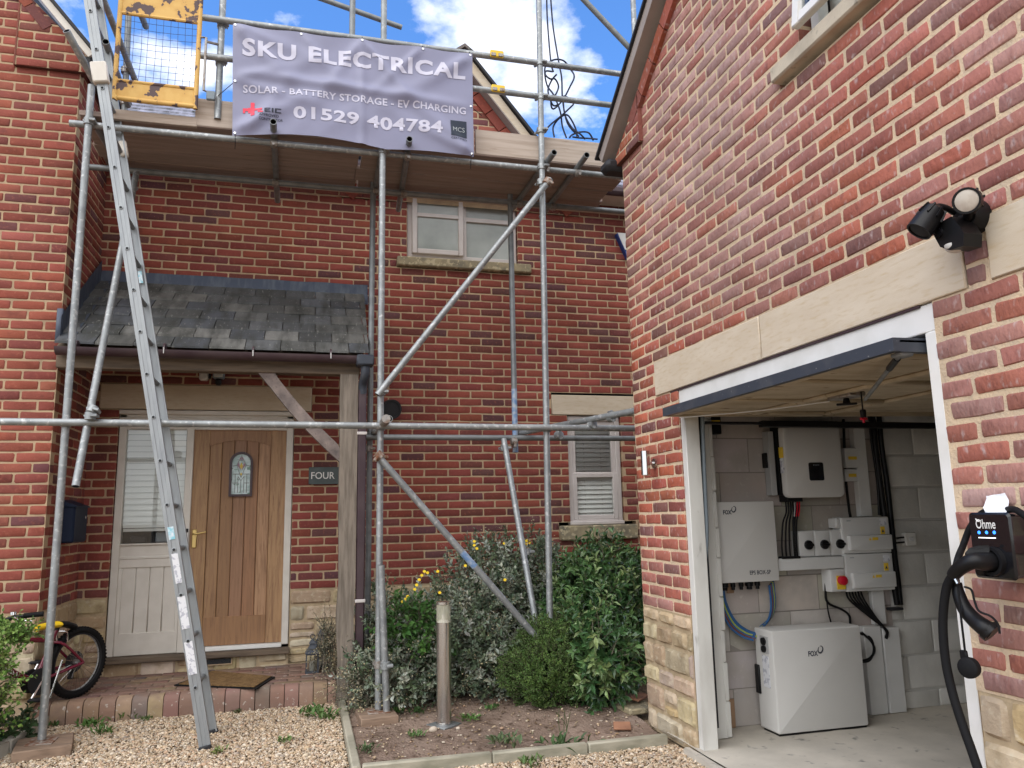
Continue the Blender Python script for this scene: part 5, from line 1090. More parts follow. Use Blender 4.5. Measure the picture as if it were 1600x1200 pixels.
mb = MB(); mb.box((ix0 - .008, 4.41, iz0 + .26), (ix0 - .0005, 4.45, iz0 + .33), 'warn', .001); mb.box((ix0 - .008, 4.41, iz0 + .16), (ix0 - .0005, 4.445, iz0 + .255), 'sticker', .001); mb.build('side_label', inv)
mb = MB(); mb.box((ix0 - .055, 4.49, iz0 + .02), (ix0 - .012, 4.555, iz1 - .04), 'inv_side', .003); mb.box((ix0 - .07, 4.51, iz0 + .2), (ix0 - .05, 4.555, iz0 + .30), 'black', .003); mb.build('side_bracket', inv)
mb = MB(); mb.box((ix0 + .02, 4.44, iz0 - .025), (ix0 + .14, 4.53, iz0 + .02), 'black', .004); mb.build('cable_entry', inv)
# cables down from the inverter into the trunking
tx0, tx1, tz0, tz1 = pxbox(1216, 869, 1321, 889, 4.46)
tz0, tz1 = .985, 1.062
cb = thing('inverter_cables', (ix0 + .08, 4.5, tz1), 'bundle of black cables dropping from the inverter into white trunking', 'cables')
for k in range(6):
    x0_ = ix0 + .035 + k * .018; ux = [1223, 1229, 1235, 1242, 1243, 1246][k]; e = P(ux, 868, Y=4.47); mb = MB()
    mb.sweep([(x0_, 4.48, iz0 - .02), (x0_, 4.48, iz0 - .09), (x0_ * .4 + e.x * .6, 4.475, iz0 - .16), (e.x, 4.47, tz1 + .09), (e.x, 4.47, tz1 - .004)], .0058, 'black', 8, 5)
    mb.build('cable', cb)
    if k >= 3:
        mb = MB(); mb.sweep([(x0_ + .012, 4.476, iz0 - .02), (x0_ + .008, 4.476, iz0 - .07), (x0_ * .8 + e.x * .2, 4.470, iz0 - .12)], .004, 'knobred' if k > 3 else 'inv_side', 6, 4); mb.build('cable', cb)
mb = MB(); mb.box((P(1222, 868, Y=4.47).x - .012, 4.45, tz1 - .003), (P(1246, 868, Y=4.47).x + .012, 4.50, tz1 + .012), 'black', .004); mb.build('gland', cb)
mb = MB(); mb.box((2.925, 4.46, tz0), (3.435, 4.556, tz1), 'trunk', .003); mb.build('trunking', label='short horizontal white trunking under the three black knob isolators', cat='trunking')
# EPS box
ex0, ex1, ez0, ez1 = pxbox(1120, 783, 1209, 912, 4.44)
mb = MB(); panel_box(mb, ex0, ex1, ez0, ez1, 4.556, 4.44, .008, .006, 'inv'); eps = mb.build('switch_box', label='flat pale grey wall box lettered EPS BOX-SP beside the white garage pier', cat='box', sharp=30)
def fox(mb, x, z, h, y, m='ink'):
    put_text(mb, 'FOX', (x, y, z), XA, ZA, h * 2.15, h, m, .035); cxx, czz, rr = x + h * 2.75, z + h * 1.15, h * .62
    pts = []
    for k in range(22):
        a = R(100 - 335 * k / 21); q = rr * (1 + .12 * math.sin(2 * a)); pts.append((cxx + q * math.cos(a) * .85, czz + q * math.sin(a)))
    for k in range(21):
        t = .30 * h * (.35 + .65 * math.sin(math.pi * (k + .5) / 21)) * .5
        (xa, za), (xb, zb_) = pts[k], pts[k + 1]; d_ = Vector((xb - xa, 0, zb_ - za)).normalized(); n_ = Vector((-d_.z, 0, d_.x)) * t
        A, B = Vector((xa, y, za)), Vector((xb, y, zb_)); mb.add([A - n_, B - n_, B + n_, A + n_], [(0, 1, 2, 3)], m)
mb = MB(); a = P(1130, 804, Y=4.438); fox(mb, a.x, a.z, .028, 4.438); a = P(1172, 899, Y=4.438); put_text(mb, 'EPS BOX-SP', (a.x, 4.438, a.z + .003), XA, ZA, .150, .026, 'ink', .012); mb.build('lettering', eps, recalc=False)
mb = MB()
for k, r_ in enumerate((.026, .024, .016, .016, .026, .018)):
    x = ex0 + .03 + k * .058; mb.lathe((x, 4.50, ez0), (0, 0, -1), [(0, r_), (.03, r_), (.032, r_ * .7), (.05, r_ * .7)], 'black', 12)
mb.build('gland', eps)
# battery
by = 4.285; a, b = P(1215, 1152, Y=by), P(1360, 1137, Y=by); bx0, bx1, bz0, bz1 = 2.745, 3.375, GF + .012, P(1270, 982, Y=by).z
mb = MB(); panel_box(mb, bx0, bx1, bz0, bz1, by + .185, by, .012, .010, 'inv'); bat = mb.build('battery', label='wide pale grey floor standing battery cabinet with FOX printed on its front', cat='battery', sharp=30)
mb = MB(); mb.box((bx0 + .01, by + .01, GF), (bx1 - .01, by + .17, bz0 + .004), 'black'); mb.build('base', bat)
mb = MB(); a = P(1263, 1026, Y=by); fox(mb, a.x, a.z, .032, by - .0015); mb.build('lettering', bat, recalc=False)
mb = MB(); mb.box((bx0 - .004, by + .04, bz1 - .14), (bx0 + .001, by + .13, bz1 - .04), 'inv_side', .002); mb.lathe((bx0 - .003, by + .085, bz1 - .07), (-1, 0, 0), [(0, .024), (.012, .022)], 'black', 12); mb.lathe((bx0 - .003, by + .085, bz1 - .115), (-1, 0, 0), [(0, .022), (.012, .02)], 'black', 12); mb.build('socket_panel', bat)
mb = MB(); mb.box((bx0 - .0015, by + .05, bz1 - .34), (bx0 + .0005, by + .12, bz1 - .155), 'sticker'); mb.build('side_label', bat)
mb = MB(); mb.box((bx0 - .012, by + .155, bz0 + .20), (bx0 + .02, by + .20, bz0 + .37), 'black', .004); mb.build('side_bracket', bat)
cb = thing('blue_cables', (ex0 + .1, 4.5, bz1), 'blue and brown cable bundle looping from the EPS box to the battery', 'cables')
for k in range(6):
    mt = ['cblue', 'cred', 'cblue', 'cgreen', 'cblue', 'cblue'][k]; o = (k - 2.5) * .010; mb = MB()
    pts = [P(1127, 915, Y=4.5), P(1131, 945, Y=4.5), P(1146, 975, Y=4.5), P(1165, 990, Y=4.48), P(1183, 996, Y=4.44)]; mb.sweep([p + Vector((o, .004 * k, o * .6)) for p in pts], .0075, mt, 7, 5); mb.build('cable', cb)
for k in range(5):
    mt = ['cblue', 'cred', 'cblue', 'cgreen', 'cblue'][k]; o = (k - 2) * .010; mb = MB()
    pts = [P(1206, 911, Y=4.5), P(1209, 945, Y=4.5), P(1203, 968, Y=4.5), P(1186, 984, Y=4.47), P(1180, 994, Y=4.45)]; mb.sweep([p + Vector((o, .004 * k, o * .6)) for p in pts], .0075, mt, 7, 5); mb.build('cable', cb)
# three rotary isolators
def isolator(x0, x1, z0, z1):
    o = thing('isolator', ((x0 + x1) / 2, 4.555, z0), '', 'isolator'); mb = MB(); panel_box(mb, x0, x1, z0, z1, 4.555, 4.475, .006, .010, 'boxwhite'); mb.build('case', o, sharp=30)
    cxx, cz = (x0 + x1) / 2 + .008, (z0 + z1) / 2 - .008; mb = MB(); mb.lathe((cxx, 4.474, cz), (0, -1, 0), [(0, .037), (.002, .037)], 'trunk', 24); mb.build('dial', o)
    mb = MB(); mb.lathe((cxx, 4.473, cz), (0, -1, 0), [(0, .031), (.014, .030), (.017, .027)], 'black', 20); mb.box((cxx - .036, 4.448, cz - .008), (cxx + .030, 4.462, cz + .008), 'black', .003); mb.build('knob', o)
    return o
i0, i1, iz_0, iz_1 = pxbox(1250, 829, 1321, 868, 4.475); iz_0, iz_1 = tz1 + .004, 1.232; wi = (i1 - i0) / 3
iso = isolator(i0, i0 + wi - .003, iz_0, iz_1); iso['label'] = 'left isolator of three, white case with black knob, nearest the black cables'; iso['group'] = 'black knob isolators on the trunking'
for k, lb in ((1, 'middle isolator of three, white case with black knob, between two others'), (2, 'right isolator of three, white case with black knob, against the consumer unit')):
    r_ = iso.copy(); C.objects.link(r_); r_.location.x += wi * k; r_['label'] = lb
    for ch in list(iso.children): c_ = ch.copy(); C.objects.link(c_); c_.parent = r_
# consumer units
def consumer(z0, z1, label):
    o = thing('consumer_unit', ((cu0 + cu1) / 2, 4.555, z0), label, 'fuse box', 'consumer units on the garage wall')
    mb = MB(); panel_box(mb, cu0, cu1, z0, z1, 4.555, 4.46, .006, .010, 'boxwhite'); mb.build('case', o, sharp=30)
    zc = z0 + (z1 - z0) * .50; mb = MB(); panel_box(mb, cu0 + .035, cu1 - .004, z0 + .02, zc, 4.47, 4.435, .006, .012, 'boxwhite'); mb.build('cover', o, sharp=30)
    mb = MB(); mb.box((cu1 - .075, 4.4575, z1 - .115), (cu1 - .042, 4.4602, z1 - .065), 'warn'); xm_ = (cu0 + cu1) / 2 + .02; mb.box((xm_, 4.4325, zc - .034), (xm_ + .045, 4.4352, zc - .016), 'warn'); mb.prism([(xm_ - .027, 4.4325, zc - .034), (xm_ - .009, 4.4325, zc - .034), (xm_ - .018, 4.4325, zc - .016)], (0, .002, 0), 'warn')
    mb.prism([(cu1 - .068, 4.4565, z1 - .102), (cu1 - .049, 4.4565, z1 - .102), (cu1 - .0585, 4.4565, z1 - .082)], (0, .001, 0), 'ink')
    mb.build('warning_label', o)
    mb = MB(); mb.box((cu1 - .075, 4.4578, z1 - .055), (cu1 - .025, 4.4602, z1 - .012), 'sticker'); mb.box((cu0 + .04, 4.4578, z1 - .025), (cu0 + .07, 4.4602, z1 - .019), 'greyprint'); mb.build('maker_label', o)
    return o
cu0, cu1 = P(1322, 860, Y=4.44).x, P(1396, 860, Y=4.44).x + .005
cz0, cz1 = P(1360, 924, Y=4.44).z, P(1350, 808, Y=4.46).z; czm = P(1350, 865, Y=4.45).z
consumer(czm + .002, cz1, 'upper white fuse box of two, beside the three black knob isolators'); consumer(cz0, czm - .002, 'lower white fuse box of two, beside the red emergency switch')
mb = MB(); mb.box((P(1307, 808, Y=4.46).x, 4.47, tz1 + .12 + .06), (cu0 - .003, 4.555, cz1 - .004), 'boxwhite', .006); mb.build('side_box', label='narrow blank white box on the left edge of the upper fuse box', cat='box')
# red emergency switch
r0, r1, rz0, rz1 = pxbox(1294, 889, 1327, 926, 4.46); r1 = cu0 - .003; r0 = r1 - .115; rz1 = tz0 - .004; es = thing('emergency_switch', ((r0 + r1) / 2, 4.555, rz0), 'white isolator box with big red knob on a yellow plate', 'switch')
mb = MB(); panel_box(mb, r0, r1, rz0, rz1, 4.555, 4.465, .006, .012, 'boxwhite'); mb.build('case', es, sharp=30)
cxx, cz = r0 + .072, (rz0 + rz1) / 2; mb = MB(); mb.box((cxx - .028, 4.462, cz - .058), (cxx + .038, 4.466, cz + .030), 'warn', .001); mb.build('plate', es)
mb = MB(); mb.lathe((cxx + .006, 4.463, cz + .0), (0, -1, 0), [(0, .030), (.03, .029), (.034, .024)], 'knobred', 24); mb.build('knob', es)
# trunking posts below, cables
for (u0, u1, z1_, lb) in ((1362, 1389, .60, 'left upright length of white trunking standing on the garage floor'), (1392, 1418, .585, 'right upright length of white trunking standing on the garage floor')):
    x0_, x1_ = P(u0, 1116, Y=4.50).x, P(u1, 1116, Y=4.50).x; mb = MB(); mb.box((x0_, 4.50, GF + .004), (x1_, 4.556, z1_), 'trunk', .003); mb.build('trunking', label=lb, cat='trunking', group='upright white trunking below the fuse boxes')
xs0 = P(1364, 945, Y=4.52).x; mb = MB(); mb.box((xs0, 4.52, .605), (xs0 + .095, 4.556, cz0 - .003), 'trunk', .003); mb.build('trunking', label='upper length of white trunking from the lower fuse box to the upright pair', cat='trunking', group='upright white trunking below the fuse boxes')
cb = thing('black_cables', (cu0 + .1, 4.5, .6), 'fan of black cables from the lower fuse box into upright white trunking', 'cables')
for k in range(6):
    s_ = Vector((cu0 + .02 + k * .022, 4.50, cz0 + .004)); e = P(1384 + (k % 3), 984 + k * .5, Y=4.48); mb = MB(); mb.sweep([s_, s_ + Vector((.02, 0, -.06)), s_.lerp(e, .6) + Vector((-.01, -.005, -.015)), e, e + Vector((.008, .02, -.05))], .0065, 'black', 8, 5); mb.build('cable', cb)
mb = MB(); mb.sweep([P(1291, 889, Y=4.53), P(1290, 925, Y=4.53), P(1294, 942, Y=4.53), P(1315, 952, Y=4.53), P(1327, 962, Y=4.53), P(1330, 980, Y=4.53), P(1345, 990, Y=4.52), P(1360, 997, Y=4.50), P(1365, 1015, Y=4.50), P(1358, 1032, Y=4.50), P(1340, 1034, Y=4.5)], .008, 'black', 8, 5); mb.sweep([P(1291, 930, Y=4.53), P(1294, 955, Y=4.53), P(1300, 978, Y=4.53)], .005, 'black', 6, 4)
mb.sweep([P(1346, 988, Y=4.50), P(1362, 1003, Y=4.48), P(1366, 1018, Y=4.48), P(1357, 1030, Y=4.49), P(1340, 1033, Y=4.5)], .008, 'black', 8, 5); mb.build('supply_cable', label='thick black supply cable looping down to the right side of the battery', cat='cable')
mb = MB()
for (pts, r_) in (([(1363, 645), (1368, 700), (1377, 770), (1390, 860), (1396, 905), (1402, 945)], .020), ([(1373, 645), (1378, 700), (1388, 770), (1397, 860), (1403, 905), (1407, 945)], .018), ([(1358, 640), (1362, 690), (1371, 750), (1374, 805)], .010)): mb.sweep([P(u, v, Y=4.53) for u, v in pts], r_, 'black', 10, 4)
a = P(1398, 950, Y=4.54); mb.box((a.x - .06, 4.50, a.z - .012), (a.x + .04, 4.556, a.z + .006), 'blackm', .005); mb.build('cable_bundle', label='thick black cable bundle running from the garage ceiling past the fuse boxes', cat='cables')
mb = MB(); x0_, x1_ = P(1338, 760, Y=4.53).x, P(1356, 760, Y=4.53).x; mb.box((x0_, 4.51, cz1 + .004), (x1_, 4.556, 1.93), 'trunk', .003); mb.build('trunking', label='tall white trunking rising from the upper fuse box beside the black bundle', cat='trunking')
for k, (v0, v1, lb) in enumerate(((700, 731, 'upper small white box with yellow label beside the inverter'), (733, 752, 'lower small white box with yellow label beside the inverter'))):
    a0, a1, b0, b1 = pxbox(1322, v0, 1339, v1, 4.5); mb = MB(); mb.box((a0, 4.50, b0), (a1, 4.556, b1), 'boxwhite', .004); bx = mb.build('label_box', label=lb, cat='box', group='small boxes beside the inverter'); mb = MB(); mb.box((a0 + .025, 4.498, (b0 + b1) / 2 - .012), (a1 - .01, 4.5005, (b0 + b1) / 2 + .010), 'warn'); mb.build('warning_label', bx)
mb = MB(); mb.sweep([P(1318, 655, Y=4.53), P(1321, 740, Y=4.53), P(1326, 790, Y=4.53), P(1329, 808, Y=4.53)], .009, 'black', 8, 4); mb.build('thin_cable', label='single black cable between the inverter and the small label boxes', cat='cable')
a = P(1421, 842, Y=4.53); mb = MB(); mb.box((a.x - .045, 4.515, a.z - .045), (a.x + .045, 4.562, a.z + .045), 'blockp', .006); mb.box((a.x - .02, 4.510, a.z - .014), (a.x + .02, 4.516, a.z + .014), 'boxwhite', .003); so_ = mb.build('socket', label='small grey switch box on the painted block wall right of the fuse boxes', cat='socket'); mb = MB()
for dz1_ in (.012, -.02): mb.tube((a.x - .13, 4.53, a.z + dz1_ - .005), (a.x - .04, 4.53, a.z + dz1_), .006, 'black', 8)
mb.build('cable', so_)
# ------------------------------------------------------------------ fittings on the garage front
wl = P(1021, 724, X=XG - .01); o = thing('wall_light', wl, 'polished steel up and down wall light beside the garage door frame', 'light')
mb = MB(); mb.lathe((XG + .002, wl.y, wl.z), (-1, 0, 0), [(0, .032), (.012, .032), (.016, .026)], 'polished', 24); mb.tube((XG, wl.y, wl.z), (XG - .06, wl.y, wl.z), .010, 'steel', 10); mb.build('mount', o, sharp=30)
mb = MB(); c = P(1008.5, 724, X=XG - .085); zt, zb2 = P(1007, 705, X=XG - .085).z, P(1010, 742, X=XG - .085).z; mb.lathe((c.x, c.y, zb2), ZA, [(0, .029), (zt - zb2, .029)], 'polished', 28); mb.build('tube', o, sharp=30); mb = MB(); mb.lathe((c.x, c.y, zb2 - .003), ZA, [(0, .026), (.004, .026)], 'lamp_lens', 20); mb.build('lens', o)
# security light with camera
o = thing('security_light', P(1515, 338, X=XG), 'black security camera with two spotlight heads above the garage lintel', 'camera')
bc = P(1518, 340, X=XG - .02); mb = MB(); mb.lathe((XG + .003, bc.y, bc.z), (-1, 0, 0), [(0, .060), (.03, .060), (.055, .048), (.06, .03)], 'black', 28); mb.build('mount', o, sharp=35)
def head(c, d, r, L, name, lens):
    d = Vector(d).normalized(); mb = MB(); mb.lathe(c - d * L * .55, d, [(0, r * .55), (L * .12, r * .85), (L * .35, r * .92), (L * .55, r), (L, r * 1.02), (L, r * .88), (L * .94, r * .86)], 'black', 26)
    for k in range(8):
        a = 2 * math.pi * k / 8; x = d.orthogonal().normalized(); y = d.cross(x); q = x * math.cos(a) + y * math.sin(a); mb.beam(c - d * L * .5 + q * r * .75, c - d * L * .1 + q * r * .97, .006, .012, 'black', q)
    h_ = mb.build(name, o, sharp=30); mb = MB(); mb.lathe(c + d * L * .36, d, [(0, r * .86), (.004, r * .84), (.008, r * .6)], lens, 26); mb.build('lens', h_, sharp=50)
h1 = P(1514, 314, X=XG - .115); tocam = (EYE - h1).normalized(); head(h1 - tocam * .015, tocam + Vector((-.10, .18, .10)), .042, .075, 'spotlight', 'lamp_lens')
h2_ = P(1448, 345, X=XG - .16); head(h2_, (-.55, .25, -.75), .042, .105, 'spotlight', 'dark_in')
mb = MB(); mb.sweep([P(1490, 332, X=XG - .06), P(1478, 325, X=XG - .10), P(1465, 323, X=XG - .13), P(1459, 331, X=XG - .15)], .011, 'black', 10, 4); mb.sweep([P(1510, 345, X=XG - .05), P(1514, 325, X=XG - .10)], .016, 'black', 10); mb.sweep([P(1503, 343, X=XG - .05), P(1490, 352, X=XG - .10)], .016, 'black', 10); mb.build('arm', o)
X2 = XG - .12; pl = [P(u, v, X=X2) for u, v in ((1454, 359), (1470, 347), (1486, 338), (1497, 350), (1506, 364), (1505, 384), (1484, 391), (1469, 386))]
mb = MB(); mb.prism(pl, (.075, 0, 0), 'black'); cm = mb.build('camera', o, sharp=25)
mb = MB(); lp = P(1468, 364, X=X2 - .001); mb.lathe(lp, (-1, 0, 0), [(0, .017), (.006, .016), (.007, .011)], 'black_gloss', 22); mb.build('lens', cm, sharp=30)
mb = MB(); lp = P(1493, 387, X=X2 + .03); vs_ = []; mb.lathe((lp.x - .006, lp.y, lp.z + .004), (-.25, 0, -1), [(0, .030), (.008, .028), (.016, .02), (.02, .008)], 'inv', 20); mb.build('sensor', cm)
# EV charger
XC = XG - .12; o = thing('ev_charger', P(1550, 860, X=XG), 'black wall mounted electric car charger with blue lights on the garage brickwork', 'charger')
cy1, cy0 = P(1518, 850, X=XC).y, P(1577, 850, X=XC).y; cz1_, cz0_ = P(1522, 803, X=XC).z, P(1545, 902, X=XC).z
def yz(y0, y1, z0, z1, r): return [(a, b) for a, b in rrect(y0, y1, z0, z1, r)]
mb = MB(); rings = []
for (x, i) in ((XG - .006, .012), (XC + .02, .004), (XC + .006, 0), (XC, .006)): rings.append([(x, a, b) for a, b in yz(cy0 - .012 + i, cy1 + .004 - i, cz0_ - .004 + i, cz1_ + .004 - i, .014)])
n = len(rings[0]); vs = sum(rings, []); fs = [(k * n + i, k * n + (i + 1) % n, (k + 1) * n + (i + 1) % n, (k + 1) * n + i) for k in range(3) for i in range(n)] + [tuple(range(3 * n, 4 * n)), tuple(range(n))]
mb.add(vs, fs, 'black_gloss'); mb.build('case', o, sharp=30)
ym = -YA; xl = XC - .0015
mb = MB(); a = P(1525.5, 826, X=xl); b2 = P(1554.5, 814, X=xl); put_text(mb, 'Ohme', (xl, a.y, a.z), ym, ZA, a.y - b2.y, .030, 'white', .012); mb.sweep([(xl, a.y - .002, a.z + .031), (xl, a.y - .006, a.z + .024), (xl, a.y - .013, a.z + .022), (xl, a.y - .02, a.z + .026)], .0018, 'white', 6); mb.build('lettering', o, recalc=False)
for u in (1529.3, 1541, 1553):
    mb = MB(); c = P(u, 832, X=xl); mb.lathe((XC + .001, c.y, c.z), (-1, 0, 0), [(0, .0055), (.002, .005)], 'ledblue', 16); mb.build('status_light', o)
mb = MB(); a, b2 = P(1529, 840, X=xl), P(1555.5, 840.5, X=xl); mb.box((XC - .002, b2.y, a.z - .0015), (XC + .001, a.y, a.z + .0015), 'ledwhite'); mb.build('status_bar', o)
hc = P(1553, 877, X=XC); mb = MB(); mb.lathe((XC + .004, hc.y, hc.z), (-1, 0, 0), [(0, .046), (.02, .044), (.02, .034), (.006, .033)], 'black', 28); mb.build('holster', o, sharp=30)
mb = MB(); mb.prism([P(1508, 868, X=XC - .07), P(1515, 860, X=XC - .06), P(1532, 856, X=XC - .045), P(1546, 856, X=XC - .02), P(1546, 864, X=XC - .02), P(1530, 870, X=XC - .05), P(1516, 872, X=XC - .07)], (0, 0, .008), 'black'); mb.build('flap', o, sharp=30)
mb = MB(); a = P(1563, 795, X=XG - .05); nn_ = 8; vs = []; p00, p10, p11, p01 = P(1541, 803, X=XG - .075), P(1575, 801, X=XG - .06), P(1572, 770, X=XG - .02), P(1538, 775, X=XG - .03)
for j in range(nn_ + 1):
    for i in range(nn_ + 1):
        u, v = i / nn_, j / nn_; p = p00.lerp(p10, u).lerp(p01.lerp(p11, u), v); vs.append(p + Vector((-.008 * math.sin(v * 5 + u * 2) - .004 * noise.noise(Vector((u * 4, v * 4, 0))), 0, .004 * noise.noise(Vector((u * 5, v * 3, 7))))))
mb.add(vs, [(j * (nn_ + 1) + i, j * (nn_ + 1) + i + 1, (j + 1) * (nn_ + 1) + i + 1, (j + 1) * (nn_ + 1) + i) for j in range(nn_) for i in range(nn_)], 'paper'); mb.build('paper_slip', label='crumpled white paper slip lying on top of the black charger', cat='paper', recalc=False, sharp=180)
XT = XC - .05
cbl = thing('charging_cable', P(1480, 960, X=XT), 'black car charging cable plugged into the charger and hanging beside the garage opening', 'cable')
mb = MB(); mb.sweep([P(1552, 877, X=XC - .0), P(1536, 877, X=XC - .04), P(1520, 877, X=XT - .02), P(1505, 884, X=XT - .03), P(1494, 893, X=XT - .03), P(1489, 900, X=XT - .03)], [.030, .028, .0245, .0225, .021, .019], 'black', 16, 5); mb.build('plug', cbl)
mb = MB(); pp = [P(1492, 895, X=XT - .03)] + [P(u, v, X=XT - .03) for u, v in ((1480, 915), (1474.5, 950), (1473.5, 985), (1478, 1035), (1489, 1085), (1503, 1130), (1518, 1172), (1536, 1225), (1560, 1300))]; mb.sweep(pp, .0138, 'rubber', 12, 6); mb.build('cable', cbl)
mb = MB(); mb.sweep([P(1610, 812, X=XG - .10), P(1596, 802, X=XG - .09), P(1584, 796, X=XG - .07), P(1570, 797, X=XG - .035), P(1550, 797, X=XG - .025), P(1533, 803, X=XG - .025), P(1516, 824, X=XG - .03), P(1505, 852, X=XG - .05), P(1497, 872, X=XT), P(1493, 892, X=XT - .015), P(1495, 915, X=XT - .005)], .0105, 'rubber', 12, 6); mb.build('cable', cbl)
mb = MB(); mb.sweep([P(1495, 910, X=XT), P(1498, 928, X=XT), P(1507, 950, X=XT), P(1521, 967, X=XT), P(1537, 980, X=XT), P(1546, 985, X=XT + .01)], [.014, .019, .022, .024, .027, .028], 'black', 16, 5)
mb.sweep([P(1543, 983, X=XT + .01), P(1551, 990, X=XT + .015)], [.034, .033], 'black', 12)
mb.build('connector', cbl)
mb = MB(); mb.sweep([P(1496, 905, X=XT - .02), P(1500, 950, X=XT - .03), P(1504, 985, X=XT - .03), P(1509, 1028, X=XT - .02)], .0035, 'rubber', 7, 5); mb.sweep([P(1507, 917, X=XT - .02), P(1518, 922, X=XT - .02), P(1523, 940, X=XT - .02), P(1530, 955, X=XT - .02), P(1548, 963, X=XT - .01), P(1559, 975, X=XT), P(1562, 990, X=XT)], .0035, 'rubber', 7, 5); mb.sweep([P(1493, 905, X=XT - .035), P(1497, 912, X=XT - .035)], .006, 'chrome', 8); mb.build('tether', cbl)
mb = MB(); c = P(1513, 1043, X=XT - .02); mb.lathe(c + Vector((.012, 0, 0)), (-1, -.3, 0), [(0, .030), (.012, .032), (.024, .031), (.028, .026)], 'rubber', 24); mb.beam(c + Vector((0, .01, .02)), c + Vector((0, .012, .05)), .028, .012, 'rubber', (1, 0, 0), b=.004); mb.build('dust_cap', cbl)
# ================================================================== SMALL THINGS ON THE GROUND
# doormat
mb = MB(); mc = [P(272, 1068, Z=SZ + .02), P(402, 1073, Z=SZ + .02), P(430, 1055, Z=SZ + .02), P(330, 1046, Z=SZ + .02)]
def quadslab(mb, q, z0, z1, m, ins=0):
    c = sum(q, Vector((0, 0, 0))) / 4; A = [Vector((p.x + (c.x - p.x) * ins, p.y + (c.y - p.y) * ins, z0)) for p in q]; mb.prism(A, (0, 0, z1 - z0), m)
quadslab(mb, mc, SZ + .003, SZ + .010, 'rubber'); mat_ = mb.build('doormat', label='worn brown coir doormat with black rubber edge in front of the oak door', cat='doormat')
mb = MB(); quadslab(mb, mc, SZ + .0105, SZ + .017, 'coir', .09); mb.build('coir_pile', mat_)
# lanterns
def lantern(x, y, s, label):
    o = thing('lantern', (x, y, SZ), label, 'lantern', 'lanterns on the doorstep'); mb = MB(); w2 = .048 * s; h = .15 * s
    mb.box((x - w2 - .008, y - w2 - .008, SZ), (x + w2 + .008, y + w2 + .008, SZ + .016), 'dgrey', .003); mb.box((x - w2 - .008, y - w2 - .008, SZ + h), (x + w2 + .008, y + w2 + .008, SZ + h + .012), 'dgrey', .003)
    for a in (-1, 1):
        for b in (-1, 1): mb.box((x + a * w2 - .005, y + b * w2 - .005, SZ + .01), (x + a * w2 + .005, y + b * w2 + .005, SZ + h + .004), 'dgrey')
    mb.build('frame', o); mb = MB(); z = SZ + h + .012; v = []
    prof = [(w2 + .012, 0), (w2 * .55, .055 * s), (w2 * .5, .06 * s), (w2 * .5, .075 * s), (w2 * .62, .078 * s), (w2 * .1, .115 * s)]
    vs = []
    for r_, h_ in prof: vs += [(x - r_, y - r_, z + h_), (x + r_, y - r_, z + h_), (x + r_, y + r_, z + h_), (x - r_, y + r_, z + h_)]
    fs = [(k * 4 + i, k * 4 + (i + 1) % 4, k * 4 + 4 + (i + 1) % 4, k * 4 + 4 + i) for k in range(5) for i in range(4)] + [(20, 21, 22, 23), (3, 2, 1, 0)]
    mb.add(vs, fs, 'dgrey'); mb.sweep([(x + .018 * math.cos(a), y, z + .115 * s + .016 + .018 * math.sin(a)) for a in [2 * math.pi * k / 14 for k in range(15)]], .003, 'dgrey', 6); mb.build('roof', o, sharp=25)
    mb = MB()
    for a in (-1, 1): mb.box((x - w2, y + a * w2 - .001, SZ + .016), (x + w2, y + a * w2 + .001, SZ + h), 'pane'); mb.box((x + a * w2 - .001, y - w2, SZ + .016), (x + a * w2 + .001, y + w2, SZ + h), 'pane')
    mb.build('glass', o); mb = MB(); mb.lathe((x, y, SZ + .016), ZA, [(0, .022), (.075, .022), (.078, .004), (.09, .002)], 'bag', 14); mb.build('candle', o, sharp=30)
lantern(.085, 6.74, .95, 'dark metal candle lantern on the brick step, the nearer of the pair'); lantern(.16, 6.94, 1.12, 'taller dark metal lantern behind the other one, half hidden by the oak post')
# bollard light
bx, byy = P(694, 1131, Z=.03).x, P(694, 1131, Z=.03).y; o = thing('bollard_light', (bx, byy, .01), 'brushed steel bollard light with clear top in the soil bed', 'bollard'); zt = P(694, 940, Y=byy).z; zc = P(694, 972, Y=byy).z
mb = MB(); mx = Matrix.Translation((bx, byy, 0)) @ Matrix.Rotation(R(35), 4, 'Z'); mb.box((-.085, -.085, -.02), (.085, .085, .032), 'galv_dull', .004, None, mx); mb.build('base', o)
mb = MB(); mb.lathe((bx, byy, .03), ZA, [(0, .054), (.012, .054), (.013, .0495), (zc - .03, .0495)], 'steel', 36); mb.build('post', o, sharp=30)
mb = MB(); mb.lathe((bx, byy, zc + .001), ZA, [(0, .048), (zt - zc - .018, .048)], 'clear', 32); mb.build('clear_top', o, sharp=30); mb = MB(); mb.lathe((bx, byy, zt - .016), ZA, [(0, .0515), (.016, .0515)], 'steel', 32); mb.build('cap', o, sharp=30)
mb = MB(); mb.lathe((bx, byy, zc + .0), ZA, [(0, .04), (.012, .03), (.02, .014), (.05, .012)], 'bag', 16); mb.build('bulb', o)
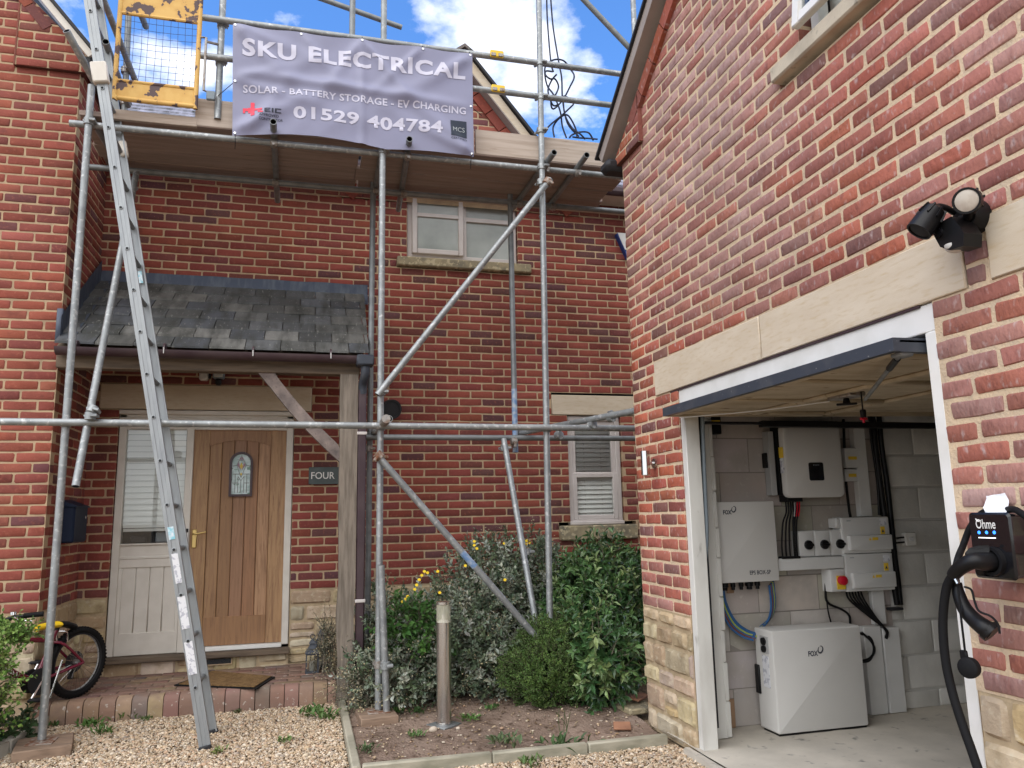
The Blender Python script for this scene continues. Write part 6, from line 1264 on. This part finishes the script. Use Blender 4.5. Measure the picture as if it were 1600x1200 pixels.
# pieces lying about
mb = MB(); c = P(972, 1133, Z=.04); mx = Matrix.Translation(c) @ Matrix.Rotation(R(-20), 4, 'Z') @ Matrix.Rotation(R(14), 4, 'X'); mb.box((-.055, -.045, -.012), (.055, .045, .002), 'terracotta', .004, None, mx); mb.build('tile_shard', label='orange terracotta tile fragment on the soil near the garage corner', cat='tile')
mb = MB(); c = P(990, 1100, Z=.07); mx = Matrix.Translation(c) @ Matrix.Rotation(R(10), 4, 'Z'); mb.box((-.11, -.13, -.04), (.12, .10, .002), 'old_stone', .01, None, mx); mb.build('paving_slab', label='broken grey slab lying on soil against the garage stone plinth', cat='slab')
mb = MB(); c = P(1000, 1088, Z=.11); mx = Matrix.Translation(c) @ Matrix.Rotation(R(40), 4, 'Z') @ Matrix.Rotation(R(8), 4, 'X'); mb.box((-.08, -.03, -.016), (.09, .05, .002), 'terracotta', .004, None, mx); mb.build('brick_slip', label='thin pink brick piece resting on the broken grey slab', cat='brick')
for (u, v, s, lb) in ((677, 1140, .026, 'larger round pale stone left of the bollard base'), (716, 1138, .014, 'smaller pale stone right of the bollard base')):
    mb = MB(); c = P(u, v, Z=.03); bm = bmesh.new(); bmesh.ops.create_icosphere(bm, subdivisions=2, radius=s); mb.add([c + Vector((p.co.x * 1.2, p.co.y, p.co.z * .75)) * (1 + .25 * noise.noise(p.co * 25 + c * 3)) - c * .25 * noise.noise(p.co * 25 + c * 3) * 0 for p in bm.verts], [[q.index for q in f.verts] for f in bm.faces], 'pebble', (.55, .47, .38)); bm.free(); mb.build('rock', label=lb, cat='stone', group='pale stones by the bollard', sharp=60)
# ================================================================== BICYCLE
rw = Vector((-1.56, 6.42, .152)); fdir = Vector((-.56, -.83, 0)).normalized(); left = Vector((-fdir.y, fdir.x, 0)); pitchb = -.20
def B(x, y, z):
    return rw + fdir * (x * math.cos(pitchb) - z * math.sin(pitchb) * 0) + left * y + ZA * (z + x * pitchb)
bike = thing('bicycle', rw, 'small dark red mountain bicycle with yellow saddle standing on the step by the plant', 'bicycle'); WR = .243
def wheel(c, ax, nm):
    ax = Vector(ax).normalized(); x = ax.cross(ZA).normalized(); y = x.cross(ax); mb = MB(); N1, N2 = 44, 10; vs = []; fs = []
    for i in range(N1):
        a = 2 * math.pi * i / N1; d_ = x * math.cos(a) + y * math.sin(a)
        for j in range(N2):
            b = 2 * math.pi * j / N2; vs.append(c + d_ * (WR - .023 + .023 * math.cos(b)) + ax * (.024 * math.sin(b)))
    for i in range(N1):
        for j in range(N2): fs.append((i * N2 + j, i * N2 + (j + 1) % N2, ((i + 1) % N1) * N2 + (j + 1) % N2, ((i + 1) % N1) * N2 + j))
    mb.add(vs, fs, 'rubber')
    for i in range(60):
        a = 2 * math.pi * i / 60; d_ = x * math.cos(a) + y * math.sin(a); t_ = d_.cross(ax)
        for s_ in (-1, 0, 1): p = c + d_ * (WR - .002 - .004 * abs(s_)) + ax * (.013 * s_) + t_ * (.006 * (s_ % 2)); mb.beam(p - d_ * .004, p + d_ * .006, .012, .010, 'rubber', ax)
    w_ = mb.build('wheel', bike, sharp=50); mb = MB()
    for rr, dx in ((WR - .047, .012), (WR - .047, -.012)):
        mb.sweep([c + ax * dx + (x * math.cos(2 * math.pi * i / 40) + y * math.sin(2 * math.pi * i / 40)) * rr for i in range(41)], .006, 'blackm' if dx > 0 else 'inv_side', 6)
    mb.build('rim', w_); mb = MB()
    for i in range(28):
        a = 2 * math.pi * i / 28; a2 = a + (.5 if i % 2 else -.5); s_ = .025 if i % 2 else -.025; mb.tube(c + ax * s_ + (x * math.cos(a2) + y * math.sin(a2)) * .022, c + (x * math.cos(a) + y * math.sin(a)) * (WR - .05), .0012, 'chrome', 5)
    mb.build('spokes', w_); mb = MB(); mb.tube(c - ax * .05, c + ax * .05, .018, 'coupler', 12); mb.tube(c - ax * .07, c + ax * .07, .006, 'chrome', 8); mb.build('hub', w_)
rc = B(0, 0, WR); wheel(rc, left, 'rear'); fdr = (fdir * .9 + left * .45).normalized(); fl = Vector((-fdr.y, fdr.x, 0)); fc = B(.80, 0, WR + .02); wheel(fc, fl, 'front')
bb = B(.33, 0, .24); stp = B(.20, 0, .53); hd0, hd1 = B(.70, 0, .47), B(.66, 0, .62)
mb = MB(); mb.sweep([hd1.lerp(hd0, .3), bb.lerp(hd0, .5) + ZA * .015, bb], .022, 'bikered', 12, 4); mb.sweep([hd1, stp.lerp(hd1, .5) - ZA * .03, B(.22, 0, .47)], .017, 'bikered', 12, 4); mb.tube(bb, stp, .016, 'bikered', 12); mb.tube(hd0, hd1, .022, 'bikered', 12)
for s_ in (-1, 1):
    mb.sweep([B(.225, s_ * .012, .46), B(.16, s_ * .05, .42), B(.01, s_ * .06, WR + .01)], .010, 'bikered', 8, 3); mb.sweep([bb + left * s_ * .02, B(.22, s_ * .05, .245), B(.0, s_ * .06, WR)], .011, 'bikered', 8, 3)
frm = mb.build('frame', bike, sharp=60)
mb = MB(); dn = (hd0.lerp(hd1, .2) - bb); dn.normalize(); ctr = bb.lerp(hd0, .52); put_text(mb, 'EIGH', ctr - left * .0 + left * .0245 - dn * .0 + dn * .10 - ZA * .002, -dn, ZA * .9, .13, .030, 'white', .02); mb.build('lettering', frm, recalc=False)
mb = MB(); mb.sweep([hd1 + ZA * .005, B(.648, 0, .70), B(.66, 0, .73)], .014, 'blackm', 10); hb = B(.66, 0, .735); mb.sweep([hb - fl * .26 + ZA * .04 - fdr * .03, hb - fl * .10 + ZA * .03, hb, hb + fl * .10 + ZA * .03, hb + fl * .26 + ZA * .04 - fdr * .03], .011, 'blackm', 10, 4); hbr = mb.build('handlebar', bike)
mb = MB()
for s_ in (-1, 1): a = hb + fl * s_ * .16 + ZA * .035 - fdr * .01; b2 = hb + fl * s_ * .27 + ZA * .041 - fdr * .032; mb.tube(a, b2, .017, 'rubber', 12)
mb.build('grip', hbr); mb = MB()
for s_ in (-1, 1): a = hb + fl * s_ * .12 + ZA * .03 + fdr * .03; mb.sweep([a, a + fl * s_ * .06 + fdr * .05 - ZA * .01, a + fl * s_ * .13 + fdr * .045 - ZA * .02], .006, 'chrome', 8, 3); mb.lathe(hb + fl * s_ * .10 + ZA * .045, ZA, [(0, .02), (.018, .018), (.024, .008)], 'chrome', 14)
mb.build('brake_lever', hbr)
mb = MB()
for s_ in (-1, 1): mb.sweep([hd0 - ZA * .01, B(.74, 0, .45) + fl * s_ * .05, fc + fl * s_ * .055], .014, 'blackm', 10, 3)
mb.build('fork', bike)
mb = MB(); mb.tube(stp - ZA * .02, B(.175, 0, .57), .013, 'blackm', 10); mb.build('seat_post', bike)
sx = [(.07, .062, .62), (.13, .072, .64), (.19, .055, .645), (.27, .028, .645), (.36, .02, .635)]; mb = MB(); vs = []; n = 10
for (x, hw, z) in sx:
    for k in range(n): a = 2 * math.pi * k / n; vs.append(B(x, hw * math.cos(a), z - .075 - (x - .2) * pitchb * 1.15 + .022 * math.sin(a)))
fs = [(i * n + k, i * n + (k + 1) % n, (i + 1) * n + (k + 1) % n, (i + 1) * n + k) for i in range(len(sx) - 1) for k in range(n)]
mb.add(vs[:3 * n], [f for f in fs[:2 * n]] + [tuple(range(n))], 'black'); mb.add(vs[2 * n:], [tuple(i - 2 * n for i in f) for f in fs[2 * n:]] + [tuple(range((len(sx) - 3) * n, (len(sx) - 2) * n))], 'byellow'); mb.build('saddle', bike)
mb = MB(); mb.lathe(bb - left * .05, left, [(0, .075), (.003, .078), (.006, .075)], 'blackm', 28); mb.lathe(bb + left * .03, left, [(0, .085), (.004, .088), (.008, .085)], 'blackm', 30); mb.build('chain_ring', bike)
mb = MB(); mb.sweep([bb + left * .05, bb + left * .055 + fdir * .07 + ZA * -.10, ], .008, 'chrome', 8); mb.sweep([bb - left * .06, bb - left * .065 - fdir * .07 + ZA * .11], .008, 'chrome', 8); cr_ = mb.build('crank', bike); mb = MB(); c = bb + left * .09 + fdir * .07 - ZA * .10; mb.box(c - Vector((.04, .035, .01)), c + Vector((.04, .035, .01)), 'blackm', .006); c = bb - left * .10 - fdir * .07 + ZA * .11; mb.box(c - Vector((.04, .035, .01)), c + Vector((.04, .035, .01)), 'blackm', .006); mb.build('pedal', cr_)
mb = MB(); mb.lathe(rc + left * -.03, left, [(-.03, .035), (-.02, .045), (-.01, .06), (.0, .075), (.004, .075)], 'blackm', 24); mb.box(rc - left * .06 - ZA * .12 - Vector((.015, .015, 0)), rc - left * .05 - ZA * .03 + Vector((.015, .015, 0)), 'blackm', .006); mb.build('gear_cluster', bike)
mb = MB()
for s_ in (-1, 1): mb.sweep([B(.14, s_ * .045, .43), B(.15, s_ * .05, .50), B(.19, s_ * .02, .52)], .006, 'chrome', 6, 3)
mb.build('rear_brake', bike)
mb = MB(); mb.sweep([B(.19, .07, .33), B(.29, .09, .12)], .007, 'chrome', 6); mb.build('kick_stand', bike)
# ================================================================== PLANTS
class LB:                                  # many small leaves quickly, as flat arrays
    def __init__(s): s.v = []; s.f = []; s.c = []
def leaf(mb, p, d, up, L, W, col, m='leaf', fold=.25, droop=.15):
    d = d.normalized(); sd_ = d.cross(up)
    if sd_.length < 1e-4: sd_ = d.orthogonal()
    sd_.normalize(); nn = sd_.cross(d)
    a = p; b = p + d * L * .5 - nn * 0; t = p + d * L - nn * (L * droop)
    l = p + d * L * .42 + sd_ * W / 2 + nn * (W * fold); r = p + d * L * .42 - sd_ * W / 2 + nn * (W * fold); l2 = p + d * L * .72 + sd_ * W * .38 + nn * (W * fold * .5); r2 = p + d * L * .72 - sd_ * W * .38 + nn * (W * fold * .5)
    k = mb.mi(m); o = len(mb.v); mb.v += [a, r, r2, t, l2, l, b]; mb.f += [[o, o + 1, o + 6], [o + 1, o + 2, o + 6], [o + 2, o + 3, o + 6], [o + 3, o + 4, o + 6], [o + 4, o + 5, o + 6], [o + 5, o, o + 6]]; mb.m += [k] * 6; mb.c += [col] * 6
def rv(s=1): return Vector((random.gauss(0, s), random.gauss(0, s), random.gauss(0, s)))
def vary(c, k=.25): q = U_(1 - k, 1 + k); return (c[0] * q * U_(.92, 1.08), c[1] * q, c[2] * q * U_(.9, 1.1))
def shrub(name, blobs, nspr, spr_len, nleaf, L, W, cols, label, cat, m='leaf', upb=.35, stemcol=(.10, .085, .06), flowers=None, seeds=0, seedcol=(.42, .36, .22), droopy=.15, inner=.45, pair=True, group=None, zmin=.03, sticks=0):
    base = Vector((sum(b[0].x for b in blobs) / len(blobs), sum(b[0].y for b in blobs) / len(blobs), .02)); o = thing(name, base, label, cat, group); fm, sm = MB(), MB(); fl_ = MB(); tot = sum(b[2] for b in blobs)
    for _ in range(nspr):
        t = rnd() * tot
        for (c, r, w_) in blobs:
            t -= w_
            if t <= 0: break
        d = rv(); d.y -= .25; d.z += .15; d.normalize(); q = inner + (1 - inner) * rnd() ** .5; bump_ = 1 + .28 * noise.noise(Vector((d.x * 2.2 + c.x, d.y * 2.2 + c.y, d.z * 2.2)))
        p = c + Vector((d.x * r.x, d.y * r.y, d.z * r.z)) * q * bump_
        if p.z < zmin or p.y > YM - .03: continue
        if p.x > XG - .06 and p.y < GC + .08: continue
        ax = (d + Vector((0, -.1, upb)) + rv(.35)).normalized(); sl_ = spr_len * U_(.6, 1.25); base_p = p - ax * sl_ * .5
        k = sm.mi('twig'); e = base_p + ax * sl_; sm.sweep([base_p, e], [.0028, .0012], 'twig', 4, 0, False, stemcol); ph = U_(0, 6.28); nl = int(nleaf * U_(.7, 1.3)); x = ax.orthogonal().normalized(); y = ax.cross(x); cb_ = random.choice(cols)
        for i in range(nl):
            f = (i + .6) / nl; a = ph + i * 2.4; rd = x * math.cos(a) + y * math.sin(a); ld_ = (rd * (1.0 - .4 * f) + ax * (.45 + .7 * f) + Vector((0, 0, .1 - droopy)) + rv(.18)); s_ = U_(.65, 1.15) * (1 - .3 * f * f)
            leaf(fm, base_p + ax * sl_ * f, ld_, (ax + rv(.3)), L * s_, W * s_, vary(cb_), m, U_(.05, .35), U_(.0, .35))
        if seeds and rnd() < seeds:
            for _k in range(7): qv = e + ax * U_(0, .05) + rv(.018); leaf(fm, qv, ax + rv(.6), ZA, .014, .010, vary(seedcol), 'leaf')
    for _k in range(sticks):                      # bare woody branches fanning out from the base
        c, r, w_ = random.choice(blobs); g0 = Vector((c.x + U_(-.12, .12), c.y + U_(-.1, .1), .02)); d = rv(); d.z = abs(d.z) + .3; d.y -= .3; d.normalize(); e = c + Vector((d.x * r.x, d.y * r.y, d.z * r.z)) * U_(.85, 1.12)
        if e.y > YM - .05 or (e.x > XG - .08 and e.y < GC + .1) or e.z < .05: continue
        sm.mi('twig'); sm.sweep([g0, g0.lerp(e, .5) + rv(.04) + Vector((0, 0, .05)), e], [.008, .005, .0018], 'twig', 5, 4, False, vary((.20, .17, .13)))
    fo = fm.build('foliage', o, recalc=False, smooth=False); sm.build('stems', o, recalc=False, smooth=False)
    if flowers:
        for (u, v, y_) in flowers:
            c = P(u, v, Y=y_); n_ = 11; q = (EYE - c).normalized() + Vector((0, 0, .6)); q.normalize(); x = q.orthogonal().normalized(); y = q.cross(x)
            for i in range(n_): a = 2 * math.pi * i / n_; leaf(fl_, c, x * math.cos(a) + y * math.sin(a) + q * .15, q, .014, .007, vary((.80, .56, .02), .1), 'leaf', 0, .1)
            fl_.lathe(c - q * .001, q, [(0, .004), (.004, .003)], 'flower', 8)
        fl_.build('flowers', o, recalc=False)
    return o
V3 = lambda *a: Vector(a)
GREY = [(.18, .215, .155), (.14, .18, .12), (.25, .28, .215), (.34, .365, .30), (.095, .135, .08), (.12, .165, .09)]
shrub('grey_shrub', [(V3(1.62, 6.50, .72), V3(.55, .52, .50), 3.2), (V3(1.05, 6.15, .42), V3(.62, .50, .42), 3.0), (V3(.72, 5.95, .26), V3(.42, .40, .30), 1.7), (V3(1.40, 5.95, .28), V3(.42, .38, .30), 1.3), (V3(1.95, 6.55, .62), V3(.40, .45, .48), 1.8), (V3(.66, 6.55, .42), V3(.30, .40, .40), .9)], 2300, .17, 11, .050, .025, GREY,
      'silvery grey green spreading shrub with yellow daisy flowers against the brick wall', 'shrub', sticks=60, seeds=.24, seedcol=(.33, .29, .18), flowers=[(655, 906, 5.9), (659, 899, 5.95), (663, 893, 5.95), (651, 914, 5.9), (668, 895, 6.0), (648, 921, 5.9), (634, 936, 5.85), (629, 940, 5.85), (637, 932, 5.85), (741, 852, 6.1), (745, 857, 6.1), (788, 849, 6.2), (823, 845, 6.3), (827, 848, 6.3), (684, 893, 6.0), (727, 884, 6.0), (789, 906, 5.95), (687, 926, 5.9), (741, 846, 6.1), (822, 850, 6.2)])
shrub('green_herb', [(V3(.74, 5.80, .60), V3(.20, .14, .20), 1.0), (V3(.92, 5.74, .42), V3(.14, .10, .16), .35)], 95, .14, 8, .062, .034, [(0.047, 0.119, 0.025), (0.068, 0.153, 0.034), (0.038, 0.093, 0.021)], 'bright green leafy weed growing through the grey shrub behind the paired poles', 'plant')
shrub('laurel_shrub', [(V3(2.32, 6.15, .60), V3(.50, .55, .52), 3), (V3(2.62, 6.55, .58), V3(.55, .5, .50), 2.4), (V3(2.12, 5.72, .44), V3(.34, .42, .44), 1.6), (V3(2.05, 5.42, .35), V3(.25, .35, .35), .9)], 1500, .20, 10, .090, .034, [(0.041, 0.097, 0.030), (0.054, 0.119, 0.038), (0.034, 0.081, 0.027), (0.101, 0.182, 0.061), (0.176, 0.243, 0.095)],
      'tall glossy dark green leafed bush beside the garage corner', 'bush', sticks=24, m='leaf_gloss', droopy=.42, seeds=0, zmin=.05)
shrub('hebe_shrub', [(V3(1.74, 5.58, .27), V3(.37, .31, .27), 2.2), (V3(1.80, 5.64, .45), V3(.25, .24, .19), 1)], 3500, .075, 16, .019, .0105, [(0.081, 0.149, 0.038), (0.068, 0.121, 0.030), (0.115, 0.189, 0.047), (0.135, 0.216, 0.061)], 'compact small leafed green shrub in front of the tall glossy bush', 'shrub', upb=.7, inner=.62)
shrub('dead_shrub', [(V3(.40, 6.3, .22), V3(.22, .26, .24), 1), (V3(.20, 6.75, .36), V3(.10, .14, .22), .6), (V3(.48, 5.85, .16), V3(.20, .2, .17), .9)], 330, .16, 9, .026, .012, [(.16, .165, .115), (.22, .20, .13), (.12, .13, .09), (.25, .23, .16)], 'straggly pale dried shrub sprawling round the foot of the oak post', 'shrub', sticks=40, seeds=.6, upb=.2)
shrub('leafy_plant', [(V3(-1.90, 5.38, .52), V3(.27, .25, .24), 2.4), (V3(-2.1, 5.4, .68), V3(.32, .3, .22), 1.6), (V3(-1.88, 5.50, .24), V3(.22, .2, .18), .7), (V3(-1.80, 5.80, .70), V3(.13, .12, .07), .5)], 900, .13, 9, .034, .024, [(.17, .30, .065), (.14, .26, .05), (.22, .36, .085), (.27, .38, .11), (.10, .19, .04)], 'bright green leafy plant at the left edge growing over the bicycle', 'plant')
shrub('low_weeds', [(V3(-1.80, 5.85, .09), V3(.16, .25, .10), 1)], 60, .10, 6, .06, .04, [(.035, .075, .025), (.03, .06, .02)], 'dark broad leafed weeds in the soil under the bicycle', 'weed')
# weed tufts: each its own plant
def tuft(x, y, z, s, col, label, n=26, grp='weeds in the gravel and soil'):
    mb = MB()
    for _ in range(n):
        a = U_(0, 6.28); d = Vector((math.cos(a) * U_(.2, 1), math.sin(a) * U_(.2, 1), U_(.4, 1.3))); p = Vector((x + random.gauss(0, s * .4), y + random.gauss(0, s * .4), z)); q = U_(.3, .9)
        leaf(mb, p + d.normalized() * s * q * .3, d + rv(.2), ZA, s * U_(.35, .7), s * U_(.14, .28), vary(col), 'leaf')
    mb.build('weed', label=label, cat='weed', group=grp, recalc=False, smooth=False)
WT = [(145, 1132, .13, (.08, .16, .035), 'small weed tuft at the foot of the brick step nearest the sole board'), (160, 1143, .10, (.07, .14, .03), 'low weed patch in gravel just in front of the brick step'), (195, 1120, .11, (.10, .17, .045), 'weed growing from the step joint left of the ladder'), (85, 1130, .08, (.06, .12, .03), 'tiny weed between the concrete kerb and the brick step'), (225, 1122, .07, (.10, .16, .05), 'sparse weed sprig at the step edge beside the ladder'),
      (488, 1113, .14, (.10, .17, .05), 'grassy weed tuft at the step near the bed edging'), (508, 1120, .15, (.09, .16, .045), 'taller weed in gravel beside the bed edging'), (447, 1155, .07, (.13, .19, .06), 'faint moss like weed in the middle of the gravel'), (340, 1172, .07, (.16, .20, .06), 'yellowish weed by the ladder foot'), (372, 1110, .06, (.09, .10, .04), 'reddish stem weed at the step right of the ladder'),
      (655, 1120, .09, (.05, .10, .03), 'dark weed in soil left of the bollard'), (733, 1130, .10, (.09, .18, .04), 'bright green weed in soil right of the bollard base'), (648, 1152, .08, (.10, .17, .05), 'pale weed in soil in front of the bollard'), (790, 1166, .13, (.09, .13, .06), 'flat grey green weed against the front edging'), (880, 1165, .16, (.06, .11, .04), 'tall thin weed sprouting in front of the bed edging'), (575, 1110, .10, (.08, .17, .04), 'weed beside the sole board under the paired poles'), (618, 1120, .09, (.07, .15, .035), 'leafy weed right of the paired poles base'), (830, 1190, .10, (.12, .18, .06), 'weed in gravel at the bottom edge before the soil bed'), (570, 1180, .09, (.08, .12, .05), 'weed inside the soil bed corner by the edging'), (765, 1113, .09, (.07, .15, .04), 'weed at the skirt of the grey shrub right of the bollard')]
for (u, v, s, col, lb) in WT:
    p = P(u, v, Z=.02); tuft(p.x, p.y, soilz(p.x, p.y) if p.x > .33 and p.y > 4.57 else 0, s * .8, col, lb, 34)
mb = MB(); c = P(880, 1165, Z=.0)
for k in range(5): mb.sweep([c + rv(.01), c + Vector((U_(-.03, .03), U_(-.02, .02), .10)), c + Vector((U_(-.05, .05), U_(-.03, .03), U_(.14, .22)))], .002, 'twig', 5, 3, True, (.06, .09, .03))
mb.build('weed', label='bare upright stems of a weed in front of the bed edging', cat='weed', group='weeds in the gravel and soil')

mb = MB()
for _ in range(420):
    x, y = U_(.38, 2.14), U_(4.65, 6.2); d = Vector((random.gauss(0, 1), random.gauss(0, 1), U_(-.1, .35)))
    leaf(mb, Vector((x, y, soilz(x, y) + .006)), d, ZA + rv(.3), U_(.012, .04), U_(.006, .018), vary(random.choice([(.20, .13, .07), (.28, .20, .11), (.12, .08, .05), (.30, .25, .17)])), 'leaf', U_(0, .4), U_(0, .3))
for _ in range(60):
    x, y = U_(.38, 2.14), U_(4.8, 6.0); a = U_(0, 6.28); q = Vector((math.cos(a), math.sin(a), .05)) * U_(.03, .09); p = Vector((x, y, soilz(x, y) + .006)); mb.sweep([p, p + q * .5 + rv(.004), p + q], .0016, 'twig', 4, 0, False, (.16, .11, .07))
mb.build('leaf_litter', kind='stuff', recalc=False, smooth=False)
